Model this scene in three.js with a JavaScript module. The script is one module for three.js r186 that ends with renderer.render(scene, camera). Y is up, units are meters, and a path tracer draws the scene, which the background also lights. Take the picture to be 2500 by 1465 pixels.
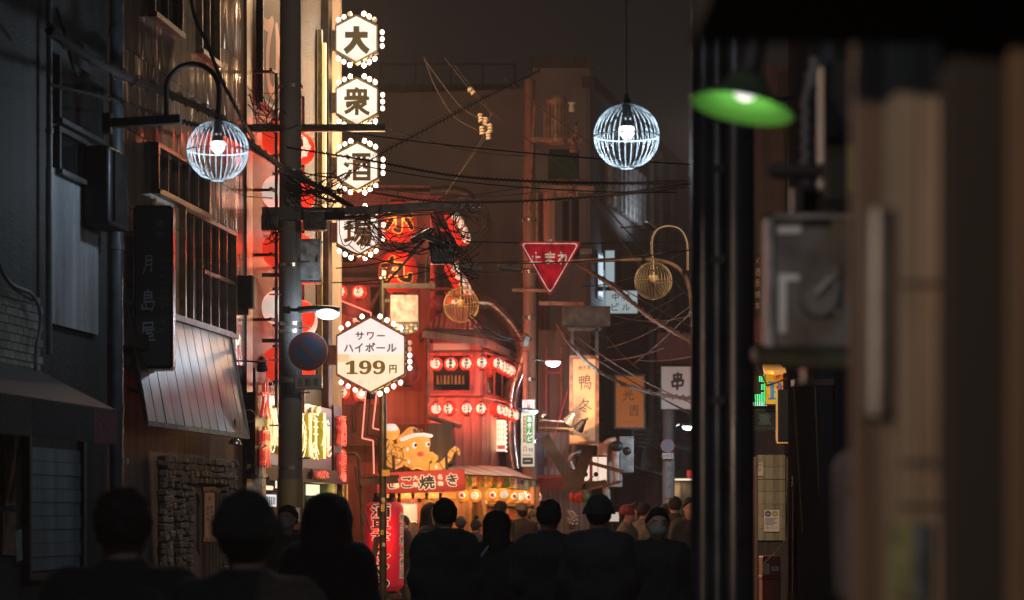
import * as THREE from 'three';
import { mergeGeometries } from 'three/addons/utils/BufferGeometryUtils.js';
import { RoundedBoxGeometry } from 'three/addons/geometries/RoundedBoxGeometry.js';
import { ImprovedNoise } from 'three/addons/math/ImprovedNoise.js';
import { RectAreaLightUniformsLib } from 'three/addons/lights/RectAreaLightUniformsLib.js';

// ---------- camera, sky, moon, exposure ----------
RectAreaLightUniformsLib.init();
const scene = new THREE.Scene();
const FP = 5880, CX = 1250, HY = 1246, EYE = 1.65;          // focal length, axis and horizon of the 2500 x 1465 photograph; eye height in metres
const camera = new THREE.PerspectiveCamera(2 * Math.atan(732.5 / FP) * 180 / Math.PI, 2500 / 1465, 0.2, 400);
camera.position.set(0, EYE, 0);
camera.setViewOffset(2500, 1465, 0, -(HY - 732.5), 2500, 1465);   // a level camera with the lens shifted up
camera.focus = 26;
camera.userData.fStop = 2.8;
{
  const w = 64, h = 32, data = new Float32Array(w * h * 4);
  for (let y = 0; y < h; y++) for (let x = 0; x < w; x++) {
    const up = Math.max(0, (y + 0.5) / h - 0.5) * 2, k = 1 - 0.35 * up;
    data.set([0.0072 * k, 0.0072 * k, 0.0076 * k, 1], (y * w + x) * 4);
  }
  const t = new THREE.DataTexture(data, w, h, THREE.RGBAFormat, THREE.FloatType);
  t.mapping = THREE.EquirectangularReflectionMapping; t.magFilter = THREE.LinearFilter; t.needsUpdate = true;
  scene.background = t; scene.environment = t;
}
const moon = new THREE.DirectionalLight(0xbfd0ff, 0.012);
moon.position.set(30, 60, 20); moon.castShadow = true; scene.add(moon);
Object.assign(moon.shadow.camera, { left: -40, right: 40, top: 40, bottom: -40, far: 200 });
scene.fog = new THREE.FogExp2(0xffffff, 0.0011);
const renderer = new THREE.WebGLRenderer();
renderer.toneMapping = THREE.LinearToneMapping;
renderer.toneMappingExposure = 1;
renderer.shadowMap.enabled = true;

// ---------- small library ----------
let seed = 7;
const rnd = () => { seed = (seed + 0x6d2b79f5) | 0; let t = Math.imul(seed ^ (seed >>> 15), 1 | seed); t = (t + Math.imul(t ^ (t >>> 7), 61 | t)) ^ t; return ((t ^ (t >>> 14)) >>> 0) / 4294967296; };
const rr = (a, b) => a + (b - a) * rnd();
const V = (x, y, z) => new THREE.Vector3(x, y, z);
const at = (px, py, d) => V((px - CX) / FP * d, EYE + (HY - py) / FP * d, -d);
const len = (p, d) => p / FP * d;
const taken = {};
const numbered = (n) => { const k = taken[n] = (taken[n] ?? -1) + 1; return k ? n + '_' + String(k).padStart(3, '0') : n; };
function tag(o, label, category, group) { o.userData.label = label; o.userData.category = category; if (group) o.userData.group = group; return o; }
function thing(name, label, category, p = V(0, 0, 0), turn = 0, group) {
  const o = new THREE.Group(); o.name = numbered(name); o.position.copy(p); o.rotation.y = turn; scene.add(o); o.updateMatrixWorld(true);
  return tag(o, label, category, group);
}
// geometry helpers
const put = (g, x = 0, y = 0, z = 0, ry = 0, rx = 0, rz = 0) => g.applyMatrix4(new THREE.Matrix4().compose(V(x, y, z), new THREE.Quaternion().setFromEuler(new THREE.Euler(rx, ry, rz, 'YXZ')), V(1, 1, 1)));
const bx = (w, h, d, x, y, z, ry, rx, rz) => put(new THREE.BoxGeometry(w, h, d), x, y, z, ry, rx, rz);
const rb = (w, h, d, r, x, y, z, ry, rx, rz, s = 2) => put(new RoundedBoxGeometry(w, h, d, s, r), x, y, z, ry, rx, rz);
const cy = (r0, r1, h, x, y, z, n = 12, ry, rx, rz) => put(new THREE.CylinderGeometry(r0, r1, h, n), x, y, z, ry, rx, rz);
const sp = (r, x, y, z, sx = 1, sy = 1, sz = 1, n = 12) => new THREE.SphereGeometry(r, n, Math.ceil(n * 0.7)).scale(sx, sy, sz).translate(x, y, z);
const pl = (w, h, x, y, z, ry, rx, rz) => put(new THREE.PlaneGeometry(w, h), x, y, z, ry, rx, rz);
const to = (r, t, x, y, z, ry, rx, rz, n = 24, m = 6) => put(new THREE.TorusGeometry(r, t, m, n), x, y, z, ry, rx, rz);
const tb = (pts, r, m = 5, n, closed = false) => new THREE.TubeGeometry(new THREE.CatmullRomCurve3(pts, closed), n ?? Math.max(2, (pts.length - 1) * 4), r, m, closed);
function rod(p, q, r, m = 6, r2 = r) {
  const g = new THREE.CylinderGeometry(r2, r, p.distanceTo(q), m), mid = p.clone().add(q).multiplyScalar(0.5);
  return g.applyMatrix4(new THREE.Matrix4().compose(mid, new THREE.Quaternion().setFromUnitVectors(V(0, 1, 0), q.clone().sub(p).normalize()), V(1, 1, 1)));
}
function bar(p, q, w, h) {   // a square bar from p to q, h measured towards "up"
  const g = new THREE.BoxGeometry(w, h, p.distanceTo(q)), m = new THREE.Matrix4().lookAt(p, q, V(0, 1, 0.001)); m.setPosition(p.clone().add(q).multiplyScalar(0.5));
  return g.applyMatrix4(m);
}
const lathe = (pts, n = 20, start = Math.PI) => new THREE.LatheGeometry(pts.map(([x, y]) => new THREE.Vector2(x, y)), n, start);
function shape(pts, depth, bevel = 0) {
  const s = new THREE.Shape(pts.map(([x, y]) => new THREE.Vector2(x, y)));
  return new THREE.ExtrudeGeometry(s, { depth, bevelEnabled: bevel > 0, bevelSize: bevel, bevelThickness: bevel, bevelSegments: 1, curveSegments: 6 });
}
function flat(pts) {         // a flat printed face, uv 0..1 over its bounding box
  const g = new THREE.ShapeGeometry(new THREE.Shape(pts.map(([x, y]) => new THREE.Vector2(x, y)))); g.computeBoundingBox();
  const { min, max } = g.boundingBox, p = g.attributes.position, u = g.attributes.uv;
  for (let i = 0; i < p.count; i++) u.setXY(i, (p.getX(i) - min.x) / (max.x - min.x), (p.getY(i) - min.y) / (max.y - min.y));
  return g;
}
const quad = (a, b, c, d) => {   // corners counter-clockwise from lower left, uv 0..1
  const g = new THREE.BufferGeometry();
  g.setAttribute('position', new THREE.Float32BufferAttribute([a, b, c, d].flatMap((p) => p.toArray()), 3));
  g.setAttribute('uv', new THREE.Float32BufferAttribute([0, 0, 1, 0, 1, 1, 0, 1], 2)); g.setIndex([0, 1, 2, 0, 2, 3]); g.computeVertexNormals(); return g;
};
function metres(g) {         // uv in metres, by the face's main direction
  const p = g.attributes.position, n = g.attributes.normal, u = new Float32Array(p.count * 2);
  for (let i = 0; i < p.count; i++) {
    const ax = Math.abs(n.getX(i)), ay = Math.abs(n.getY(i)), az = Math.abs(n.getZ(i)), x = p.getX(i), y = p.getY(i), z = p.getZ(i);
    if (ay >= ax && ay >= az) { u[2 * i] = x; u[2 * i + 1] = z; } else if (ax > az) { u[2 * i] = z; u[2 * i + 1] = y; } else { u[2 * i] = x; u[2 * i + 1] = y; }
  }
  g.setAttribute('uv', new THREE.BufferAttribute(u, 2)); return g;
}
function join(list) {
  const out = [].concat(list).map((g) => {
    const h = g.index ? g.toNonIndexed() : g.clone();
    for (const k of Object.keys(h.attributes)) if (!['position', 'normal', 'uv'].includes(k)) h.deleteAttribute(k);
    if (!h.attributes.uv) h.setAttribute('uv', new THREE.BufferAttribute(new Float32Array(h.attributes.position.count * 2), 2));
    if (!h.attributes.normal) h.computeVertexNormals();
    h.morphAttributes = {};
    return h;
  });
  return out.length > 1 ? mergeGeometries(out) : out[0];
}
function obj(name, geos, mat, parent = scene) {
  const list = [].concat(geos);
  const g = list.length === 1 && list[0].index ? list[0] : join(list);
  if (mat.userData.metres) metres(g);
  const m = new THREE.Mesh(g, mat); m.name = parent === scene ? numbered(name) : name; m.castShadow = m.receiveShadow = true; parent.add(m); return m;
}
const struct = (name, geos, mat, label) => { const m = obj(name, geos, mat); m.userData.kind = 'structure'; if (label) m.userData.label = label; return m; };
function copy(o, p, turn, label) { const c = o.clone(); c.name = numbered(o.name.replace(/_\d{3}$/, '')); scene.add(c); if (p) c.position.copy(p); if (turn !== undefined) c.rotation.y = turn; c.userData = { ...o.userData }; if (label) c.userData.label = label; return c; }
const each = (name, geos, m, parent) => geos.map((g) => obj(name, g, m, parent));
function lampPoint(parent, x, y, z, color, I, r = 2) { const l = new THREE.PointLight(color, I * 2.2); l.position.set(x, y, z); l.shadow.radius = r; l.castShadow = true; l.name = 'lamp'; parent.add(l); return l; }
function lampArea(parent, x, y, z, w, h, color, L, dx = 0, dy = 0, dz = 1) { const l = new THREE.RectAreaLight(color, L * 1.8, w, h); l.position.set(x, y, z); l.name = 'lamp'; parent.add(l); parent.updateMatrixWorld(true); const p = l.getWorldPosition(V()); l.quaternion.setFromUnitVectors(V(0, 0, -1), V(dx, dy, dz).normalize()); return l; }
// a street front that runs away from the camera: x = a + s * depth. Local x runs along it (away), y up, z out to the street.
function front(a, s, d0) {
  const n = Math.hypot(1, s), pos = V(a + s * d0, 0, -d0), u = V(s / n, 0, -1 / n), vp = CX + FP * s;
  return { pos, turn: Math.atan2(1, s), on(px, py, o = 0) { const d = FP * (a + o * n) / (px - vp), p = at(px, py, d); return V(p.clone().sub(pos).dot(u), p.y, o); },
    world(x, y, o) { return V(pos.x + u.x * x + o / n, y, pos.z + u.z * x + o * s / n); } };
}

// ---------- computed textures ----------
const noise = new ImprovedNoise();
function canvas(w, h, draw) { const c = document.createElement('canvas'); c.width = w; c.height = h; const g = c.getContext('2d'); g.lineCap = 'round'; g.lineJoin = 'round'; draw(g, w, h); const t = new THREE.CanvasTexture(c); t.colorSpace = THREE.SRGBColorSpace; return t; }
function field(n, f, srgb) {   // grey tile that repeats
  const d = new Uint8Array(n * n * 4);
  for (let y = 0; y < n; y++) for (let x = 0; x < n; x++) { const v = Math.max(0, Math.min(1, f(x / n, y / n))) * 255; d.set([v, v, v, 255], (y * n + x) * 4); }
  const t = new THREE.DataTexture(d, n, n); t.magFilter = THREE.LinearFilter; t.wrapS = t.wrapT = THREE.RepeatWrapping; if (srgb) t.colorSpace = THREE.SRGBColorSpace; t.needsUpdate = true; return t;
}
function tile(u, v, fx, fy, z) { // periodic noise on [0,1]^2
  const n = (a, b) => noise.noise(a * fx + z * 3.1, b * fy + z * 7.7, z);
  return (n(u, v) * (1 - u) * (1 - v) + n(u - 1, v) * u * (1 - v) + n(u, v - 1) * (1 - u) * v + n(u - 1, v - 1) * u * v) / Math.sqrt((u * u + (1 - u) ** 2) * (v * v + (1 - v) ** 2));
}
const fbm = (u, v, fx, fy, z) => tile(u, v, fx, fy, z) + 0.5 * tile(u, v, fx * 2.1, fy * 2.1, z + 1) + 0.25 * tile(u, v, fx * 4.3, fy * 4.3, z + 2) + 0.13 * tile(u, v, fx * 9, fy * 9, z + 3);
const T = {
  grime: field(256, (u, v) => 0.72 + 0.42 * fbm(u, v, 5, 5, 1.3)),
  soft: field(256, (u, v) => 0.86 + 0.14 * fbm(u, v, 4, 3, 5.7)),
  streak: field(256, (u, v) => 0.74 + 0.34 * fbm(u, v, 22, 1.6, 4.3) + 0.22 * fbm(u, v, 4, 4, 9.3)),
  fine: field(256, (u, v) => 0.5 + 0.6 * fbm(u, v, 30, 30, 2.3)),
  wood: field(256, (u, v) => 0.68 + 0.4 * fbm(u, v, 34, 1.4, 6.3) + 0.2 * fbm(u, v, 5, 2, 3.3)),
  rough: field(256, (u, v) => 0.55 + 0.5 * fbm(u, v, 7, 3, 8.3)),
  rib: field(128, (u) => 0.5 + 0.5 * Math.sin(u * Math.PI * 2 * 10)),
  lap: field(128, (u, v) => (v * 10) % 1),
};
const rep = (t, x, y = x) => { const c = t.clone(); c.repeat.set(x, y); c.needsUpdate = true; return c; };
function mat(name, rgb, rough = 0.8, metal = 0, o = {}) {
  const m = new THREE.MeshPhysicalMaterial({ roughness: rough, metalness: metal }); m.name = name; m.color.setRGB(...rgb);
  if (o.map) { m.map = o.map; m.userData.metres = true; }
  if (o.bump) { m.bumpMap = o.bump; m.bumpScale = o.bs ?? 0.004; m.userData.metres = true; }
  if (o.rmap) { m.roughnessMap = o.rmap; m.userData.metres = true; }
  for (const k of ['clearcoat', 'clearcoatRoughness', 'transmission', 'side', 'specularIntensity', 'opacity', 'transparent']) if (o[k] !== undefined) m[k] = o[k];
  if (o.sheen) { m.sheenColor.setRGB(o.sheen * 0.4, o.sheen * 0.4, o.sheen * 0.4); m.sheen = 1; m.sheenRoughness = 0.4; }
  if (o.glow) { m.emissive.setRGB(...o.glow); m.emissiveIntensity = o.gi ?? 1; }
  return m;
}
const print = (name, t, gi = 0, rough = 0.5, tint = [1, 1, 1]) => { const m = new THREE.MeshStandardMaterial({ map: t, roughness: rough }); m.name = name; m.color.setRGB(...tint); if (gi) { m.emissiveMap = t; m.emissive.setRGB(1, 1, 1); m.emissiveIntensity = gi; } return m; };
const g05 = rep(T.grime, 0.5), g2 = rep(T.grime, 2), st = rep(T.streak, 0.35, 0.22), fi = rep(T.fine, 2), fi8 = rep(T.fine, 8), wo = rep(T.wood, 0.9, 0.5), ro = rep(T.rough, 0.4);
const M = {
  asphalt: mat('asphalt', [0.055, 0.053, 0.052], 0.7, 0, { map: g05, bump: fi, bs: 0.01, rmap: ro }),
  matt: mat('matt_black', [0.02, 0.02, 0.021], 1, 0, {}),
  black: mat('black_paint', [0.012, 0.012, 0.013], 0.45, 0, { map: g2 }),
  soft: mat('dark_wall', [0.035, 0.033, 0.032], 0.8, 0, { map: st, bump: fi, bs: 0.006 }),
  brownwall: mat('brown_wall', [0.09, 0.065, 0.05], 0.75, 0, { map: st, bump: fi, bs: 0.006 }),
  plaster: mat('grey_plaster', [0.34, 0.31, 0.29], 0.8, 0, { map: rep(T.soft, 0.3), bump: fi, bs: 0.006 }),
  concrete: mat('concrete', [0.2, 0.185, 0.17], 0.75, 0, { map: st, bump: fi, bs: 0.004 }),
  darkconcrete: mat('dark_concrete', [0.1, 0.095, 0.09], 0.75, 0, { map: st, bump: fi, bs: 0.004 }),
  steel: mat('dark_steel', [0.05, 0.048, 0.046], 0.5, 0.4, { map: g2 }),
  galv: mat('galvanised_steel', [0.35, 0.34, 0.33], 0.42, 0.8, { map: g2, rmap: ro }),
  grey: mat('grey_paint', [0.24, 0.24, 0.235], 0.55, 0, { map: g2 }),
  white: mat('white_paint', [0.62, 0.61, 0.58], 0.55, 0, { map: g2 }),
  glass: mat('dark_glass', [0.008, 0.009, 0.01], 0.08, 0),
  wood: mat('weathered_wood', [0.16, 0.095, 0.055], 0.75, 0, { map: wo, bump: wo, bs: 0.004 }),
  darkwood: mat('dark_wood', [0.05, 0.032, 0.022], 0.7, 0, { map: wo, bump: wo, bs: 0.004 }),
  redwall: mat('red_painted_wall', [0.34, 0.115, 0.092], 0.6, 0, { map: st, bump: fi, bs: 0.004 }),
  redtrim: mat('red_trim', [0.25, 0.035, 0.03], 0.5, 0, { map: g2 }),
  pinkwall: mat('faded_pink_wall', [0.36, 0.19, 0.15], 0.7, 0, { map: st, bump: fi, bs: 0.004 }),
  cable: mat('cable_rubber', [0.009, 0.008, 0.008], 0.9),
  cablegrey: mat('grey_cable', [0.05, 0.042, 0.035], 0.7),
  ceramic: mat('white_ceramic', [0.7, 0.66, 0.55], 0.25),
  brass: mat('brass', [0.13, 0.095, 0.05], 0.45, 0.6),
  blackplastic: mat('black_plastic', [0.01, 0.01, 0.01], 0.35),
};
M.asphalt.roughness = 0.9; M.matt.specularIntensity = 0; M.cable.specularIntensity = 0.25; M.black.specularIntensity = 0.5;
// ---------- brush strokes of the characters that stand on the signs, in a box of 100 x 100 ----------
const GL = {
  大: 'M10 36H90M50 6V38Q46 70 10 94M51 40Q62 76 92 94', 衆: 'M52 2L47 12M20 13H80V36H20ZM40 14V36M60 14V36M6 39H94M12 56Q55 54 84 46M50 54V97M46 60Q32 80 8 88M30 58L14 68M54 60Q66 82 94 92M84 54L62 68',
  酒: 'M10 12L24 24M5 40L20 50M8 94Q20 80 27 62M32 11H97M41 32H91V93H41ZM55 12V40Q54 54 46 56M75 12V44Q74 54 88 54M42 73H90', 場: 'M4 36H36M20 10V76M3 82L37 70M46 8H90V40H46ZM46 24H90M38 53H98M56 54Q48 72 36 82M60 67H94Q92 88 84 95L74 92M70 68Q60 84 48 94M84 68Q76 86 62 97',
  サ: 'M8 34H92M30 12V58M70 12V50Q68 80 40 92', ワ: 'M18 44V18H84Q82 66 40 92', ー: 'M10 52H90', ハ: 'M34 26Q30 60 10 86M64 24Q80 54 92 86', イ: 'M80 10Q60 40 10 58M52 36V94', ボ: 'M10 34H82M46 12V90L36 86M28 52Q22 68 10 80M66 50Q76 62 84 78M78 8L84 20M92 4L98 16', ル: 'M30 18V48Q28 74 8 88M58 14V88Q80 78 94 54',
  円: 'M16 94V14H84V88L74 92M18 52H82M50 14V52', 止: 'M50 10V84M50 44H80M24 40V84M8 86H92', ま: 'M16 24H84M18 44H82M52 8V70Q52 90 34 90Q16 88 20 76Q30 64 54 72Q74 78 84 88', れ: 'M26 8V94M10 32L38 26Q30 52 8 74M36 46Q60 18 66 32Q66 50 62 74Q64 90 92 76',
  焼: 'M24 10V50Q22 76 8 92M8 34L14 50M40 28L30 48M28 60L40 78M46 22H94M70 8V40M44 42H96M58 26V42M84 26V42M42 58H98M60 60Q58 84 42 94M78 60V86Q80 94 96 88V78', 肉: 'M18 94V26H82V86L74 90M50 8V34Q46 50 30 58M52 40L68 54M50 58Q46 74 30 84M52 66L70 80',
  月: 'M34 10L76 8Q78 50 74 86L64 80M34 10Q36 60 12 96M38 32L72 30M36 54L70 52', 島: 'M52 2L42 14M28 14L76 12L74 40M28 27L72 26M26 42L80 38M28 14L26 60L92 54Q88 84 74 98L66 88M12 70L14 92L62 88M38 66V88', 屋: 'M18 12L84 8L80 30L20 34M20 12Q22 66 4 98M30 46L90 40M52 46L38 62L78 58M70 50L84 64M32 76L84 72M56 62V92M20 94L96 88',
  自: 'M50 4L42 18M22 20H78V94H22ZM22 44H78M22 68H78', 動: 'M48 8L10 16M4 28H56M12 38H48V64H12ZM12 51H48M30 14V86M8 76H50M4 90L58 84M60 36H94Q92 80 84 92L76 86M78 10Q80 60 56 92', 車: 'M10 18H90M22 32H78V68H22ZM22 50H78M50 6V96M6 82H94',
  ひ: 'M10 24Q30 28 46 16Q16 56 34 82Q60 98 66 60Q68 30 64 18M66 22Q80 46 94 60', と: 'M34 8Q36 36 46 46M86 30Q24 48 20 68Q18 92 86 84', め: 'M24 22Q30 56 50 76M66 10Q54 70 26 80Q8 74 16 56Q30 32 60 34Q90 40 86 64Q82 84 58 92', ぼ: 'M16 14Q8 50 16 92L24 72M40 20H84M40 44H84M64 20V70Q64 90 48 90Q36 88 38 78Q44 68 62 76Q78 82 88 92M88 2L93 12M97 0L100 8',
  ほ: 'M16 14Q8 50 16 92L24 72M40 20H88M40 44H88M64 20V70Q64 90 48 90Q36 88 38 78Q44 68 62 76Q78 82 88 92', た: 'M8 28H56M34 8Q28 50 10 92M56 44H88M54 62Q50 86 64 88H92', こ: 'M24 20Q56 26 78 18L70 30M22 66Q20 84 42 86H84', き: 'M20 26L78 18M16 46L84 38M42 6Q56 40 70 62Q50 54 36 58M26 68Q24 92 72 90',
  本: 'M8 28H92M50 6V96M48 30Q34 60 8 78M52 30Q66 60 92 78M32 74H68', 名: 'M44 6Q34 28 12 44M36 20H78Q60 56 10 78M34 36L50 50M36 60H84V94H36Z', 物: 'M22 14L10 36M14 32H46M30 8V94M6 64L48 54M60 8Q56 24 46 38M54 26H94Q94 80 84 92L76 86M68 28Q60 56 46 70M82 28Q76 64 56 88', 阪: 'M12 10V94M12 12H36L24 34Q40 46 34 60L22 62M48 14H94M50 14V50Q48 78 38 94M52 40H86Q76 80 52 94M58 52Q70 80 96 94',
  あ: 'M16 24H80M42 8Q38 50 48 86M66 36Q54 80 26 86Q10 76 24 56Q44 40 68 46Q90 54 86 74Q80 90 60 92', か: 'M8 34H54Q60 36 54 70Q50 92 36 84M34 8Q30 60 8 90M72 24Q88 40 92 58', お: 'M12 30H56M34 10V82Q30 92 16 84Q10 70 36 56Q70 44 82 62Q86 86 56 92M70 14L90 30', け: 'M18 12Q10 50 18 90L26 74M40 32H94M72 8Q76 70 48 94', す: 'M8 24H92M56 6V60Q54 74 42 70Q34 60 44 50Q58 46 58 66Q56 86 32 96',
  ホ: 'M10 32H90M50 8V90L40 86M28 50Q22 68 10 78M72 48Q82 60 90 76', モ: 'M20 18H82M10 46H92M46 18V78Q48 88 60 88H86', ン: 'M14 22L38 36M14 86Q64 78 90 32', 丸: 'M8 34H64V76Q66 90 92 88V70M38 8Q40 64 8 92M12 50L52 66', や: 'M10 46Q50 24 78 26Q94 40 70 54M48 8L56 22M24 18Q40 60 52 94', ん: 'M50 8Q30 50 8 92Q34 50 46 56Q54 62 50 80Q56 98 92 58',
  に: 'M16 14Q8 50 16 92L24 72M46 28H88M44 66Q42 84 60 84H92', は: 'M16 14Q8 50 16 92L24 72M38 34H90M66 12V70Q66 90 50 90Q38 88 40 78Q46 68 64 76Q80 82 90 92', ど: 'M30 8Q32 36 42 46M78 32Q24 48 20 68Q18 92 80 86M78 8L86 20M90 4L98 16', 中: 'M14 28H86V62H14ZM50 6V96', 村: 'M6 30H46M26 8V94M24 34Q18 56 4 70M28 40L42 56M50 30H96M78 8V88L66 84M58 46L68 62', ビ: 'M18 12V78Q18 90 34 90H84M82 28Q50 46 20 48M74 6L82 16M88 2L96 12',
  串: 'M26 12L76 8L72 34L28 38ZM14 52L88 44L82 76L18 82ZM52 0L48 100', 光: 'M50 6V42M22 14L34 34M78 14L66 34M8 44H92M38 46Q36 80 8 92M62 46V80Q64 92 92 86V74', 圀: 'M14 10H86V94H14ZM30 28H70M50 16V40M30 44H70M36 54Q40 70 26 82M60 54L74 82', 鴨: 'M8 18L42 14L42 52L10 56ZM10 36L42 32M25 16V98M72 2L62 12M54 14L88 12L86 38M54 27L86 25M54 40L90 37M54 14V58L98 52Q96 84 86 96L80 88M50 72L46 86M60 70L63 84M74 68L78 82',
  冬: 'M40 4Q30 34 8 52M34 24L76 20Q60 56 6 78M38 34Q60 62 96 76M42 72L60 80M32 86L56 97', 鳥: 'M50 4L42 12M28 14H74V42M28 28H74M28 42H74M28 14V58H90Q90 86 80 94M16 72L12 88M34 70L36 86M50 70L54 84M66 68L72 82', 質: 'M10 12H40M26 12V40M52 12H88M70 12V40M26 46H74V84H26ZM26 58H74M26 70H74M36 86L16 98M64 86L84 98', 激: 'M8 14L20 24M6 40L18 48M6 92L22 64M30 16H56V44H30ZM30 30H56M24 56H62M40 48V56M36 60V76Q34 88 24 94M36 70H56V88L48 92M74 8Q70 30 60 44M70 28H94M86 30Q82 66 60 94M68 46Q76 76 96 92',
  マ: 'M10 24H86Q70 52 48 68M36 54L60 84', ノ: 'M76 12Q60 70 14 90', メ: 'M74 10Q60 66 12 90M30 38L76 76', 幸: 'M50 4V34M24 18H76M8 34H92M34 40L40 52M66 40L60 52M22 56H78M14 72H86M50 56V98', 豚: 'M14 12V60Q14 80 6 94M14 12H38V90L30 88M14 34H38M14 56H38M46 16H96M70 18Q62 36 46 44M66 30Q82 60 72 94L64 90M68 52Q58 66 44 72M72 66Q60 84 44 90M92 34L76 50M78 50Q86 76 98 84',
  り: 'M28 12Q22 40 28 62L36 50M68 10Q76 70 44 94', 祭: 'M36 6L12 34M30 14H48Q44 34 14 52M56 10L88 12Q74 36 92 50M52 16Q62 38 90 54M34 56H66M16 66H84M50 66V96L42 92M32 76L18 92M68 76L82 90', し: 'M30 8V76Q34 98 80 72', う: 'M36 8L60 16M20 42Q70 18 74 48Q74 82 34 96', い: 'M16 20Q14 70 36 82L44 66M68 24Q84 40 88 64', も: 'M40 6Q30 60 34 78Q44 98 76 84Q88 70 78 58M14 32H66M14 54H62',
};
const paths = {};
const stroke = (g, ch, x, y, s, lw, color, sx = 1) => { paths[ch] ??= new Path2D(GL[ch]); g.save(); g.translate(x, y); g.scale(s / 100 * sx, s / 100); g.lineWidth = lw; g.strokeStyle = color; g.stroke(paths[ch]); g.restore(); };
const bold = (g, ch, x, y, s, lw, c) => { g.lineCap = 'butt'; g.lineJoin = 'miter'; stroke(g, ch, x, y, s, lw, c); g.lineCap = g.lineJoin = 'round'; };
const row = (g, text, x, y, s, lw, color, step = 1.05, sx = 1) => [...text].forEach((c, i) => GL[c] && stroke(g, c, x + i * s * step * sx, y, s, lw, color, sx));
const column = (g, text, x, y, s, lw, color, step = 1.05, sx = 1) => [...text].forEach((c, i) => GL[c] && stroke(g, c, x, y + i * s * step, s, lw, color, sx));
const outlined = (g, text, x, y, s, lw, ink, edge, more, step, sx, dir = column) => { dir(g, text, x, y, s, lw + more, edge, step, sx); dir(g, text, x, y, s, lw, ink, step, sx); };
// ---------- ground ----------
struct('street', put(new THREE.PlaneGeometry(160, 220), 0, 0, -80, 0, -Math.PI / 2), M.asphalt);
for (const [a, s, d0, d1] of [[-6.75, 0.113, 13, 40]]) {
  const f = front(a, s, d0), n = Math.hypot(1, s), g = new THREE.Group(); g.position.copy(f.pos); g.rotation.y = f.turn; g.name = 'kerb'; scene.add(g); g.userData.kind = 'structure';
  for (let k = 0; k < 34; k++) obj('kerb_stone', bx(0.78, 0.12, 0.16, k * 0.8, 0.06, rr(-0.004, 0.004)), M.concrete, g);
}
// ---------- A: dark shop building that stands first on the left ----------
const fA = front(-5, 0.113, 15);
const bA = thing('shop_building', 'dark narrow shop building with grey metal panel above its striped awning', 'building', fA.pos, fA.turn);
obj('wall', bx(5.5, 9.2, 4, 0.05, 4.6, -2), M.soft, bA);
obj('panel', bx(1.13, 1.06, 0.03, 1.9, 3.45, 0.017), mat('dull_panel', [0.3, 0.32, 0.34], 0.5, 0, { map: st, rmap: ro }), bA);
for (const [x0, x1, y0, y1] of [[1.48, 2.5, 4.33, 4.72], [1.48, 2.05, 3.98, 4.24]]) {
  const w = obj('window', [bx(x1 - x0 + 0.08, 0.035, 0.06, (x0 + x1) / 2, y1 + 0.018, 0.03), bx(x1 - x0 + 0.08, 0.035, 0.08, (x0 + x1) / 2, y0 - 0.018, 0.04), bx(0.035, y1 - y0, 0.06, x0 - 0.018, (y0 + y1) / 2, 0.03), bx(0.035, y1 - y0, 0.06, x1 + 0.018, (y0 + y1) / 2, 0.03)], M.steel, bA);
  obj('pane', bx(x1 - x0, y1 - y0, 0.012, (x0 + x1) / 2, (y0 + y1) / 2, 0.008), M.glass, w);
}
obj('drainpipe', [tb([V(1.2, 2.7, 0.06), V(1.2, 9, 0.06)], 0.022, 8), ...[4.2, 5.4, 6.6].map((y) => cy(0.03, 0.03, 0.03, 1.2, y, 0.06, 8))], M.grey, bA);
{ // white tiles beside the conduit
  const back = obj('tiled_wall', bx(1.0, 0.62, 0.02, 0.62, 2.76, 0.012), M.darkconcrete, bA), tone = [0.3, 0.34, 0.26].map((v, i) => mat('glazed_tile', [v, v * 0.97, v * 0.9], 0.3, 0, { map: g2 }));
  const tg = rb(0.112, 0.05, 0.014, 0.004, 0, 0, 0, 0, 0, 0, 1);
  for (let r = 0; r < 11; r++) for (let c = 0; c < 8; c++) { const t = obj('tile', tg, tone[Math.floor(rr(0, 3))], back); t.position.set(0.2 + c * 0.119 + (r % 2) * 0.06, 2.485 + r * 0.0555, 0.026 + rr(0, 0.003)); }
}
{
  const q = [[-8, 560], [-2, 640], [24, 690], [80, 722], [97, 760], [98, 800], [88, 850], [87, 900], [92, 945]].map(([x, y]) => fA.on(x, y, 0.09));
  obj('conduit', tb(q, 0.013, 6), M.grey, bA);
  const q2 = [[-8, 600], [2, 660], [30, 700], [80, 735]].map(([x, y]) => fA.on(x, y, 0.07)); obj('conduit', tb(q2, 0.01, 6), M.grey, bA);
}
obj('shutter', [...Array(9)].map((_, i) => bx(1.16, 0.088, 0.02, 1.45, 1.29 + i * 0.092, 0.014 + (i % 2) * 0.006)), mat('blue_grey_shutter', [0.12, 0.17, 0.2], 0.5, 0, { map: st }), bA);
obj('door_frame', [bx(0.06, 1.0, 0.05, 2.07, 1.68, 0.028), bx(1.3, 0.05, 0.05, 1.45, 1.21, 0.028), bx(0.05, 1.0, 0.05, 0.83, 1.68, 0.028)], M.steel, bA);
for (const [x, y, w, h, c, r] of [[0.52, 1.86, 0.22, 0.36, [0.3, 0.14, 0.08], 0.04], [0.5, 1.5, 0.26, 0.28, [0.2, 0.1, 0.06], -0.05], [0.7, 1.42, 0.12, 0.2, [0.35, 0.33, 0.3], 0.1]]) obj('poster', bx(w, h, 0.006, x, y, 0.012, 0, 0, r), mat('faded_poster', c, 0.7, 0, { map: g2 }), bA);
obj('ventilation_box', [rb(0.5, 0.56, 0.2, 0.03, 2.28, 3.95, 0.14), bx(0.03, 0.5, 0.02, 2.12, 3.95, 0.25)], M.black, bA);
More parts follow.
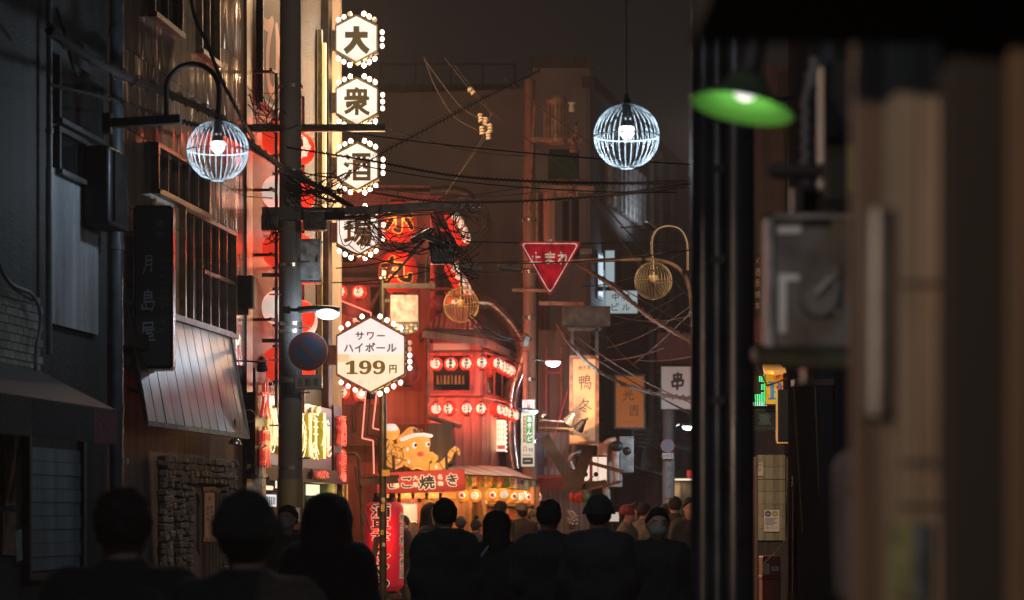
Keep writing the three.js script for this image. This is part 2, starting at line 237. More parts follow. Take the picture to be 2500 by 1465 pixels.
obj('corner_column', [cy(0.05, 0.05, 9, 2.84, 4.5, 0.06, 14), ...[2.4, 3.6, 4.1, 5.2].map((y) => cy(0.058, 0.058, 0.05, 2.84, y, 0.06, 14))], mat('blue_black_paint', [0.05, 0.06, 0.07], 0.35, 0, { map: g2 }), bA);
{ // awning with three blocks of colour along its valance
  const t = thing('shop_awning', 'dark awning with dull red end block over the blue grey shutter', 'awning', fA.pos, fA.turn), o = 0.6;
  const blocks = [[-1.46, -0.86, [0.16, 0.115, 0.085]], [-0.86, 0.38, [0.05, 0.05, 0.056]], [0.38, 0.93, [0.34, 0.085, 0.1]], [-2.2, -1.46, [0.03, 0.028, 0.03]]];
  for (const [x0, x1, c] of blocks) { const m = mat('awning_cloth', c, 0.85, 0, { map: fi, bump: fi8, bs: 0.003 }); obj('valance', bx(x1 - x0 - 0.006, 0.22, 0.012, (x0 + x1) / 2, 2.19, o), m, t); }
  obj('cloth', quad(V(-2.2, 2.31, o), V(0.93, 2.31, o), V(0.93, 2.6, 0.02), V(-2.2, 2.6, 0.02)), mat('awning_top', [0.035, 0.014, 0.018], 0.8, 0, { map: fi }), t);
  obj('frame', [bar(V(0.9, 2.3, o), V(0.9, 2.3, 0), 0.03, 0.03), bar(V(-2.2, 2.3, o - 0.02), V(0.93, 2.3, o - 0.02), 0.025, 0.025), bar(V(0.9, 2.28, o - 0.02), V(0.9, 2.58, 0.03), 0.025, 0.025)], M.steel, t);
}
{ // low picket fence below the shutter
  const t = thing('picket_fence', 'low dark picket fence under the blue grey shutter', 'fence', fA.world(0.2, 0, 0.35), fA.turn);
  for (let i = 0; i < 12; i++) obj('picket', bx(0.05, 1.0, 0.02, i * 0.13, 0.6, 0), mat('fence_paint', [0.1, 0.11, 0.115], 0.6, 0, { map: g2 }), t);
  obj('rail', [bx(1.6, 0.05, 0.03, 0.72, 0.95, -0.026), bx(1.6, 0.05, 0.03, 0.72, 0.35, -0.026)], M.steel, t);
}
// ---------- B: beige panelled building with the metal canopy ----------
const fB = front(-7, 0.113, 24.9);
const bB = thing('panelled_building', 'beige metal panelled building with ribbon windows behind the black vertical sign', 'building', fB.pos, fB.turn);
obj('wall', bx(6.62, 9.8, 6, 3.0, 4.9, -3), M.brownwall, bB);
{
  const joints = [-0.3, 0.15, 0.44, 1.21, 1.91, 2.67, 3.62, 4.18, 4.93, 5.97, 6.28], rows = [3.5, 4.1, 4.87, 5.7, 6.55, 7.4, 8.3, 9.1, 9.75];
  const tones = [0, 1, 2].map((i) => mat('beige_panel', [0.33 + i * 0.02, 0.275 + i * 0.015, 0.21 + i * 0.012], 0.2, 0.25, { map: rep(T.streak, 0.6, 0.12), rmap: rep(T.rough, 0.9), bump: rep(T.rough, 0.35, 0.2), bs: 0.01 }));
  const wins = [[1.7, 4.02, 5.2, 5.66, 5, 0], [2.9, 5.44, 3.86, 5.1, 6, 4.5], [1.55, 2.72, 7.12, 8.2, 2, 0], [3.7, 4.55, 7.12, 9.2, 2, 8.2], [0.68, 1.1, 3.9, 4.5, 1, 0]];
  for (let c = 0; c < joints.length - 1; c++) for (let r = 0; r < rows.length - 1; r++) {
    const x0 = joints[c] + 0.005, x1 = joints[c + 1] - 0.005, y0 = rows[r] + 0.005, y1 = rows[r + 1] - 0.005;
    if (wins.some(([a, b, d, e]) => x0 > a && x1 < b && y0 > d && y1 < e)) continue;
    const p = obj('panel', bx(x1 - x0, y1 - y0, 0.03, 0, 0, 0), tones[(c * 7 + r * 3) % 3], bB); p.position.set((x0 + x1) / 2, (y0 + y1) / 2, 0.016 + rr(0, 0.002)); p.rotation.set(rr(-0.006, 0.006), rr(-0.01, 0.01), 0);
  }
  for (const [x0, x1, y0, y1, n, tr] of wins) {
    const w = x1 - x0, h = y1 - y0, fr = [bx(w + 0.1, 0.06, 0.12, (x0 + x1) / 2, y0 - 0.03, 0.07), bx(w + 0.1, 0.05, 0.1, (x0 + x1) / 2, y1 + 0.025, 0.06), bx(0.05, h, 0.1, x0 - 0.025, y0 + h / 2, 0.06), bx(0.05, h, 0.1, x1 + 0.025, y0 + h / 2, 0.06)];
    for (let k = 1; k < n; k++) fr.push(bx(0.026, h, 0.07, x0 + (w * k) / n, y0 + h / 2, 0.055));
    if (tr) fr.push(bx(w * 0.62, 0.05, 0.075, x1 - w * 0.31, tr, 0.055));
    const win = obj('window', fr, mat('bronze_frame', [0.11, 0.08, 0.058], 0.35, 0.4, { map: g2 }), bB);
    for (let k = 0; k < n; k++) { const p = obj('pane', bx(w / n - 0.045, h, 0.012, 0, 0, 0), M.glass, win); p.position.set(x0 + (w * (k + 0.5)) / n, y0 + h / 2, 0.042); p.rotation.y = rr(-0.012, 0.012); }
  }
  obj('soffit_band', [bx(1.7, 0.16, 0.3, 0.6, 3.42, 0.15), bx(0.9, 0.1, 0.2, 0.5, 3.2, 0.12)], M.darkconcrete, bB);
  // stone cladding and piers under the canopy
  const stones = [], pier = [[2.05, 2.5], [2.75, 3.0], [3.2, 3.32], [5.0, 5.62]];
  for (const [x0, x1] of pier) for (let y = 0.5; y < 2.3; y += 0.075) for (let x = x0; x < x1; x += 0.16) stones.push(rb(rr(0.1, 0.17), rr(0.05, 0.085), rr(0.05, 0.14), 0.015, x + rr(0, 0.05), y + rr(-0.02, 0.02), 0.05, rr(-0.3, 0.3), rr(-0.2, 0.2), rr(-0.15, 0.15), 1));
  for (let y = 2.0; y < 2.3; y += 0.075) for (let x = 2.1; x < 5.4; x += 0.16) stones.push(rb(rr(0.1, 0.17), rr(0.05, 0.085), rr(0.05, 0.14), 0.015, x, y, 0.06, rr(-0.3, 0.3), rr(-0.2, 0.2), rr(-0.15, 0.15), 1));
  const s = obj('stone_cladding', stones, mat('rough_stone', [0.075, 0.062, 0.05], 0.8, 0, { map: rep(T.grime, 3) }), bB); s.userData.kind = 'stuff';
  const d = obj('door', [bx(0.75, 1.9, 0.05, 4.45, 0.97, 0.03), ...[0, 1, 2, 3].map((i) => bx(0.03, 1.8, 0.03, 4.2 + i * 0.17, 0.97, 0.07))], M.darkwood, bB); d.name = 'sliding_door';
  obj('drainpipe', [bx(0.22, 2.4, 0.12, 6.38, 1.25, 0.2), bx(0.26, 0.05, 0.15, 6.38, 2.1, 0.2)], M.white, bB);
}
{ // metal canopy of long slanted sheets
  const t = thing('metal_canopy', 'slanted canopy of seamed grey metal sheets under the ribbon windows', 'canopy', fB.pos, fB.turn);
  const xt0 = 0.3, xt1 = 5.1, xb0 = 0.0, xb1 = 4.75, n = 12, top = 3.8, bot = 2.58, mt = [0, 1].map((i) => mat('brushed_sheet', [0.17 + i * 0.02, 0.165, 0.16], 0.4, 0.45, { map: rep(T.grime, 0.9, 0.5), bump: rep(T.grime, 0.25, 0.2), bs: 0.006, specularIntensity: 0.6 }));
  for (let k = 0; k < n; k++) {
    const u0 = k / n, u1 = (k + 1) / n, g = 0.012, X = (u, tp) => (tp ? xt0 + (xt1 - xt0) * u : xb0 + (xb1 - xb0) * u), b = rr(0, 0.006);
    const A = V(X(u0, 0) + g, bot, 0.42 + b), B = V(X(u1, 0) - g, bot, 0.42 + b), C = V(X(u1, 1) - g, top, 0.11 + b), D = V(X(u0, 1) + g, top, 0.11 + b);
    obj('panel', [quad(A, B, C, D), quad(B.clone().add(V(0, -0.005, -0.03)), B, C, C.clone().add(V(0, 0, -0.03))), quad(A, A.clone().add(V(0, -0.005, -0.03)), D.clone().add(V(0, 0, -0.03)), D)], mt[k % 2], t);
  }
  obj('backing', quad(V(xb0, bot - 0.002, 0.395), V(xb1, bot - 0.002, 0.395), V(xt1, top, 0.085), V(xt0, top, 0.085)), M.steel, t);
  obj('edge_trim', [bar(V(xb0, bot - 0.03, 0.41), V(xb1, bot - 0.03, 0.41), 0.05, 0.05), bar(V(xt0, top + 0.03, 0.08), V(xt1, top + 0.03, 0.08), 0.14, 0.07), bar(V(xb1, bot, 0.42), V(xt1, top, 0.12), 0.02, 0.03), bar(V(xb0, bot, 0.42), V(xt0, top, 0.12), 0.02, 0.03)], mat('canopy_trim', [0.2, 0.19, 0.18], 0.6, 0.2, { map: g2 }), t);
}
// ---------- C: restaurant front with the lantern ladder, the neon and the hexagons ----------
const fC = front(-7, 0.113, 31.1);
const bC = thing('restaurant_building', 'narrow dark restaurant building behind the concrete pole with neon above its entrance', 'building', fC.pos, fC.turn);
obj('wall', bx(6.66, 10.6, 5, 3.55, 5.3, -2.55), M.soft, bC);
obj('steel_column', bx(0.34, 10.4, 0.12, 0.18, 5.2, 0.0), mat('brown_black_paint', [0.05, 0.024, 0.02], 0.45, 0, { map: g2 }), bC);
obj('steel_column', bx(0.3, 10.4, 0.12, 5.78, 5.2, 0.0), M.steel, bC);
obj('steel_column', bx(0.22, 10.4, 0.12, 6.62, 5.2, 0.0), M.plaster, bC);
{
  const ribs = []; for (let i = 0; i < 44; i++) ribs.push(bx(0.018, 5.4, 0.03, 0.42 + i * 0.045, 5.9, 0.03));
  obj('ribbed_screen', ribs, mat('ribbed_metal', [0.1, 0.052, 0.044], 0.45, 0.3, { map: g2 }), bC);
  for (const y of [3.3, 4.15, 5.0, 5.85, 6.7, 7.4]) obj('rail', [bx(2.2, 0.035, 0.035, 1.45, y, 0.3), bx(0.035, 0.035, 0.3, 0.5, y, 0.16), bx(0.035, 0.035, 0.3, 2.2, y, 0.16)], M.steel, bC);
  obj('frame_post', [bx(0.04, 4.4, 0.04, 0.62, 5.2, 0.32), bx(0.04, 4.4, 0.04, 2.4, 5.2, 0.32)], M.steel, bC);
  const bn = canvas(256, 1024, (g, w, h) => { g.fillStyle = '#3c302c'; g.fillRect(0, 0, w, h); g.strokeStyle = '#2a211e'; g.lineWidth = 2; for (let i = 0; i < w; i += 6) { g.beginPath(); g.moveTo(i, 0); g.lineTo(i, h); g.stroke(); } stroke(g, '月', -30, -60, 560, 11, '#c9a99a', 0.55); stroke(g, 'ひ', -20, 560, 460, 12, '#c9a99a', 0.6); });
  obj('banner', pl(1.5, 3.0, 1.55, 8.6, 0.09), print('brush_banner', bn, 0, 0.8, [0.6, 0.56, 0.55]), bC);
  obj('banner_frame', [bx(1.6, 0.06, 0.06, 1.55, 7.08, 0.08), bx(0.05, 3.1, 0.06, 0.78, 8.6, 0.08), bx(0.05, 3.1, 0.06, 2.32, 8.6, 0.08)], M.steel, bC);
  obj('neon_board', bx(5.4, 0.92, 0.12, 2.75, 2.72, 0.08), mat('board_black', [0.02, 0.018, 0.015], 0.3, 0, { map: g2 }), bC);
  obj('lintel', [bx(5.7, 0.18, 0.2, 3.3, 2.16, 0.1), bx(5.7, 0.04, 0.26, 3.3, 2.07, 0.13)], M.darkwood, bC);
  const gl = obj('lit_entrance_panel', [bx(0.9, 0.16, 0.03, 4.55, 1.95, 0.03), bx(0.22, 0.75, 0.03, 4.9, 1.5, 0.03)], mat('lit_panel', [0.6, 0.58, 0.45], 0.5, 0, { glow: [1, 0.93, 0.6], gi: 1.1 }), bC);
  const dr = obj('lattice_door', [bx(0.7, 0.8, 0.02, 4.25, 1.4, 0.03)], mat('door_paper', [0.35, 0.26, 0.12], 0.8, 0, { map: g2 }), bC);
  for (let i = 0; i < 5; i++) obj('slat', bx(0.025, 0.82, 0.03, 3.93 + i * 0.16, 1.4, 0.055), M.wood, dr);
  for (let i = 0; i < 8; i++) obj('slat', bx(0.68, 0.02, 0.025, 4.25, 1.04 + i * 0.105, 0.052), M.wood, dr);
  obj('entrance_jamb', [bx(0.2, 2.0, 0.24, 5.25, 1.05, 0.12), bx(0.14, 2.0, 0.2, 6.1, 1.05, 0.1), bx(0.12, 2.0, 0.2, 6.45, 1.05, 0.1)], mat('neon_lit_jamb', [0.4, 0.34, 0.08], 0.4, 0, { map: st }), bC);  // yellow neon light on the wall is put into the jamb colour
  obj('menu_sign', [bx(0.75, 0.16, 0.03, 1.1, 1.78, 0.12)], mat('lit_menu', [0.7, 0.72, 0.75], 0.5, 0, { glow: [0.75, 0.85, 1], gi: 0.9 }), bC);
  for (let i = 0; i < 6; i++) obj('menu_text', bx(0.05, 0.11, 0.004, 0.82 + i * 0.11, 1.78, 0.138), M.black, bC);
  obj('lit_ceiling_panel', bx(0.8, 0.1, 0.05, 1.9, 2.0, 0.14), mat('lit_panel_white', [0.7, 0.66, 0.5], 0.5, 0, { glow: [1, 0.9, 0.62], gi: 1 }), bC);
  obj('wooden_board', [0, 1, 2, 3].map((i) => bx(0.16, 0.8, 0.025, 1.62 + i * 0.17, 1.5, 0.04 + (i % 2) * 0.004)), M.wood, bC);
  for (let i = 0; i < 5; i++) obj('small_lamp_bulb', sp(0.03, 0.75 + i * 0.12, 1.95, 0.12), mat('bulb_glow', [0.8, 0.6, 0.4], 0.4, 0, { glow: [1, 0.75, 0.5], gi: 1.1 }), bC);
  lampArea(bC, 4.5, 1.7, 0.12, 0.9, 0.7, 0xffe6a0, 5); lampArea(bC, 1.5, 1.95, 0.25, 1.4, 0.12, 0xffe0b0, 8);
}
// ---------- D: red building with the shop and its lanterns ----------
const X = (px, d) => (px - CX) / FP * d, Y = (py, d) => EYE + (HY - py) / FP * d;
const bD = thing('red_building', 'tall red painted building behind the column of hexagonal signs', 'building', V(X(925, 48), 0, -48));
{
  const x0 = X(760, 48) - X(925, 48), x1 = X(1050, 48) - X(925, 48), w = x1 - x0, c = (x0 + x1) / 2, H = 8.0;
  obj('wall', bx(w, H, 9, c, H / 2, -4.5), M.redwall, bD);
  const L8 = (px) => X(px, 48) - X(925, 48), Yd = (py) => Y(py, 48);
  obj('roof', [bx(w + 0.3, 0.12, 9.3, c, H + 0.06, -4.5, 0, 0, -0.02), bx(w + 0.3, 0.22, 0.1, c, H - 0.05, 0.1)], M.redtrim, bD);
  for (let i = 0; i < 12; i++) { const p = obj('board', bx(w / 12 - 0.012, 2.6, 0.03, 0, 0, 0), i % 2 ? M.redwall : mat('red_board', [0.36, 0.07, 0.05], 0.55, 0, { map: st }), bD); p.position.set(x0 + (i + 0.5) * w / 12, Yd(800), 0.017 + rr(0, 0.004)); }
  obj('ledge', [bx(w, 0.1, 0.5, c, Yd(690), 0.25), bx(w, 0.35, 0.1, c, Yd(668), 0.06)], M.darkwood, bD);
  obj('pale_panel', [bx(L8(1046) - L8(942), Yd(962) - Yd(1046), 0.06, (L8(1046) + L8(942)) / 2, Yd(1004), 0.4), bx(L8(1048) - L8(940), 0.05, 0.1, (L8(1046) + L8(942)) / 2, Yd(960), 0.4)], M.pinkwall, bD);
  obj('pale_panel', bx(L8(1030) - L8(945), Yd(472) - Yd(515), 0.04, L8(988), Yd(494), 0.03), M.pinkwall, bD);
  obj('pale_panel', bx(L8(935) - L8(816), Yd(990) - Yd(1090), 0.05, L8(876), Yd(1040), 0.35), M.brownwall, bD);
  obj('wooden_board', [0, 1, 2, 3].map((i) => bx(0.42, 0.86, 0.03, L8(960) + i * 0.43, Yd(1092), 0.72 + (i % 2) * 0.004)), M.wood, bD);
  obj('beam', [bar(V(L8(820), Yd(735), 0.3), V(L8(930), Yd(790), 0.3), 0.08, 0.14), bar(V(L8(905), Yd(760), 0.5), V(L8(945), Yd(690), 0.5), 0.06, 0.06)], M.darkwood, bD);
  for (const [a, b, y0, y1] of [[905, 936, 700, 830], [820, 870, 560, 640]]) obj('window', [bx(L8(b) - L8(a), Yd(y0) - Yd(y1), 0.03, L8((a + b) / 2), Yd((y0 + y1) / 2), 0.045)], M.glass, bD);
  obj('drainpipe', tb([V(L8(868), Yd(1050), 0.45), V(L8(868), Yd(1000), 0.45), V(L8(880), Yd(985), 0.45), V(L8(905), Yd(983), 0.45)], 0.035, 6), M.steel, bD);
}
// ---------- D2: the bay of the shop with two rows of small lanterns ----------
const fS = front(-7.05, 0.14, 46), dS = 46;
const bS = thing('corner_shop_building', 'two storey red corner shop with rows of small round lanterns', 'building', V(X(1045, dS), 0, -dS));
{
  const o = bS.position, foot = (k, y) => { const p = [V(X(1045, dS), 0, -dS), V(X(1172, dS), 0, -dS), V(-7.05 + 0.14 * 50.4, 0, -50.4), V(X(1280, 53), 0, -53), V(X(1000, 53), 0, -53)]; const c = V(X(1140, 49), 0, -49); return p.map((q) => q.clone().sub(c).multiplyScalar(k).add(c).sub(o)); };
  const prism = (k, y0, y1) => { const g = shape(foot(k).map((q) => [q.x, -q.z]), y1 - y0); return put(g, 0, y0, 0, 0, -Math.PI / 2); };
  obj('wall', prism(1, 2.2, 5.0), M.redwall, bS);
  obj('lower_wall', prism(0.985, 0, 2.2), M.darkwood, bS);
  const rf = obj('roof', prism(1.07, 5.0, 5.1), M.brownwall, bS);
  const pk = V(X(1120, 48.6), 6.05, -49).sub(o), ft = foot(1.1), cone = [];
  for (let i = 0; i < 5; i++) { const a = ft[i].clone().setY(5.1), b = ft[(i + 1) % 5].clone().setY(5.1); const g = new THREE.BufferGeometry().setFromPoints([a, b, pk]); g.computeVertexNormals(); cone.push(g); }
  obj('roof_slope', cone, mat('roof_sheet', [0.12, 0.06, 0.05], 0.5, 0.2, { map: st, bump: rep(T.rib, 1), bs: 0.02 }), rf);
  const fr = (px, py, dz = 0) => at(px, py, dS).sub(o).add(V(0, 0, dz)), W = (a, b) => len(b - a, dS);
  obj('fascia', [bar(fr(1032, 818, 0.3), fr(1180, 838, 0.3), 0.06, 0.13), bar(fr(1180, 838, 0.3), fS.world(4.6, 4.75, 0.35).sub(o), 0.06, 0.13)], M.pinkwall, bS);
  // front window and side windows
  const win = obj('window', [bx(W(1050, 1155), 0.07, 0.1, ...fr(1102, 834, 0.05).toArray()), bx(W(1050, 1155), 0.07, 0.12, ...fr(1102, 958, 0.06).toArray()), bx(0.08, 1.0, 0.1, ...fr(1053, 896, 0.05).toArray()), bx(0.08, 1.0, 0.1, ...fr(1152, 896, 0.05).toArray()), bx(W(1050, 1155), 0.05, 0.08, ...fr(1102, 866, 0.04).toArray())], M.redtrim, bS);
  obj('pane', bx(W(1056, 1149), 0.66, 0.015, ...fr(1102, 911, 0.02).toArray()), M.glass, win);
  obj('pane', bx(W(1056, 1149), 0.2, 0.015, ...fr(1102, 850, 0.02).toArray()), mat('pale_pane', [0.25, 0.22, 0.2], 0.2, 0, {}), win);
  for (let i = 0; i < 8; i++) obj('bottle', cy(0.02, 0.035, 0.17, ...fr(1068 + i * 9, 928, 0.05).toArray(), 8), mat('amber_bottle', [[0.09, 0.07, 0.02], [0.05, 0.06, 0.02], [0.1, 0.09, 0.07]][i % 3], 0.2), win);
  const sideGrp = (x, y0, y1, w) => { const p = fS.world(x, (y0 + y1) / 2, 0.03).sub(o); return bx(w, y1 - y0, 0.05, p.x, p.y, p.z, fS.turn); };
  for (const x of [0.9, 2.0, 3.1]) { const w2 = obj('window', sideGrp(x, 3.85, 4.75, 0.95), M.redtrim, bS); const p = fS.world(x, 4.3, 0.058).sub(o); obj('pane', bx(0.78, 0.74, 0.012, p.x, p.y, p.z, fS.turn), M.glass, w2); }
  for (let i = 0; i < 6; i++) { const p = obj('board', bx(W(1050, 1170) / 6 - 0.012, 1.3, 0.03, 0, 0, 0), M.redwall, bS); p.position.copy(fr(1050 + 10 + i * 20, 1055, 0.02 + (i % 2) * 0.005)); }
  for (let i = 0; i < 8; i++) { const q = fS.world(0.28 + i * 0.55, 2.95, 0.02).sub(o), p = obj('board', bx(0.53, 1.3, 0.03, 0, 0, 0), M.redwall, bS); p.position.copy(q); p.rotation.y = fS.turn; }
  obj('side_box', [rb(len(62, 46), len(100, 46), 0.5, 0.02, ...fr(1076, 1086, 0.3).toArray())], M.brownwall, bS); obj('gutter_pipe', [rod(fr(1046, 812, 0.2), fr(1046, 1016, 0.2), 0.05), rod(fr(1046, 1018, 0.3), fr(1126, 1044, 0.5), 0.05)], mat('gutter_paint', [0.2, 0.1, 0.08], 0.5, 0, { map: g2 }), bS);
  const rail = (y, dy) => [rod(fr(1048, y, 0.28), fr(1180, y, 0.28), 0.028), rod(fr(1180, y, 0.28), fS.world(2.6, Y(y, dS) + dy, 0.3).sub(o), 0.028)];
  obj('rail', [...rail(861, 0), ...rail(970, 0)], M.redtrim, bS);
}
// ---------- E, F, G: tall buildings behind ----------
const bE = thing('tall_grey_building', 'tall blank grey building rising behind the red building', 'building', V(X(1100, 75), 0, -75));
{
  const w = len(1264 - 905, 75), c = len(1264 + 905 - 2200, 75) / 2, fE = front(-16.4, 0.221, 75);
  obj('wall', bx(w, 14.7, 10, c, 7.35, -5), M.plaster, bE);
  const side = [0, 1].map((k) => fE.world(k * 6, 0, 0.0).sub(bE.position));
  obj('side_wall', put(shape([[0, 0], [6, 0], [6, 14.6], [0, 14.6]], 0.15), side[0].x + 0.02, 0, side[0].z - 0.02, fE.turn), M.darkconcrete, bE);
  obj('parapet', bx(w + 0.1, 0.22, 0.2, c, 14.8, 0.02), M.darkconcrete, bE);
  for (const [px, y0, y1] of [[1235, 300, 600], [1000, 240, 480]]) obj('drainpipe', rod(V(len(px - 1100, 75), Y(y0, 75), 0.1), V(len(px - 1100, 75), Y(y1, 75), 0.1), 0.06), M.darkconcrete, bE);
  for (const px of [960, 1030, 1100, 1170]) obj('seam', bx(0.035, 14.4, 0.02, len(px - 1100, 75), 7.2, 0.006), M.soft, bE);
  for (const [px, py] of [[1140, 330], [1205, 330], [1140, 520], [1205, 520]]) { const w2 = obj('window', bx(len(34, 75), 1.1, 0.05, len(px - 1100, 75), Y(py, 75), 0.03), M.darkconcrete, bE); obj('pane', bx(len(28, 75), 0.92, 0.02, len(px - 1100, 75), Y(py, 75), 0.05), M.glass, w2); }
  obj('roof_rail', [rod(V(-2.2, 15.6, -0.3), V(2.0, 15.6, -0.3), 0.03), ...[-2.2, -1.1, 0, 1, 2].map((x) => rod(V(x, 14.7, -0.3), V(x, 15.6, -0.3), 0.03))], M.steel, bE);
  for (const py of [290, 420]) obj('seam', bx(w, 0.03, 0.02, c, Y(py, 75), 0.005), M.soft, bE);
}
const bF = thing('grey_office_building', 'grey office building with green netting behind the transformer pole', 'building', V(X(1370, 60), 0, -60));
{
  const w = len(1440 - 1300, 60), gx = (px) => len(px - 1370, 60);
  obj('wall', bx(w, 12.7, 8, 0, 6.35, -4), M.plaster, bF);
  obj('parapet', bx(w + 0.2, 0.25, 0.3, 0, 12.8, 0), M.darkconcrete, bF);
  obj('netting', put(shape([[gx(1338), Y(440, 60)], [gx(1418), Y(440, 60)], [gx(1400), Y(392, 60)], [gx(1360), Y(372, 60)], [gx(1338), Y(378, 60)]], 0.04), 0, 0, 0.05), mat('green_net', [0.02, 0.16, 0.05], 0.9, 0, { map: fi8 }), bF);
  for (const [a, b, y0, y1] of [[1340, 1420, 365, 445], [1338, 1352, 480, 600], [1372, 1390, 490, 590], [1395, 1432, 480, 640]]) { const f = obj('window', bx(gx(b) - gx(a), Y(y0, 60) - Y(y1, 60), 0.03, (gx(a) + gx(b)) / 2, Y((y0 + y1) / 2, 60), 0.02), M.steel, bF); obj('pane', bx(gx(b) - gx(a) - 0.06, Y(y0, 60) - Y(y1, 60) - 0.06, 0.01, (gx(a) + gx(b)) / 2, Y((y0 + y1) / 2, 60), 0.04), M.glass, f); }
  each('pipe', [1310, 1318, 1330].map((px, i) => rod(V(gx(px), 0, 0.15 + i * 0.05), V(gx(px), Y(480, 60), 0.15 + i * 0.05), 0.09)), M.pinkwall, bF);
  obj('balcony', [bx(gx(1430) - gx(1340), 0.1, 0.8, gx(1385), Y(470, 60), 0.4), bx(gx(1430) - gx(1340), 0.06, 0.06, gx(1385), Y(450, 60), 0.75)], M.pinkwall, bF);
  obj('awning', bx(gx(1440) - gx(1412), 0.14, 0.9, gx(1428), Y(612, 60), 0.45, 0, 0.25), M.white, bF);
}
const fG = front(-11.33, 0.221, 60);
const bG = thing('side_street_building', 'long grey building with white fins in its lit window, receding behind the globe lamps', 'building', fG.pos, fG.turn);
{
  obj('wall', bx(18, 12.2, 7, 8.9, 6.1, -3.55), M.plaster, bG);
  obj('parapet', bx(18, 0.3, 0.3, 8.9, 12.3, -0.02), M.darkconcrete, bG);
  const sid = mat('siding', [0.2, 0.19, 0.18], 0.6, 0, { map: st, bump: rep(T.lap, 1, 0.8), bs: 0.03 });
  for (let i = 0; i < 26; i++) { const p = obj('siding_board', bx(17.8, 0.2, 0.025, 0, 0, 0), sid, bG); p.position.set(8.9, 2.6 + i * 0.205, 0.02 + (i % 2) * 0.004); p.rotation.x = -0.06; }
  const x0 = fG.on(1478, 430).x, x1 = fG.on(1570, 430).x, win = obj('window', bx(x1 - x0 + 0.4, 1.5, 0.02, (x0 + x1) / 2, 10.3, 0.02), M.glass, bG);
  for (let i = 0; i < 9; i++) obj('fin', bx(0.22, 1.45, 0.12, x0 + (i + 0.5) * (x1 - x0) / 9, 10.3, 0.09), M.white, win);
  obj('added_fin_light', [bx(2.2, 0.08, 0.12, (x0 + x1) / 2, 9.25, 0.75), rod(V((x0 + x1) / 2 - 0.8, 9.2, 0), V((x0 + x1) / 2 - 0.8, 9.22, 0.75), 0.02), rod(V((x0 + x1) / 2 + 0.8, 9.2, 0), V((x0 + x1) / 2 + 0.8, 9.22, 0.75), 0.02)], M.steel, bG); obj('added_fin_light_tube', bx(2.1, 0.03, 0.06, (x0 + x1) / 2, 9.3, 0.75), mat('added_tube_glow', [0.8, 0.9, 1], 0.4, 0, { glow: [0.8, 0.92, 1], gi: 0.6 }), bG); lampArea(bG, (x0 + x1) / 2, 9.33, 0.75, 2.0, 0.06, 0xdcecff, 22, 0, 1, -0.5);  // added light under the window, only to brighten the white fins
  obj('lit_pane', bx(0.9, 0.3, 0.02, x0 + 0.9, 9.8, 0.035), mat('lit_window_glow', [0.5, 0.5, 0.5], 0.5, 0, { glow: [0.8, 0.95, 1], gi: 0.5 }), win);
  for (const [a, b] of [[1452, 1466], [1600, 1625]]) for (const y of [4.5, 7.6]) { const w2 = obj('window', bx(fG.on(b, 700).x - fG.on(a, 700).x, 1.2, 0.05, fG.on((a + b) / 2, 700).x, y, 0.045), M.steel, bG); obj('pane', bx((fG.on(b, 700).x - fG.on(a, 700).x) * 0.85, 1.05, 0.01, fG.on((a + b) / 2, 700).x, y, 0.075), M.glass, w2); }
  obj('drainpipe', [rod(V(8.5, 0, 0.2), V(8.5, 11.6, 0.2), 0.09), rod(V(9.9, 4, 0.2), V(9.9, 12, 0.2), 0.13)], M.grey, bG);
  obj('conduit', [rod(V(11.8, 0, 0.25), V(11.8, 12, 0.25), 0.12), rod(V(12.6, 0, 0.2), V(12.6, 12, 0.2), 0.1)], M.concrete, bG);
}
// ---------- the right side of the street ----------
const bR = thing('boarded_building', 'low building of pale horizontal boards with a paper notice pasted on', 'building', V(X(1846, 30), 0, -30));
{
  obj('wall', bx(3, 2.32, 5, 1.5, 1.16, -2.5), M.darkwood, bR);
  const bm = [0, 1].map((i) => mat('pale_board', [0.34 + 0.05 * i, 0.28 + 0.04 * i, 0.16 + 0.02 * i], 0.7, 0, { map: rep(T.wood, 0.5, 0.9), bump: fi, bs: 0.003 }));
  for (let i = 0; i < 7; i++) { const b = obj('board', bx(0.345, 0.148, 0.03, 0, 0, 0), bm[i % 2], bR); b.position.set(0.185, 1.35 + i * 0.152 + (i > 4 ? 0.004 : 0), 0.016 + rr(0, 0.004)); }
  obj('post', [bx(0.03, 2.3, 0.06, 0.385, 1.15, 0.04), bx(0.02, 2.3, 0.05, 0.005, 1.15, 0.03)], M.wood, bR);
  const nt = canvas(128, 192, (g) => { g.fillStyle = '#cdbfae'; g.fillRect(0, 0, 128, 192); for (const [x, y, c] of [[32, 34, '#4a3f66'], [92, 34, '#a08a35']]) { g.fillStyle = c; g.beginPath(); g.arc(x, y, 26, 0, 7); g.fill(); g.fillStyle = '#cdbfae'; g.fillRect(x - 14, y - 6, 28, 4); g.fillRect(x - 12, y + 4, 24, 4); } g.fillStyle = '#4c4670'; for (let i = 0; i < 6; i++) g.fillRect(10, 74 + i * 11, 100 - (i % 3) * 14, 5); row(g, 'おいしい', 14, 146, 24, 10, '#3c3560'); });
  obj('notice', pl(0.19, 0.27, 0.19, 1.52, 0.052), print('paper_notice', nt, 0, 0.8), bR);
  obj('notice', pl(0.08, 0.16, 0.04, 2.16, 0.054), print('paper_notice', nt, 0, 0.8), bR);
}
const bR2 = thing('dark_wall_building', 'unlit dark building wall between the pale boards and the meter box', 'building', V(0, 0, 0));
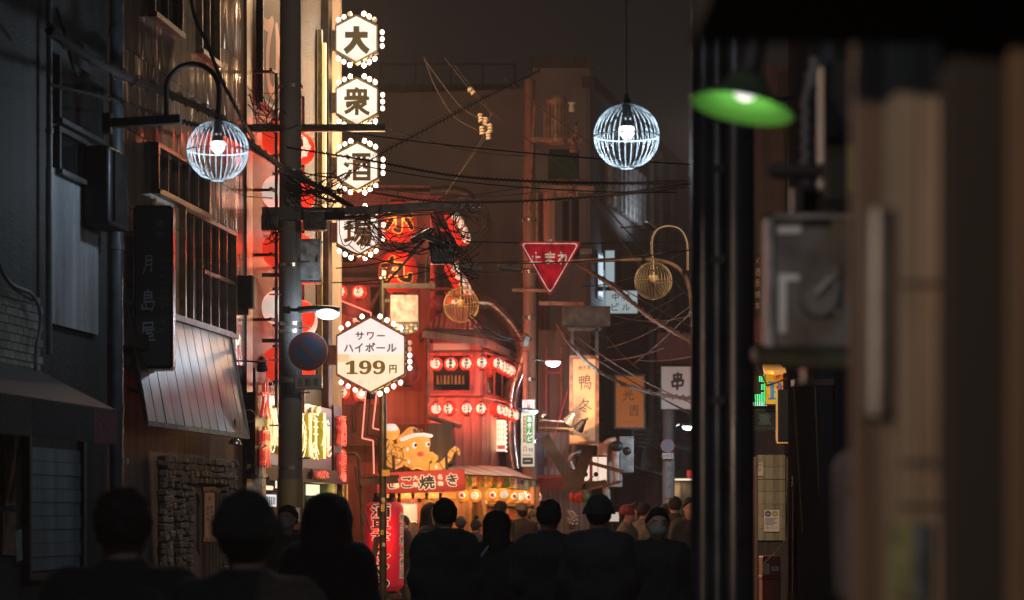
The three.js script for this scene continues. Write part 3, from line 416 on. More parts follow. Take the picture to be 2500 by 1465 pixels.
{
  const fR = [V(1.72, 0, -11.5), V(2.98, 0, -26)], dir = fR[1].clone().sub(fR[0]), L = dir.length(), turn = Math.atan2(-dir.z, dir.x), mid = fR[0].clone().add(fR[1]).multiplyScalar(0.5), n = V(-dir.z, 0, dir.x).normalize().multiplyScalar(2);
  obj('wall', bx(L, 7, 4, mid.x + n.x, 3.5, mid.z + n.z, turn), M.matt, bR2);
  const yl = mat('yellow_edging', [0.12, 0.08, 0.025], 0.7, 0, { map: g2 });
  obj('edge_strip', rod(V(X(1955, 21) - 0.06, Y(930, 21), -21), V(X(1977, 21) - 0.06, Y(1300, 21), -21), 0.009), yl, bR2);
  obj('edge_strip', rod(V(X(2010, 17.8) - 0.06, Y(930, 17.8), -17.8), V(X(2030, 17.8) - 0.06, Y(1450, 17.8), -17.8), 0.007), yl, bR2);
  obj('ledge', [bx(0.5, 0.04, 0.2, X(2030, 15.5), Y(935, 15.5), -15.5)], M.grey, bR2);
  for (const [d, y0, y1] of []) { const x = 1.72 + (d - 11.5) * 0.0869 - 0.015; const w = obj('window', bx(0.03, y1 - y0, 1.4, x, (y0 + y1) / 2, -d), M.steel, bR2); obj('pane', bx(0.01, y1 - y0 - 0.12, 1.25, x - 0.022, (y0 + y1) / 2, -d), M.glass, w); }
}
const bH = thing('plain_brown_building', 'plain brown grey building far behind the green lamp', 'building', V(X(1850, 55), 0, -55));
obj('wall', bx(len(130, 55), 10.4, 6, 0, 5.2, -3), M.brownwall, bH);
obj('parapet', bx(len(130, 55) + 0.2, 0.2, 0.2, 0, 10.5, 0.02), M.darkconcrete, bH);
const bH2 = thing('barred_building', 'reddish lit building with thin vertical bars seen past the green lamp', 'building', V(X(1930, 68), 0, -68));
obj('wall', bx(len(120, 68), 14.2, 6, 0, 7.1, -3), M.pinkwall, bH2);
for (let i = 0; i < 9; i++) obj('bar', rod(V(len(-30 + i * 7, 68), 3, 0.12), V(len(-30 + i * 7, 68), 14, 0.12), 0.028, 5), M.brass, bH2);
// ---------- the column of hexagonal signs ----------
const bulbMat = mat('bulb_glow_warm', [0.9, 0.85, 0.75], 0.4, 0, { glow: [1, 0.93, 0.8], gi: 2.2 }), bulbGeo = new THREE.SphereGeometry(0.036, 12, 9).scale(1, 1.12, 1), capGeo = new THREE.CylinderGeometry(0.018, 0.02, 0.04, 8);
const bulbDim = mat('bulb_glow_dim', [0.7, 0.6, 0.48], 0.3, 0, { glow: [1, 0.85, 0.65], gi: 0.25 });
const grubby = (g, w, h) => { for (let i = 0; i < 240; i++) { const y = h * (1 - rnd() ** 2); g.fillStyle = 'rgba(110,90,60,' + rr(0.01, 0.05) + ')'; g.beginPath(); g.ellipse(rr(0, w), y, rr(2, 26), rr(2, 40), 0, 0, 7); g.fill(); } };
const olive = mat('olive_edge', [0.12, 0.13, 0.02], 0.4, 0, { map: g2 });
function hexSign(px, py, d, hw, top, sh, sl, tex, label, perEdge, perSide, L, bulbs) {
  const t = thing('hexagonal_sign', label, 'sign', at(px, py, d), 0, 'hexagonal signs ringed with bulbs');
  const w = len(hw, d), a = len(top, d), u = len(sh, d), l = len(sl, d), P = [[0, a], [-w, u], [-w, -l], [0, -a], [w, -l], [w, u]];
  const k = (f) => P.map(([x, y]) => [x * f, y * f]);
  obj('housing', put(shape(k(1), 0.2, 0.012), 0, 0, -0.21), M.steel, t);
  obj('rim', P.map((p, i) => bar(V(...p, 0.002), V(...P[(i + 1) % 6], 0.002), 0.022, 0.03)), olive, t);
  const f = flat(k(0.975)); put(f, 0, 0, 0.004); obj('lit_face', f, print('lit_sign_face', tex, 0.98, 0.5, [0.35, 0.36, 0.38]), t);
  obj('bracket', [bx(0.16, 0.3, 0.1, -w - 0.09, 0, -0.12), bx(0.08, len(34, d), 0.14, -w - 0.19, 0, -0.12)], M.steel, t);
  for (const [i, n] of [[0, perEdge], [2, perEdge], [3, perEdge], [4, perSide], [5, perEdge]]) {
    const p = P[i], q = P[(i + 1) % 6], dx = q[0] - p[0], dy = q[1] - p[1], m = Math.hypot(dx, dy), nx = -dy / m, ny = dx / m, s = (p[0] + q[0]) * nx + (p[1] + q[1]) * ny > 0 ? 1 : -1;
    for (let j = 0; j < n; j++) {
      const v = (j + 0.5) / n * 0.82 + 0.09, b = obj('bulb', bulbGeo, rnd() < 0.06 ? bulbDim : bulbMat, t); b.position.set(p[0] + dx * v + nx * s * 0.075, p[1] + dy * v + ny * s * 0.075, -0.06);
      const c = obj('socket', capGeo, M.steel, b); c.position.set(-nx * s * 0.045, -ny * s * 0.045, 0); c.quaternion.setFromUnitVectors(V(0, 1, 0), V(nx * s, ny * s, 0));
    }
  }
  lampArea(t, 0, 0, 0.03, w * 1.5, a * 1.2, 0xfff0dc, L);
  for (const s of [-1, 1]) lampPoint(t, w * 0.5, s * (a + 0.1), -0.1, 0xffc488, bulbs * 1.5, 4);
  return t;
}
const hexTex = (ch) => canvas(256, 288, (g, w, h) => { g.fillStyle = '#f6f4ee'; g.fillRect(0, 0, w, h); grubby(g, w, h); bold(g, ch, 38, 54, 180, ch === '大' ? 21 : 12.5, '#2e2603'); });
const HEX = [[870, 95, '大', 'topmost small hexagonal bulb sign, brush character with three bold strokes'], [871, 248, '衆', 'small hexagonal bulb sign second from the top of the column'], [872, 406, '酒', 'small hexagonal bulb sign third from top, spiky cable crossing its face'], [873, 566, '場', 'small hexagonal bulb sign behind the tangled cables, lowest of four']];
for (const [px, py, ch, lab] of HEX) hexSign(px, py, 36.8, 50.5, 58, 32, 29, hexTex(ch), lab, 3, 3, 13, 2.6);
const bigTex = canvas(512, 576, (g, w, h) => {
  g.fillStyle = '#eceae6'; g.fillRect(0, 0, w, h); g.fillStyle = '#f4e6c6'; g.fillRect(0, 285, w, h); g.fillStyle = '#f3c79a'; g.fillRect(0, 285, 90, 60); grubby(g, w, h);
  row(g, 'サワー', 138, 104, 68, 15, '#3c4a4e', 1.2); row(g, 'ハイボール', 48, 196, 74, 15, '#3c4a4e', 1.12);
  g.fillStyle = '#5c4d0c'; g.font = 'bold 140px serif'; g.save(); g.translate(56, 438); g.scale(1.35, 1); g.fillText('199', 0, 0); g.lineWidth = 5; g.strokeStyle = '#5c4d0c'; g.strokeText('199', 0, 0); g.restore(); stroke(g, '円', 392, 362, 72, 14, '#5c4d0c');
});
hexSign(905, 866, 36.6, 83, 92, 46, 48, bigTex, 'large hexagonal bulb sign advertising drinks for 199 yen above the slender pole', 4, 5, 7, 2.4);
{ // the bright strip behind the hexagons
  const t = thing('vertical_strip_light', 'thin vertical yellow white strip light beside the hexagonal signs', 'strip light', fC.world(5.28, 0, 0.06), fC.turn);
  obj('lit_tube', [bx(0.05, 2.6, 0.05, 0, 7.4, 0)], mat('strip_glow', [0.8, 0.75, 0.4], 0.4, 0, { glow: [1, 0.86, 0.35], gi: 0.55 }), t); obj('housing', bx(0.09, 5.4, 0.06, 0, 6.2, -0.06), olive, t); lampArea(t, 0, 7.4, 0.06, 0.05, 2.6, 0xffdf80, 10, 0, 0, 1);
}
// ---------- neon over the entrance ----------
{
  const yel = mat('neon_letter_body', [0.2, 0.16, 0.01], 0.4, 0, { glow: [0.75, 0.55, 0.03], gi: 0.42 }), tube = mat('neon_tube_white', [0.9, 0.9, 0.7], 0.3, 0, { glow: [1, 0.93, 0.62], gi: 0.95 });
  const red = mat('neon_tube_red', [0.7, 0.1, 0.08], 0.3, 0, { glow: [1, 0.16, 0.1], gi: 0.6 }), redbody = mat('neon_red_body', [0.3, 0.03, 0.03], 0.4, 0, { glow: [0.55, 0.05, 0.04], gi: 0.4 });
  const polyline = (path) => { const out = []; let cur = null; for (const m of path.matchAll(/([MLHVQZ])([^MLHVQZ]*)/g)) { const n = m[2].trim().split(/[ ,]+/).filter(Boolean).map(Number), c = m[1];
    if (c === 'M') { cur = [[n[0], n[1]]]; out.push(cur); } else if (c === 'L') cur.push([n[0], n[1]]); else if (c === 'H') cur.push([n[0], cur.at(-1)[1]]); else if (c === 'V') cur.push([cur.at(-1)[0], n[0]]); else if (c === 'Z') cur.push(cur[0]);
    else for (let i = 0; i < n.length; i += 4) { const [x0, y0] = cur.at(-1); for (let k = 1; k <= 5; k++) { const v = k / 5; cur.push([(1 - v) ** 2 * x0 + 2 * v * (1 - v) * n[i] + v * v * n[i + 2], (1 - v) ** 2 * y0 + 2 * v * (1 - v) * n[i + 1] + v * v * n[i + 3]]); } } } return out; };
  function letter(t, ch, x, y, w, h, z, body, tubeM, bw, off, tr) {
    const B = [], N = [];
    for (const line of polyline(GL[ch])) {
      const pts = line.map(([a, b]) => V(x + (a / 100 - 0.5) * w, y + (0.5 - b / 100) * h, z));
      for (let i = 0; i < pts.length - 1; i++) { if (pts[i].distanceTo(pts[i + 1]) < 1e-4) continue; const n = V(pts[i].y - pts[i + 1].y, pts[i + 1].x - pts[i].x, 0).normalize(); B.push(bar(pts[i], pts[i + 1], 0.04, bw)); for (const s of off ? [-1, 1] : [0]) N.push(rod(pts[i].clone().addScaledVector(n, s * off).setZ(z + 0.05), pts[i + 1].clone().addScaledVector(n, s * off).setZ(z + 0.05), tr, 5)); }
    }
    const l = obj('letter', B.map((g) => g), body, t); obj('neon_tube', N, tubeM, l); return l;
  }
  const t = thing('neon_sign', 'yellow neon lettering above the restaurant entrance, partly behind the concrete pole', 'neon sign', fC.pos, fC.turn);
  [...'ひとめぼれ'].forEach((c, i) => letter(t, c, 0.72 + i * 0.945, 2.75, 0.78, 0.78, 0.2, yel, tube, 0.1, 0.05, 0.008));
  for (const [x, I] of [[0.9, 0.8], [2.4, 0.9], [4.0, 1.1]]) lampPoint(t, x, 2.7, 0.95, 0xffd84a, I * 0.55, 8);
  const t2 = thing('neon_sign', 'red neon characters stacked on the edge nearest the canopy', 'neon sign', fC.world(0.12, 2.78, 0.2), fC.turn, 'red neon characters on the restaurant front');
  letter(t2, '大', 0, 0.3, 0.42, 0.5, 0.06, redbody, red, 0.045, 0.018, 0.007); letter(t2, '衆', 0, -0.32, 0.42, 0.55, 0.06, redbody, red, 0.045, 0.018, 0.007); obj('back_board', bx(0.6, 1.4, 0.03, 0, 0, 0), M.black, t2); lampPoint(t2, 0, 0, 0.4, 0xff3020, 0.5, 6);
  const t3 = thing('neon_sign', 'red neon characters stacked beside the yellow lettering, below the hexagons', 'neon sign', fC.world(5.95, 2.6, 0.12), fC.turn, 'red neon characters on the restaurant front');
  letter(t3, '酒', 0, 0.28, 0.5, 0.5, 0.06, redbody, red, 0.045, 0.018, 0.007); letter(t3, '場', 0, -0.3, 0.5, 0.52, 0.06, redbody, red, 0.045, 0.018, 0.007); obj('back_board', bx(0.6, 1.3, 0.03, 0, 0, 0), M.black, t3); lampPoint(t3, 0, 0, 0.4, 0xff3020, 0.5, 6);
  const t4 = thing('small_neon_sign', 'small red neon plate under the yellow neon lettering', 'neon sign', fC.world(3.9, 2.17, 0.24), fC.turn);
  obj('plate', bx(1.0, 0.14, 0.03, 0, 0, 0), M.black, t4); [...'めぼれ'].forEach((c, i) => letter(t4, c, -0.3 + i * 0.3, 0, 0.24, 0.12, 0.03, redbody, red, 0.02, 0, 0.006));
  // zigzag arrows of thin red tube on the red building
  const t5 = thing('neon_arrow', 'thin red neon tube zigzag descending beside the slender pole', 'neon sign', at(905, 1060, 44));
  const Z = (list, d = 44) => list.map(([x, y]) => at(x, y, d).sub(t5.position)), seg = (p) => p.slice(1).map((q, i) => rod(p[i], q, 0.014, 6));
  obj('neon_tube', [...seg(Z([[893, 955], [884, 1070], [911, 1076], [913, 1157]])), ...seg(Z([[920, 955], [910, 1045], [945, 1055]]))], mat('neon_pink', [0.8, 0.25, 0.2], 0.3, 0, { glow: [1, 0.3, 0.22], gi: 1.1 }), t5);
  obj('backing', seg(Z([[905, 955], [897, 1062], [925, 1068], [925, 1157]], 44.15)).concat(rod(...Z([[905, 950], [905, 975]], 44.3), 0.12)), M.black, t5);
  const t6 = thing('neon_outline', 'slanted red neon tube outline under a pair of small lanterns', 'neon sign', at(860, 755, 46));
  const z6 = (l) => l.map(([x, y]) => at(x, y, 46).sub(t6.position));
  obj('neon_tube', [...seg(z6([[815, 727], [906, 764], [904, 780]])), ...seg(z6([[826, 757], [880, 786]]))], mat('neon_pink_b', [0.8, 0.25, 0.2], 0.3, 0, { glow: [1, 0.25, 0.18], gi: 1.0 }), t6);
  obj('backing', bar(...z6([[815, 742], [900, 780]]), 0.06, 0.2), M.black, t6); lampPoint(t6, 0, 0, 0.3, 0xff5040, 0.8, 6);
}
// ---------- street signs ----------
function roundSign(t, r, dim = 1) {
  const tex = canvas(256, 256, (g) => { g.fillStyle = '#8f3038'; g.beginPath(); g.arc(128, 128, 127, 0, 7); g.fill(); g.fillStyle = '#34506f'; g.beginPath(); g.arc(128, 128, 94, 0, 7); g.fill(); g.strokeStyle = '#8f3038'; g.lineWidth = 24; g.beginPath(); g.moveTo(62, 62); g.lineTo(194, 194); g.stroke(); for (let i = 0; i < 160; i++) { g.fillStyle = 'rgba(40,30,25,' + rr(0.05, 0.22) + ')'; g.fillRect(rr(0, 256), rr(0, 256), rr(1, 7), rr(1, 26)); } });
  const f = put(new THREE.CircleGeometry(r * 0.99, 40), 0, 0, 0.012); obj('face', f, print('round_sign_face', tex, 0, 0.45, [dim, dim, dim]), t);
  obj('plate', put(new THREE.CylinderGeometry(r, r, 0.02, 40), 0, 0, 0, 0, Math.PI / 2), M.grey, t); obj('bracket', [bx(0.05, r, 0.06, 0, 0, -0.05)], M.galv, t);
}
const plateTex = canvas(256, 96, (g) => { g.fillStyle = '#c9c4b8'; g.fillRect(0, 0, 256, 96); row(g, '自動車', 18, 18, 60, 9, '#3c3430', 1.3); });
{
  const t = thing('no_parking_sign', 'worn round no parking sign on the thick concrete pole', 'street sign', at(752, 858, 30.6)); roundSign(t, len(48, 30.6), 0.12);
  const p = thing('sign_plate', 'grey plate with three characters under the worn no parking sign', 'sign plate', at(752, 933, 30.6));
  obj('plate', rb(len(66, 30.6), len(37, 30.6), 0.012, 0.005, 0, 0, 0), M.steel, p); obj('face', pl(len(63, 30.6), len(34, 30.6), 0, 0, 0.0085), print('plate_face', plateTex, 0, 0.5, [0.16, 0.15, 0.135]), p); obj('bracket', bx(0.04, 0.1, 0.05, -0.03, 0, -0.035), M.galv, p);
  const t2 = thing('no_parking_sign', 'small bright round no parking sign on the far grey pole', 'street sign', at(1630, 1088, 50)); roundSign(t2, len(16.5, 50), 1);
  const p2 = thing('sign_plate', 'tiny white plate under the small far no parking sign', 'sign plate', at(1630, 1113, 50));
  obj('plate', rb(len(27, 50), len(15, 50), 0.012, 0.005, 0, 0, 0), M.white, p2); obj('face', pl(len(26, 50), len(14, 50), 0, 0, 0.0085), print('plate_face', plateTex, 0, 0.5), p2);
}
{ // the inverted red triangle
  const d = 28.4, t = thing('stop_sign', 'red inverted triangle stop sign with white border and white lettering', 'street sign', at(1342.5, 655, d)); t.rotation.y = 0.04;
  const tri = (inset) => { const w = len(78, d) - inset * 1.73, h0 = len(65, d) - inset, h1 = -len(71, d) + inset * 2, r = 0.035, s = new THREE.Shape(); const P = [[-w, h0], [w, h0], [0, h1]]; P.forEach((p, i) => { const a = P[(i + 2) % 3], b = P[(i + 1) % 3], f = (q) => { const m = Math.hypot(q[0] - p[0], q[1] - p[1]); return [p[0] + (q[0] - p[0]) / m * r * 1.7, p[1] + (q[1] - p[1]) / m * r * 1.7]; }, u = f(a), v = f(b); i ? s.lineTo(...u) : s.moveTo(...u); s.quadraticCurveTo(...p, ...v); }); s.closePath(); return s; };
  const red = mat('sign_red', [0.42, 0.012, 0.03], 0.8, 0, { map: g2, specularIntensity: 0.15 });
  obj('plate', new THREE.ExtrudeGeometry(tri(0), { depth: 0.014, bevelEnabled: false, curveSegments: 6 }), red, t);
  const ring = tri(0.018); ring.holes.push(tri(0.03)); obj('border', put(new THREE.ExtrudeGeometry(ring, { depth: 0.003, bevelEnabled: false, curveSegments: 6 }), 0, 0, 0.0145), M.white, t);
  const letters = []; [...'止まれ'].forEach((c, i) => { const ctx = GL[c]; const pts = ctx.match(/[MLHVQZ][^MLHVQZ]*/g); let cur; for (const m of pts) { const n = m.slice(1).trim().split(/[ ,]+/).filter(Boolean).map(Number), L = (x, y) => V((x / 100 - 0.5) * 0.155 + (i - 1) * 0.165, (0.5 - y / 100) * 0.155 + 0.12, 0.017); const add = (x, y) => { if (Math.hypot(x - cur[0], y - cur[1]) > 0.5) letters.push(bar(L(...cur), L(x, y), 0.004, 0.02)); letters.push(put(new THREE.CylinderGeometry(0.01, 0.01, 0.004, 8), ...L(x, y).toArray(), 0, Math.PI / 2)); cur = [x, y]; };
    if (m[0] === 'M') { cur = [n[0], n[1]]; letters.push(put(new THREE.CylinderGeometry(0.01, 0.01, 0.004, 8), ...L(...cur).toArray(), 0, Math.PI / 2)); } else if (m[0] === 'L') add(n[0], n[1]); else if (m[0] === 'H') add(n[0], cur[1]); else if (m[0] === 'V') add(cur[0], n[0]); else if (m[0] === 'Q') for (let q = 0; q < n.length; q += 4) { const [x0, y0] = cur; for (let k = 1; k <= 4; k++) { const v = k / 4; add((1 - v) ** 2 * x0 + 2 * v * (1 - v) * n[q] + v * v * n[q + 2], (1 - v) ** 2 * y0 + 2 * v * (1 - v) * n[q + 1] + v * v * n[q + 3]); } } } });
  obj('lettering', letters, M.white, t);
  obj('back_bracket', [bx(0.5, 0.05, 0.03, 0, 0.2, -0.025), bx(0.05, 0.5, 0.03, 0, 0.1, -0.055)], M.galv, t);
}
{ // black vertical sign of the grill restaurant
  const d = 25.4, w = len(93, d), h = len(400, d), t = thing('vertical_shop_sign', 'tall unlit black vertical sign with grey brush characters', 'sign', at(373.5, 700, d), 0.06);
  obj('housing', rb(w, h, 0.34, 0.035, 0, 0, -0.17, 0, 0, 0, 3), M.black, t);
  const tex = canvas(256, 1024, (g, W, H) => { g.fillStyle = '#0c0d0e'; g.fillRect(0, 0, W, H); column(g, '焼肉', 150, 70, 58, 7, '#7d868a', 1.25); column(g, '月', 44, 300, 130, 8, '#c4ccd4', 1, 0.75); column(g, '島屋', 34, 530, 140, 9, '#c4ccd4', 1.45, 0.8); g.fillStyle = '#7d868a'; g.font = '34px serif'; g.save(); g.translate(186, 330); g.rotate(Math.PI / 2); [...'TUKISIMAYA'].forEach((c, i) => g.fillText(c, i * 50, 0)); g.restore(); });
  obj('face', pl(w * 0.9, h * 0.96, 0, 0, 0.004), print('black_sign_face', tex, 0, 0.35), t);
  obj('side_trim', [bx(0.012, h * 0.97, 0.3, w / 2 + 0.004, 0, -0.17), bx(0.012, h * 0.97, 0.3, -w / 2 - 0.004, 0, -0.17), bx(w * 0.9, 0.012, 0.3, 0, -h / 2 - 0.004, -0.17)], M.galv, t);
  for (const y of [len(118, d), -len(122, d)]) obj('bracket', [rb(0.28, 0.2, 0.12, 0.03, -w / 2 - 0.14, y, -0.2), rod(V(-w / 2 - 0.4, y + 0.02, -0.2), V(-w / 2, y + 0.02, -0.2), 0.03)], M.galv, t);
}
{ // blank white board with broken-tile pattern at its foot
  const d = 37.9, w = len(70, d), h = len(97, d), t = thing('blank_board_sign', 'blank pale board with rounded corner and colourful mosaic foot', 'sign', at(987, 767, d));
  const s = (k, x = 0) => { const a = w / 2 * k, b = h / 2 * k, r = 0.16, q = new THREE.Shape(); q.moveTo(-a, b); q.lineTo(-a, -b + 0.02); q.lineTo(-a + 0.02, -b); q.lineTo(a - r, -b); q.quadraticCurveTo(a, -b, a, -b + r); q.lineTo(a, b); q.closePath(); return q; };
  obj('housing', put(new THREE.ExtrudeGeometry(s(1), { depth: 0.1, bevelEnabled: false }), 0, 0, -0.1), M.steel, t);
  const yb = -h / 2 + len(30, d), pts = [[-w * 0.475, yb], [w * 0.475, yb], [w * 0.475, h * 0.475], [-w * 0.475, h * 0.475]];
  obj('board', put(shape(pts, 0.006), 0, 0, 0.001), mat('warm_white_board', [0.36, 0.35, 0.38], 0.5, 0, { map: g2 }), t);
  const cols = [[0.02, 0.22, 0.34], [0.5, 0.42, 0.33], [0.05, 0.32, 0.4], [0.45, 0.4, 0.36], [0.1, 0.08, 0.07], [0.4, 0.25, 0.15]].map((c) => mat('mosaic_glaze', c, 0.3));
  const base = obj('mosaic', put(shape([[-w * 0.475, yb - 0.004], [-w * 0.475, -h * 0.49], [w * 0.3, -h * 0.49], [w * 0.47, -h * 0.36], [w * 0.475, yb - 0.004]], 0.003), 0, 0, 0.001), M.steel, t);
  for (let i = 0; i < 6; i++) for (let j = 0; j < 3; j++) { if (i > 4 && j < 1) continue; const cx = -w * 0.4 + i * w * 0.16 + rr(-0.01, 0.01), cyy = -h * 0.44 + j * 0.05 + rr(-0.006, 0.006), n = 5, ph = rr(0, 6), pp = [...Array(n)].map((_, k) => [cx + Math.cos(ph + k / n * 6.28) * rr(0.022, 0.032), cyy + Math.sin(ph + k / n * 6.28) * rr(0.02, 0.027)]); obj('tile', put(shape(pp, 0.004), 0, 0, 0.005), cols[Math.floor(rr(0, 6))], base); }
  each('bracket', [bx(len(40, d), 0.05, 0.06, -len(28, d), h * 0.36, -0.14), bx(len(40, d), 0.05, 0.06, -len(28, d), -h * 0.3, -0.14)], M.steel, t);
}
function boxSign(px0, py0, px1, py1, d, tex, gi, o) { // a framed box sign facing the street
  const w = len(px1 - px0, d), h = len(py1 - py0, d), t = thing(o.name ?? 'shop_sign', o.label, 'sign', at((px0 + px1) / 2, (py0 + py1) / 2, d), o.turn ?? 0);
  const dep = o.depth ?? 0.16; obj('housing', bx(w, h, dep, 0, 0, -dep / 2), o.body ?? M.steel, t);
  const b = o.border ?? 0.03; obj('frame', [bx(w, b, 0.02, 0, h / 2 - b / 2, 0.011), bx(w, b, 0.02, 0, -h / 2 + b / 2, 0.011), bx(b, h - 2 * b, 0.02, -w / 2 + b / 2, 0, 0.011), bx(b, h - 2 * b, 0.02, w / 2 - b / 2, 0, 0.011)], o.frame ?? M.steel, t);
  obj(gi ? 'lit_face' : 'face', pl(w - 2 * b, h - 2 * b, 0, 0, 0.005), print(gi ? 'lit_sign_face' : 'sign_face', tex, gi, 0.6, o.tint ?? [1, 1, 1]), t);
  if (o.L) lampArea(t, 0, 0, 0.03, w * 0.9, h * 0.9, o.color ?? 0xffffff, o.L);
  return t;
}
const sign = (w, h, bg, draw) => canvas(w, h, (g) => { g.fillStyle = bg; g.fillRect(0, 0, w, h); draw(g, w, h); });
{ // the paper coloured hanging sign lit from its own spotlight
  const t = boxSign(1390, 868, 1462, 1086, 45, sign(256, 800, '#c89a72', (g) => { row(g, '焼き鳥', 56, 60, 48, 8, '#3a2c22', 1.05); stroke(g, '鴨', 60, 150, 150, 7, '#241a14'); stroke(g, '冬', 64, 380, 140, 8, '#241a14', 1.1); g.strokeStyle = '#a8432c'; g.lineWidth = 4; g.strokeRect(40, 540, 44, 60); stroke(g, '串', 46, 546, 32, 8, '#a8432c'); g.fillStyle = '#3a2c22'; g.save(); g.translate(150, 590); g.rotate(-0.5); g.beginPath(); g.ellipse(0, 0, 34, 17, 0, 0, 7); g.fill(); g.restore(); stroke(g, 'は', 132, 690, 40, 9, '#3a2c22'); }), 0, { label: 'tall cream hanging sign with brush calligraphy and copper frame', border: 0.07, frame: mat('copper_frame', [0.3, 0.12, 0.06], 0.4, 0.3, { map: g2 }), depth: 0.22 });
  obj('hanger', [bx(0.06, 0.5, 0.06, -0.22, 1.05, -0.1), bx(0.06, 0.55, 0.06, 0.24, 1.07, -0.1), bx(0.62, 0.06, 0.06, 0, 1.33, -0.1), bx(0.9, 0.35, 0.4, 0.05, 1.6, -0.4)], M.steel, t);
  for (const [y, k] of [[1026, 0], [1045, 1]]) {
    const s = thing('sign_spotlight', k ? 'lower dark gooseneck spotlight before the cream hanging sign' : 'upper pale gooseneck spotlight before the cream hanging sign', 'lamp', at(1316, y, 44.4)), e = at(k ? 1412 : 1388, y + (k ? 2 : 4), 44.3).sub(s.position), tip = e.clone().add(V(0.09, 0.13, 0.1));
    obj('arm', rod(V(0, 0, 0), e, 0.025), k ? M.brass : M.galv, s);
    obj('lamp_head', [rod(e, tip, 0.11, 10, 0.05), sp(0.055, ...tip.toArray())], k ? M.black : M.galv, s);
    const l = new THREE.SpotLight(0xffc890, 9, 0.75, 0.6); l.position.set(0.55, 0.05, 0.75); l.name = 'lamp'; s.add(l); l.target.position.set(0.65, 0.5, -0.4); s.add(l.target);
  }
}
boxSign(1499, 914, 1576, 1048, 50, sign(256, 448, '#b5681a', (g) => { row(g, '焼', 30, 40, 70, 5, '#8a4d12'); stroke(g, '光', 60, 110, 110, 8, '#3a2410'); stroke(g, '圀', 120, 250, 96, 7, '#3a2410'); g.fillStyle = '#8a4d12'; g.fillRect(60, 400, 130, 5); }), 0.1, { label: 'square orange hanging sign with two dark brush characters', border: 0.04, L: 0.6, color: 0xffb060 });
boxSign(1612, 893, 1695, 1001, 50, sign(256, 320, '#b9b4ae', (g) => { stroke(g, '串', 70, 50, 120, 15, '#15110f'); }), 0.12, { label: 'white hanging sign with one thick black brush character', border: 0.02, L: 0.4 });
{ const t = thing('hooded_awning', 'dull purple hooded awning above the white brush character sign', 'awning', at(1650, 850, 50.3)); const w = len(90, 50), h = len(75, 50);
  obj('cloth', [put(shape([[0, 0], [0.55, 0], [0.5, h * 0.55], [0.25, h * 0.85], [0, h]], w), -w / 2, -h / 2, 0, Math.PI / 2)].map((g) => g), mat('purple_cloth', [0.16, 0.075, 0.1], 0.8, 0, { map: fi }), t); obj('frame', [bx(w, 0.2, 0.3, 0, -h / 2 - 0.11, -0.3)], M.black, t); }
boxSign(1476, 708, 1558, 767, 62, sign(320, 240, '#b9cfd6', (g) => { row(g, '中村', 60, 22, 84, 10, '#1c2a30', 1.25); row(g, 'ビル', 50, 132, 84, 10, '#1c2a30', 1.35); }), 0.5, { name: 'building_name_sign', label: 'lit pale blue sign with four characters on the side street building', border: 0.02, L: 1.6, color: 0xcfeaff });
{ const t = thing('lit_window', 'tall pale blue lit window above the four character sign', 'window', at(1497, 656, 62)); obj('frame', [bx(len(48, 62), len(95, 62), 0.1, 0, 0, -0.06)], M.steel, t); obj('lit_pane', bx(len(22, 62), len(88, 62), 0.02, -len(8, 62), 0, 0.0), mat('lit_pane_blue', [0.5, 0.6, 0.65], 0.4, 0, { glow: [0.55, 0.78, 0.88], gi: 0.45 }), t); obj('pane', bx(len(16, 62), len(88, 62), 0.02, len(14, 62), 0, 0), M.glass, t); lampArea(t, 0, 0, 0.1, 0.4, 0.9, 0xcfeaff, 1.2); }
{ // signs hung on the second concrete pole
  boxSign(1275, 976, 1306, 1004, 44, sign(128, 116, '#cfc9bd', (g) => { g.strokeStyle = '#b03a32'; g.lineWidth = 6; g.strokeRect(22, 14, 84, 86); stroke(g, '質', 34, 24, 62, 9, '#b03a32'); }), 0.08, { label: 'small square white sign with red character above the green lettered sign', border: 0.012, depth: 0.06, body: M.white, frame: M.white });
  boxSign(1272, 1006, 1305, 1139, 44, sign(192, 768, '#c8bda6', (g) => { g.fillStyle = '#8f5a1e'; g.fillRect(20, 50, 44, 380); g.fillStyle = '#2f7a3c'; g.fillRect(72, 40, 100, 400); column(g, 'あきんど', 80, 52, 84, 14, '#e8e4d4', 1.12); column(g, '焼肉焼鳥本丸', 26, 70, 34, 8, '#d8c8a0', 1.6); g.strokeStyle = '#b0322a'; g.lineWidth = 12; g.beginPath(); g.moveTo(34, 560); g.lineTo(34, 500); g.quadraticCurveTo(54, 474, 74, 500); g.lineTo(74, 545); g.stroke(); g.fillStyle = '#b0322a'; g.beginPath(); g.moveTo(58, 535); g.lineTo(90, 535); g.lineTo(74, 562); g.fill(); g.fillStyle = '#222'; g.font = 'bold 70px sans-serif'; g.fillText('10', 100, 562); g.font = 'bold 30px sans-serif'; g.fillText('06·66·6411', 18, 624); g.fillRect(14, 650, 164, 96); g.fillStyle = '#c8bda6'; g.fillRect(40, 690, 100, 12); }), 0.14, { name: 'vertical_shop_sign', label: 'narrow vertical sign with white characters on green and a red arrow', border: 0.012, depth: 0.08, body: M.white, frame: M.white });
}
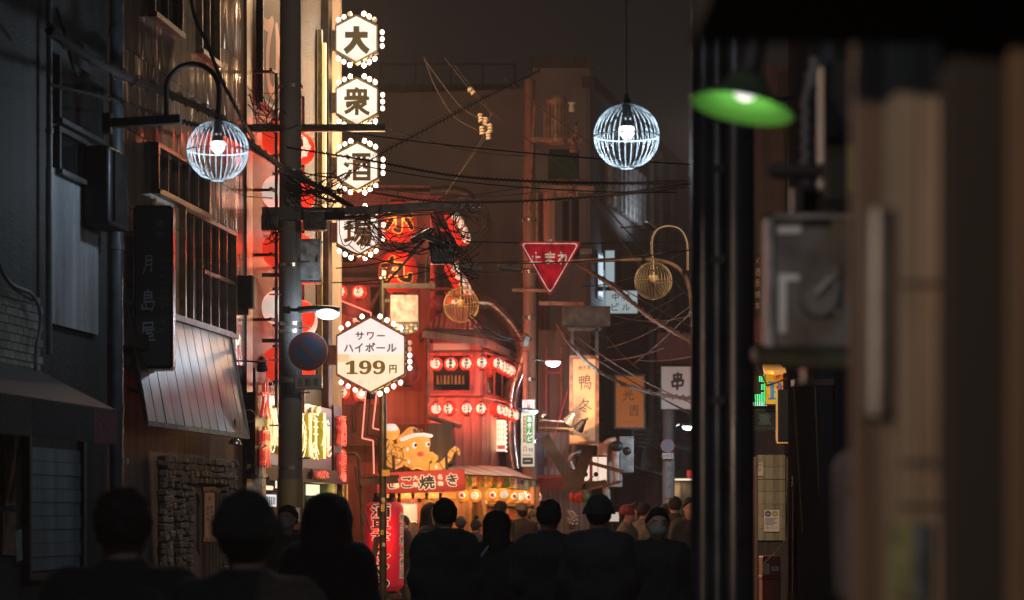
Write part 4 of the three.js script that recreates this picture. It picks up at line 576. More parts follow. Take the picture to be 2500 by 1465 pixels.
{ // far pole with a wrapped advertisement
  const d = 50.4, t = thing('advert_pole', 'grey far pole wrapped in a white advertisement', 'pole', V(X(1632, d), 0, -d)); obj('pole', cy(0.12, 0.14, 4.2, 0, 2.1, 0, 14), M.concrete, t);
  const tx = sign(128, 512, '#9a9894', (g) => { column(g, 'マルノメ', 44, 40, 52, 7, '#35322f', 1.5); g.fillStyle = '#a03a3a'; g.fillRect(30, 400, 60, 12); g.fillRect(56, 430, 40, 34); }); const c = new THREE.CylinderGeometry(0.135, 0.135, 1.2, 16, 1, true, -1.3, 2.6); c.translate(0, 2.25, 0); obj('advert', c, print('advert_print', tx, 0, 0.6), t); obj('bands', [cy(0.14, 0.14, 0.04, 0, 1.63, 0, 16), cy(0.14, 0.14, 0.04, 0, 2.87, 0, 16)], M.galv, t);
}
// ---------- signs seen under the meter box ----------
{ const t = thing('led_sign', 'green dot LED sign glowing behind the dark post', 'LED sign', at(1852, 955, 32.5)); const d = 32.5; obj('housing', bx(len(46, d), len(76, d), 0.1, 0, 0, -0.06), M.black, t);
  const dots = [], wdots = []; for (let r = 0; r < 15; r++) for (let c = 0; c < 8; c++) { const on = r > 12 || c > 6 ? 2 : (c > 3 && r % 4 < 3 && !(c === 4 && r > 3)) || (c > 1 && r > 8) ? 1 : 0; if (on) (on > 1 ? wdots : dots).push(sp(0.011, -0.1 + c * 0.029, 0.19 - r * 0.027, 0.005, 1, 1, 0.6, 6)); }
  const gm = mat('led_green', [0.1, 0.7, 0.3], 0.4, 0, { glow: [0.12, 1, 0.35], gi: 1.3 }), wm = mat('led_mint', [0.5, 0.9, 0.7], 0.4, 0, { glow: [0.5, 1, 0.72], gi: 1.1 }); obj('lit_dots', dots, gm, t).userData.kind = 'stuff'; obj('lit_border_dots', wdots, wm, t).userData.kind = 'stuff'; lampArea(t, 0, 0, 0.06, 0.2, 0.35, 0x30ff80, 3); }
boxSign(1868, 893, 1913, 988, 32.3, sign(160, 340, '#d9a51e', (g) => { g.fillStyle = '#3b7fa6'; g.font = 'bold 230px serif'; g.fillText('P', 14, 300); g.fillStyle = '#d97a2a'; g.beginPath(); g.arc(126, 90, 58, 0, 7); g.fill(); g.fillStyle = '#7a2a14'; g.font = 'bold 58px serif'; g.fillText('B', 88, 110); g.font = 'bold 20px serif'; g.fillText('Bros', 118, 92); g.font = 'bold 90px sans-serif'; g.fillStyle = '#c62a1c'; g.fillText('IO', 92, 240); }), 0.55, { name: 'yellow_sign', label: 'yellow lit sign with blue and red lettering next to the LED sign', border: 0.008, L: 1.5, color: 0xffc860 });
boxSign(1836, 992, 1914, 1053, 32.6, sign(320, 250, '#10160f', (g) => { g.strokeStyle = '#33502a'; g.lineWidth = 5; g.beginPath(); for (let i = 0; i <= 40; i++) g.lineTo(i * 8, (i % 2 ? 18 : 34)); g.stroke(); g.beginPath(); for (let i = 0; i <= 40; i++) g.lineTo(i * 8, (i % 2 ? 232 : 216)); g.stroke(); outlined(g, '激', 60, 60, 130, 5, '#0e120e', '#6d8a76', 6, 1, 1); outlined(g, 'ま', 220, 60, 130, 5, '#0e120e', '#6d8a76', 6, 1, 1); }), 0.12, { name: 'dark_sign', label: 'dark green unlit sign with outlined characters under the LED sign', border: 0.01, L: 0.1 });  // faint glow and area light brighten this unlit sign face
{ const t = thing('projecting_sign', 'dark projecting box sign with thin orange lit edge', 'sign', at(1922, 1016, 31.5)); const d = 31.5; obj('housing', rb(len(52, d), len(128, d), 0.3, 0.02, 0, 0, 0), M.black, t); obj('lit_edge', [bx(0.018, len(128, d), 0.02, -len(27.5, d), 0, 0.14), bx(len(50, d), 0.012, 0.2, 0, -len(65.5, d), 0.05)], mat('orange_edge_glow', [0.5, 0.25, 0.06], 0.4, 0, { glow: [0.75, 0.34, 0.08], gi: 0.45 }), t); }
{ const t = thing('folded_eave_sign', 'orange lit open lamp hood above the yellow sign', 'lamp', at(1890, 905, 31.8)); const d = 31.8; obj('lit_hood', [bx(len(44, d), 0.05, 0.2, -0.02, 0.02, 0, 0, 0.5), bx(len(30, d), 0.03, 0.12, 0.06, -0.02, 0.12, 0, 0.4, 0.3)], mat('orange_hood_glow', [0.6, 0.3, 0.08], 0.5, 0, { glow: [0.9, 0.42, 0.1], gi: 0.55 }), t); each('frame', [rod(V(-0.22, 0.08, 0), V(-0.1, -0.2, 0.05), 0.012), rod(V(-0.1, -0.2, 0.05), V(0.3, -0.06, 0.1), 0.014)], M.black, t); lampPoint(t, 0, -0.08, 0.1, 0xffa040, 0.12, 3); }
{ const tx = sign(128, 640, '#1a1512', (g) => { column(g, 'メ酒串焼本', 22, 30, 84, 9, '#a08a72', 1.35); }); boxSign(1836, 618, 1862, 775, 40, tx, 0, { name: 'dark_vertical_sign', label: 'dark vertical sign with beige characters behind the dark post', border: 0.008 }); const t = thing('small_awning', 'small dull purple awning under the dark vertical sign', 'awning', at(1850, 806, 40)); obj('cloth', [bx(len(34, 40), len(66, 40), 0.03, 0, 0, 0, 0, -0.3)], mat('purple_cloth_b', [0.2, 0.06, 0.09], 0.8, 0, { map: fi }), t); obj('frame', bx(len(36, 40), 0.03, 0.2, 0, -len(33, 40), -0.02), M.black, t); }
{ const t = thing('vending_box', 'battered orange red box with white stickers at the foot of the boards', 'box', V(X(1879, 27), 0, -27)); const d = 27; obj('body', rb(len(44, d), 1.14, 0.4, 0.02, 0, 0.57, 0), mat('orange_red_paint', [0.45, 0.08, 0.03], 0.5, 0, { map: st }), t); obj('lid', rb(len(47, d), 0.05, 0.42, 0.015, 0, 0.9, 0), M.redtrim, t);
  const a = sign(128, 96, '#d8d4c8', (g) => { g.fillStyle = '#333'; g.font = 'bold 40px sans-serif'; g.fillText('saki', 24, 46); g.fillRect(16, 64, 90, 6); }), b = sign(96, 160, '#d8d4c8', (g) => { g.fillStyle = '#444'; for (let i = 0; i < 7; i++) g.fillRect(12, 16 + i * 20, 40 + (i % 3) * 14, 5); }); obj('sticker', pl(0.085, 0.05, 0.04, 1.0, 0.203), print('sticker', a, 0, 0.6), t); obj('sticker', pl(0.07, 0.12, -0.06, 1.0, 0.204, 0, 0, 0.03), print('sticker', b, 0, 0.6), t);
  const c = thing('thin_cord', 'thin pale cord from the orange red box to the banner poles', 'cord', at(1866, 1372, 26.8)); obj('cord', tb([[1866, 1374], [1890, 1352], [1912, 1325], [1922, 1312]].map(([x, y]) => at(x, y, 26.6).sub(c.position)), 0.005, 5), M.ceramic, c); }
for (const [px, y0, y1, c, lab] of [[1931, 1192, 1450, [0.08, 0.25, 0.42], 'blue banner on a pole, nearer the pale boards'], [1943, 1182, 1455, [0.05, 0.14, 0.26], 'darker blue banner on a pole beside the first blue banner']]) {
  const d = 23, t = thing('banner_flag', lab, 'banner', V(X(px, d), 0, -d)); obj('pole', [rod(V(-0.035, 0.2, 0), V(-0.03, Y(y0 - 20, d), 0), 0.008), rod(V(-0.03, Y(y0 - 6, d), 0), V(0.05, Y(y0 - 6, d), -0.2), 0.006)], M.galv, t);
  const g = new THREE.PlaneGeometry(0.42, Y(y0, d) - Y(y1, d), 6, 12), p = g.attributes.position; for (let i = 0; i < p.count; i++) p.setZ(i, 0.012 * Math.sin(p.getX(i) * 14 + p.getY(i) * 6)); put(g, 0.0, (Y(y0, d) + Y(y1, d)) / 2, -0.18, 1.4); obj('cloth', g, mat('banner_cloth', c, 0.8, 0, { map: fi, side: THREE.DoubleSide }), t); obj('edge', rod(V(-0.028, Y(y1, d), 0.012), V(-0.024, Y(y0, d), 0.012), 0.007, 5), mat('banner_edge', [0.35, 0.05, 0.04], 0.7), t);
}
// ---------- paper lanterns ----------
function lanternTex(bg, rib, draw, w = 512, h = 256, ribs = 12) { return canvas(w, h, (g) => { g.fillStyle = bg; g.fillRect(0, 0, w, h); draw?.(g, w, h); g.fillStyle = rib; for (let i = 1; i < ribs; i++) g.fillRect(0, i * h / ribs, w, h / ribs * 0.17); }); }
const blob = (g, cx, cyy, rx, ry) => { g.fillStyle = '#fff1d4'; g.beginPath(); for (let i = 0; i <= 24; i++) { const a = i / 24 * 6.283, k = 1 + 0.1 * Math.sin(i * 2.7) + 0.05 * Math.sin(i * 5.1); g.lineTo(cx + Math.cos(a) * rx * k, cyy + Math.sin(a) * ry * k); } g.fill(); };
const smallTex = (a, b, u = 256) => lanternTex('#d8301f', 'rgba(120,10,8,.45)', (g) => { blob(g, u - 4, 128, 66, 90); column(g, a, u - (b ? 4 : 30), 40, b ? 44 : 54, 18, '#17100c', 1.12); if (b) column(g, b, u - 52, 44, 40, 17, '#17100c', 1.15); g.fillStyle = '#f0b22a'; g.beginPath(); g.arc(u + 118, 150, 20, 0, 7); g.fill(); }, 512, 256, 9);
const smallMats = [smallTex('ホルモン', 'やく'), smallTex('幸串肉'), smallTex('あほか'), smallTex('おまけ'), smallTex('まかす'), smallTex('とりやき', 'どんと'), smallTex('ほん舎'), smallTex('丸焼', 'にく')].map((t, i) => print('small_lantern_paper', t, 0.62, 0.7));
const ribbed = (R, H, n, m) => { const p = [[R * 0.38, -H]]; for (let i = 0; i <= n * m; i++) { const v = -0.94 + 1.88 * i / (n * m), k = Math.sqrt(Math.max(0.02, 1 - Math.abs(v) ** 2.3)); p.push([R * (k + (m > 1 ? 0.018 * Math.abs(Math.sin(i / m * Math.PI)) : 0)), v * H]); } p.push([R * 0.38, H]); return p; };
function lanternThing(name, label, pos, R, H, m, group, turn, glowC, I, ribs = 9, seg = 20) {
  const t = thing(name, label, 'paper lantern', pos, turn, group); if (R < 0.2) { t.rotation.z = rr(-0.05, 0.05); t.rotation.x = rr(-0.04, 0.04); }
  obj('lantern_paper', lathe(ribbed(R, H, ribs, 3), seg), m, t); each('rim', [cy(R * 0.42, R * 0.42, R * 0.14, 0, H * 1.0, 0, 14), cy(R * 0.42, R * 0.42, R * 0.12, 0, -H * 1.0, 0, 14)], M.black, t); obj('hook', rod(V(0, H, 0), V(0, H * 1.45, 0), R * 0.05, 5), M.black, t);
  if (I) lampPoint(t, 0, 0, R > 0.24 ? R + 0.2 : 0, glowC, R > 0.24 ? I * 0.4 : I, R > 0.24 ? 10 : R * 20);
  return t;
}
const ORD = ['first', 'second', 'third', 'fourth', 'fifth', 'sixth', 'seventh', 'eighth', 'ninth'];
const rowLantern = (t0, list, where, I) => list.forEach(([x, y, z, turn, mi, R = 0.132], i) => lanternThing('small_lantern', `${ORD[i]} small red round lantern along the ${where}`, V(x, y, z), R, R * 1.02, smallMats[mi], 'small red lanterns with white brush lettering', turn, 0xff8068, I, 8, 16));
{
  const up = [], lo = [], d = 45.72;
  [[1063, 889, 0], [1101, 889, 1], [1139, 888, 2], [1177, 886, 3]].forEach(([px, py, m]) => { const p = at(px, py, d); up.push([p.x, p.y, p.z, rr(-0.1, 0.1), m]); });
  [2, 4, 0, 6, 5].forEach((m, k) => { const p = at(1208, 887, 45.75).lerp(at(1243, 906, 47.9), k / 4); up.push([p.x, p.y, p.z, 0.75 + rr(-0.2, 0.2), m]); });
  [[1064, 999, 0], [1099, 998, 4], [1139, 998, 5], [1176, 998, 3]].forEach(([px, py, m]) => { const p = at(px, py, d); lo.push([p.x, p.y, p.z, rr(-0.15, 0.15) + (m === 4 ? -0.35 : 0), m]); });
  [6, 5, 1, 0].forEach((m, k) => { const p = at(1212, 1000, 45.75).lerp(at(1252, 1014, 47.9), k / 3); lo.push([p.x, p.y, p.z, 0.8 + rr(-0.2, 0.2), m]); });
  rowLantern(0, up, 'upper rail of the corner shop', 0.5); rowLantern(0, lo, 'lower rail of the corner shop', 0.6);
  // rows on the side of the red building
  const fD = front(X(1050, 48) - 0.09 * 48, 0.09, 48);
  const rows = [[525, 'highest slanting string on the red building'], [652, 'middle slanting string on the red building'], [742, 'lowest slanting string on the red building']];
  rows.forEach(([py, w], r) => { const l = []; for (let k = 0; k < (r === 0 ? 4 : 6); k++) { const p = fD.world(0.25 + k * 0.42, Y(py, 48) - k * 0.1, 0.42 + k * 0.025); l.push([p.x, p.y, p.z, 0.7, [6, 5, 0, 1, 7, 3][k], 0.162]); } l.forEach(([x, y, z, turn, mi, R], i) => lanternThing('string_lantern', `${ORD[i]} red lantern on the ${w}`, V(x, y, z), R, R, smallMats[mi], 'lanterns on slanting strings of the red building', turn, 0xff6a55, 0.6, 8, 16)); });
  { const t = thing('lantern_rack', 'dark red slanting rack that carries the lantern strings', 'rack', fD.pos, fD.turn); for (const [py, n] of [[525, 4], [652, 6], [742, 6]]) { const y = Y(py, 48) + 0.3, L = n * 0.42; obj('rail', [rod(V(0, y, 0.42), V(L, y - 0.1 * n, 0.56), 0.03), rod(V(0.1, y, 0), V(0.1, y, 0.42), 0.03), rod(V(L, y - 0.1 * n, 0), V(L, y - 0.1 * n, 0.56), 0.03)], M.redtrim, t); } }
  // pairs on the front
  for (const [px, py, m, lab] of [[830, 713, 5, 'small red lantern of the upper pair, nearer the dark strip'], [878, 713, 6, 'small red lantern of the upper pair, above the neon outline'], [836, 958, 3, 'small red lantern of the lower pair, behind the big hexagon edge'], [881, 963, 0, 'small red lantern of the lower pair, beside the slender pole']]) { const p = at(px, py, 46.5); lanternThing('small_lantern', lab, p, 0.135, 0.14, smallMats[m], 'pairs of small lanterns on the red front', rr(-0.2, 0.2), 0xff6a55, 1.3, 8, 16); }
  { const p = at(832, 1108, 44); lanternThing('small_lantern', 'small red lantern beside the red neon characters over the entrance', p, 0.1, 0.1, smallMats[1], 'small lone lanterns', 0, 0xff8068, 0.25, 8, 14); }
  // big black brush lanterns
  const big = (ch) => lanternTex('#cf2c1c', 'rgba(110,8,6,.5)', (g) => outlined(g, ch, 176, 40, 160, 15, '#160e0a', '#f0c04a', 7, 1, 1), 512, 256, 12);
  lanternThing('large_brush_lantern', 'large red lantern with black character, upper one behind the fourth hexagon', at(972, 545, 46), 0.35, 0.42, print('large_lantern_paper', big('ホ'), 0.36, 0.7), 'large lanterns on the red front', 0.1, 0xff8068, 2.6, 12, 28);
  lanternThing('large_brush_lantern', 'large red lantern with black character, lower one above the blank board', at(972, 665, 46), 0.37, 0.42, print('large_lantern_paper', big('丸'), 0.36, 0.7), 'large lanterns on the red front', -0.1, 0xff8068, 2.6, 12, 28);
  lanternThing('unlit_lantern', 'dull unlit dark red lantern beside the big hexagonal sign', at(995, 905, 46), 0.24, 0.3, mat('dull_red_paper', [0.2, 0.03, 0.025], 0.7, 0, { map: g2 }), null, 0, 0, 0, 10, 20);
  lanternThing('unlit_lantern', 'small unlit dark red lantern on the red wall by the wire globe', at(1070, 741, 46.3), 0.16, 0.17, mat('dull_red_paper_b', [0.22, 0.02, 0.02], 0.6, 0, { map: g2 }), null, 0, 0, 0, 10, 20);
}
{ // the ladder of large lanterns by the concrete pole
  const red = print('ladder_lantern_red', lanternTex('#dd3a22', 'rgba(140,20,10,.5)', null, 256, 256, 14), 0.8, 0.7), white = print('ladder_lantern_white', lanternTex('#e6d8c8', 'rgba(120,90,70,.5)', null, 256, 256, 16), 0.75, 0.7), txt = print('ladder_lantern_lettered', lanternTex('#dd3a22', 'rgba(140,20,10,.5)', (g) => { blob(g, 256, 120, 74, 96); stroke(g, '酒', 206, 40, 84, 16, '#120d0a'); stroke(g, '丸', 206, 130, 76, 16, '#120d0a'); column(g, 'おいしい', 348, 70, 30, 8, '#8a1a10', 1.1); }), 0.75, 0.7);
  const outer = [[337, 0], [470, 1], [611, 0], [751, 1], [889, 0]], inner = [[365, 2], [478, 0], [610, 0], [786, 1], [772, 0], [905, 0]], mats = [red, white, txt];
  const N = ['topmost', 'second from top', 'third from top', 'fourth from top', 'lowest'];
  outer.forEach(([py, k], i) => { const p = at(683, py, 31.9); lanternThing('large_lantern', `${k ? 'white' : 'red'} large lantern, ${N[i]} in the outer ladder column by the pole`, p, 0.236, 0.236, mats[k], 'large lanterns stacked beside the concrete pole', 0, k ? 0xff9a78 : 0xff3a20, k ? 0.4 : 2.6, 14, 28); });
  inner.forEach(([py, k], i) => { const p = at(i === 3 ? 734 : 727, py, i === 3 ? 34 : 33.0 + (i === 4 ? 0.0 : 0)); lanternThing('large_lantern', ['red lettered large lantern behind the pole beside the second hexagon', 'red large lantern behind the pole at the third hexagon', 'red large lantern behind the grey cabinet on the pole', 'white large lantern showing past the pole over the street light', 'red large lantern showing past the pole at the street light', 'red large lantern hidden behind the round no parking sign'][i], p, 0.236, 0.236, mats[k], 'large lanterns stacked beside the concrete pole', 0, k === 1 ? 0xff9a78 : 0xff3a20, k === 1 ? 0.4 : 1.6, 14, 28); });
}
// ---------- the octopus ball stall ----------
const d0 = 43.6, stall = thing('food_stall', 'wooden snack stall with serving window under the striped awning', 'stall', V(X(1120, 45), 0, -45));
{
  const o = stall.position, lx = (px, d = 45) => X(px, d) - o.x;
  obj('wall', bx(lx(1312) - lx(940), 2.1, 0.12, (lx(1312) + lx(940)) / 2, 1.05, -0.5), M.darkwood, stall);
  const wm = [0, 1, 2].map((i) => mat('stall_board', [0.3 - i * 0.04, 0.15 - i * 0.02, 0.075 - i * 0.01], 0.6, 0, { map: wo, bump: wo, bs: 0.004 }));
  for (let i = 0; i < 22; i++) { const w = (lx(1310) - lx(942)) / 22, p = obj('board', bx(w - 0.008, 2.1, 0.03, 0, 0, 0), wm[i % 3], stall); p.position.set(lx(942) + (i + 0.5) * w, 1.05, -0.42 + rr(0, 0.005)); }
  const W = [lx(972), lx(1022)], yb = Y(1312, 45), yt = Y(1222, 45), wf = obj('serving_window', [bx(0.07, yt - yb + 0.1, 0.1, W[0], (yb + yt) / 2, -0.36), bx(0.07, yt - yb + 0.1, 0.1, W[1], (yb + yt) / 2, -0.36), bx(W[1] - W[0] + 0.1, 0.07, 0.12, (W[0] + W[1]) / 2, yb, -0.35), bx(W[1] - W[0] + 0.1, 0.07, 0.1, (W[0] + W[1]) / 2, yt, -0.36)], mat('red_brown_frame', [0.28, 0.08, 0.035], 0.45, 0, { map: wo }), stall);
  obj('lit_pane', bx(W[1] - W[0] - 0.06, yt - yb - 0.06, 0.02, (W[0] + W[1]) / 2, (yb + yt) / 2, -0.375), mat('window_pane_glow', [0.4, 0.42, 0.42], 0.2, 0, { glow: [0.3, 0.33, 0.34], gi: 0.55 }), wf);
  obj('metal_tin', rb(0.2, 0.26, 0.1, 0.02, W[1] - 0.12, yb + 0.17, -0.3), M.galv, wf);
  obj('counter', [bx(lx(1030) - lx(940), 0.06, 0.4, (lx(1030) + lx(940)) / 2, Y(1324, 45), -0.25)], M.wood, stall);
  each('post', [bx(0.12, 2.15, 0.12, lx(1165), 1.07, 0.1, 0, 0, 0.04), bx(0.1, 2.1, 0.1, lx(1310), 1.05, 0.2)], M.wood, stall);
  obj('prop', bar(V(lx(1170), 2.0, 0.1), V(lx(1195), 0.9, 0.25), 0.12, 0.12), M.wood, stall);
  each('shelf', [bx(lx(1310) - lx(1180), 0.05, 0.3, (lx(1310) + lx(1180)) / 2, 1.75, -0.25), bx(lx(1160) - lx(1150), 1.2, 0.2, lx(1156), 1.1, -0.3)], M.darkwood, stall);
  for (let i = 0; i < 14; i++) obj('paper_tag', bx(rr(0.05, 0.1), rr(0.1, 0.2), 0.006, lx(1185 + i * 9), rr(1.5, 1.95), -0.38), mat('tag_paper', [[0.5, 0.4, 0.28], [0.45, 0.1, 0.06], [0.3, 0.22, 0.1]][i % 3], 0.8), stall);
  for (let i = 0; i < 5; i++) obj('snack_photo', bx(0.32, 0.1, 0.01, lx(955 + i * 34), Y(1210, 45), -0.35), mat('snack_print', [[0.5, 0.25, 0.1], [0.4, 0.3, 0.15]][i % 2], 0.5, 0, { map: g2 }), stall);
  const cab = obj('green_counter', [rb(lx(1048) - lx(984), 0.78, 0.5, 0.03, (lx(1048) + lx(984)) / 2, 0.46, 0.1), bx(lx(1050) - lx(982), 0.03, 0.53, (lx(1050) + lx(982)) / 2, 0.5, 0.1)], mat('dark_green_paint', [0.02, 0.12, 0.05], 0.4, 0, { map: g2 }), stall);
  obj('lit_green_box', rb(0.26, 0.1, 0.14, 0.02, lx(1003), 0.92, 0.15), mat('green_box_glow', [0.1, 0.6, 0.25], 0.4, 0, { glow: [0.12, 0.8, 0.3], gi: 0.5 }), stall);
  // lamps behind the banner and under the awning: bare bulbs on a wire
  for (const [px, y] of [[960, 2.12], [1005, 2.1], [1060, 2.12], [1150, 2.05], [1215, 2.05], [1280, 2.02]]) { obj('lamp_bulb', sp(0.04, lx(px), y - 0.06, 0.1), bulbMat, stall); lampPoint(stall, lx(px), y - 0.06, 0.1, 0xffb468, 0.9, 3); }
}
{ // banner over the window
  const tx = sign(1024, 264, '#b7352a', (g, w, h) => { g.fillStyle = '#a02a24'; g.fillRect(0, 190, w, 74); [['た', 60], ['こ', 265], ['焼', 490], ['き', 800]].forEach(([c, x]) => outlined(g, c, x, 50, c === '焼' ? 180 : 160, 13, '#1c140e', '#f2e6cc', 12, 1, 1)); for (const [s, x] of [['本場', 192], ['大阪', 420], ['名物', 708]]) column(g, s, x, 48, 66, 15, '#f6e8c8', 1.3); });
  const t = thing('banner_sign', 'red banner sign with outlined lettering over the stall window', 'sign', at(1027, 1176, 43.3)); t.rotation.z = 0.045; const w = len(216, 43.3), h = len(53, 43.3);
  obj('board', rb(w, h, 0.14, 0.01, 0, 0, -0.075), M.redtrim, t); obj('lit_face', pl(w * 0.99, h * 0.97, 0, 0, 0.001), print('banner_print', tx, 0.28, 0.6), t); each('bracket', [bx(0.05, 0.4, 0.05, -w * 0.3, 0.3, -0.1), bx(0.05, 0.4, 0.05, w * 0.3, 0.3, -0.1)], M.steel, t);
  lampArea(t, 0, 0.1, 0.5, w, 0.1, 0xffd0a0, 5, 0, -0.3, -1);  // area light before the banner without a fitting, brightens its face
}
{ // the awning of broad stripes, turning the corner
  const t = thing('striped_awning', 'awning of green, cream and yellow stripes beside the red banner', 'awning', at(1225, 1165, 44)), o = t.position;
  const A = [at(1122, 1158, 44.2), at(1255, 1163, 43.4), at(1312, 1172, 46.5)], B = [at(1040, 1138, 46), at(1175, 1137, 46), at(1236, 1140, 48.2)], H = len(28, 44);
  const cm = [[0.62, 0.54, 0.38], [0.025, 0.26, 0.06], [0.48, 0.38, 0.1], [0.3, 0.2, 0.13]].map((c) => mat('awning_stripe', c, 0.95, 0, { map: fi, side: THREE.DoubleSide, transmission: 0.35 }));
  const seq = [0, 2, 1, 0, 3, 1];
  for (let s = 0; s < 2; s++) { const n = s ? 12 : 13; for (let i = 0; i < n; i++) { const L = (p, q, v) => p.clone().lerp(q, v).sub(o), a = L(A[s], A[s + 1], i / n), b = L(A[s], A[s + 1], (i + 1) / n), c = L(B[s], B[s + 1], (i + 1) / n), d = L(B[s], B[s + 1], i / n), dn = V(0, -H, 0); obj('stripe', [quad(a, b, c, d), quad(a.clone().add(dn), b.clone().add(dn), b, a)], cm[seq[i % 6]], t); } }
  const P = [0, 1, 2].map((i) => A[i].clone().sub(o)), yl = [0, 1].map((i) => rod(P[i].clone().add(V(0, -0.01, 0)), P[i + 1].clone().add(V(0, -0.01, 0)), 0.018)); obj('frame', yl, M.steel, t);
  const tx = canvas(1024, 160, (g, w, h) => { g.clearRect(0, 0, w, h); }); 
  const brush = (text, s, u0, size) => { const q = []; [...text].forEach((c, i) => { const m = GL[c].match(/[ML][^MLHVQZ]*|[HVQZ][^MLHVQZ]*/g); let cur = [0, 0]; const base = A[s].clone().lerp(A[s + 1], u0 + i * size / A[s].distanceTo(A[s + 1]) * 1.25).sub(o), ux = A[s + 1].clone().sub(A[s]).setY(0).normalize(), n = V(-ux.z, 0, ux.x), K = (x, y) => base.clone().addScaledVector(ux, x / 100 * size).add(V(0, -0.02 - y / 100 * size, 0)).addScaledVector(n, s ? 0.012 : 0.012); for (const e of m) { const v = e.slice(1).trim().split(/[ ,]+/).filter(Boolean).map(Number), go = (x, y) => { const a = K(...cur), b = K(x, y); if (a.distanceTo(b) > 0.003) q.push(rod(a, b, size * 0.06, 4)); cur = [x, y]; }; if (e[0] === 'M') cur = [v[0], v[1]]; else if (e[0] === 'L') go(v[0], v[1]); else if (e[0] === 'H') go(v[0], cur[1]); else if (e[0] === 'V') go(cur[0], v[0]); else for (let k = 0; k + 3 < v.length; k += 4) { const s0 = cur.slice(); for (const w of [0.35, 0.7, 1]) go((1 - w) ** 2 * s0[0] + 2 * w * (1 - w) * v[k] + w * w * v[k + 2], (1 - w) ** 2 * s0[1] + 2 * w * (1 - w) * v[k + 1] + w * w * v[k + 3]); } } }); return q; };
  obj('lettering', [...brush('たこ焼き祭り', 0, 0.06, 0.14), ...brush('きしたこ', 0, 0.68, 0.13), ...brush('大阪名物焼き', 1, 0.1, 0.12)], mat('dark_red_lettering', [0.22, 0.03, 0.02], 0.7), t);
}
{ // orange lanterns below it
  const oct = (g, x, y, k) => { g.fillStyle = '#fff6e6'; g.beginPath(); g.ellipse(x, y, 34 * k, 46 * k, 0, 0, 7); g.fill(); g.fillStyle = '#a3391c'; g.beginPath(); g.ellipse(x, y - 10, 17 * k, 15 * k, 0, 0, 7); g.fill(); g.beginPath(); g.ellipse(x, y + 18, 22 * k, 12 * k, 0.3, 0, 7); g.fill(); };
  const a = print('orange_lantern_paper', lanternTex('#f0992e', 'rgba(150,70,10,.45)', (g) => oct(g, 262, 128, 1.3), 512, 256, 9), 0.5, 0.7), b = print('orange_lantern_paper_b', lanternTex('#f0992e', 'rgba(150,70,10,.45)', (g) => { blob(g, 256, 128, 56, 70); column(g, 'たこ', 232, 70, 48, 12, '#9c3a1c', 1.15); }, 512, 256, 9), 0.5, 0.7);
  const list = [[1127, 1209, 43.9, 0, 0], [1158, 1210, 43.8, 0.1, 1], [1203, 1208, 43.6, -0.1, 0], [1228, 1208, 43.5, 0.2, 1], [1250, 1211, 43.7, 0.3, 0], [1266, 1212, 44.3, 0.5, 1], [1281, 1213, 45.0, 0.6, 0], [1294, 1213, 45.7, 0.7, 1], [1306, 1213, 46.4, 0.7, 0]];
  list.forEach(([px, py, d, tn, k], i) => lanternThing('orange_lantern', `${ORD[i]} orange round lantern from the banner along the awning edge`, at(px, py, d), 0.125, 0.128, k ? b : a, 'orange lanterns under the striped awning', tn, 0xff9a3c, 0.42, 8, 16));
}
{ // giant red lantern at the pavement
  const d = 42.6, R = len(47, d), H = len(108, d);
  const tx = canvas(1024, 1024, (g, w, h) => { g.fillStyle = '#b3142a'; g.fillRect(0, 0, w, h); outlined(g, '浜三幸'.replace('浜', '酒').replace('三', '車'), 400, 30, 150, 13, '#120c0a', '#efe0c0', 9, 0.98, 1.15); outlined(g, 'んやめ', 390, 520, 158, 13, '#120c0a', '#efe0c0', 9, 0.98, 1.15); outlined(g, '焼肉焼鳥焼豚', 672, 130, 108, 12, '#120c0a', '#efe0c0', 11, 1.17, 0.85); g.fillStyle = 'rgba(60,0,10,.5)'; for (let i = 1; i < 46; i++) g.fillRect(0, i * h / 46, w, 3); });
  const t = thing('giant_lantern', 'giant red standing lantern with outlined black lettering behind the slender pole', 'paper lantern', at(938, 1334, d), 0.0);
  const p = [[R * 0.55, -H]]; for (let i = 0; i <= 90; i++) { const v = i / 90, e = Math.min(v, 1 - v), k = e < 0.07 ? 0.72 + 0.28 * Math.sin(e / 0.07 * Math.PI / 2) : 1; p.push([R * (k + 0.012 * Math.abs(Math.sin(v * Math.PI * 46))), -H + 2 * H * v]); } p.push([R * 0.55, H]);
  obj('lantern_paper', lathe(p, 40), print('giant_lantern_paper', tx, 0.34, 0.7), t); each('rim', [cy(R * 0.6, R * 0.6, 0.09, 0, H + 0.03, 0, 20), cy(R * 0.62, R * 0.62, 0.1, 0, -H - 0.03, 0, 20)], M.black, t);
  obj('base', [rb(0.6, 0.1, 0.5, 0.02, 0, -H - 0.1, 0), ...[-1, 1].map((s) => bx(0.06, 0.2, 0.4, s * 0.24, -H - 0.12, 0))], M.darkwood, t); each('hanger', [cy(0.06, 0.06, 0.12, -0.12, H + 0.1, 0, 8), cy(0.06, 0.06, 0.12, 0.14, H + 0.1, 0, 8)], M.black, t);
  lampPoint(t, 0, 0.2, R + 0.25, 0xff5a50, 0.9, 8);
}
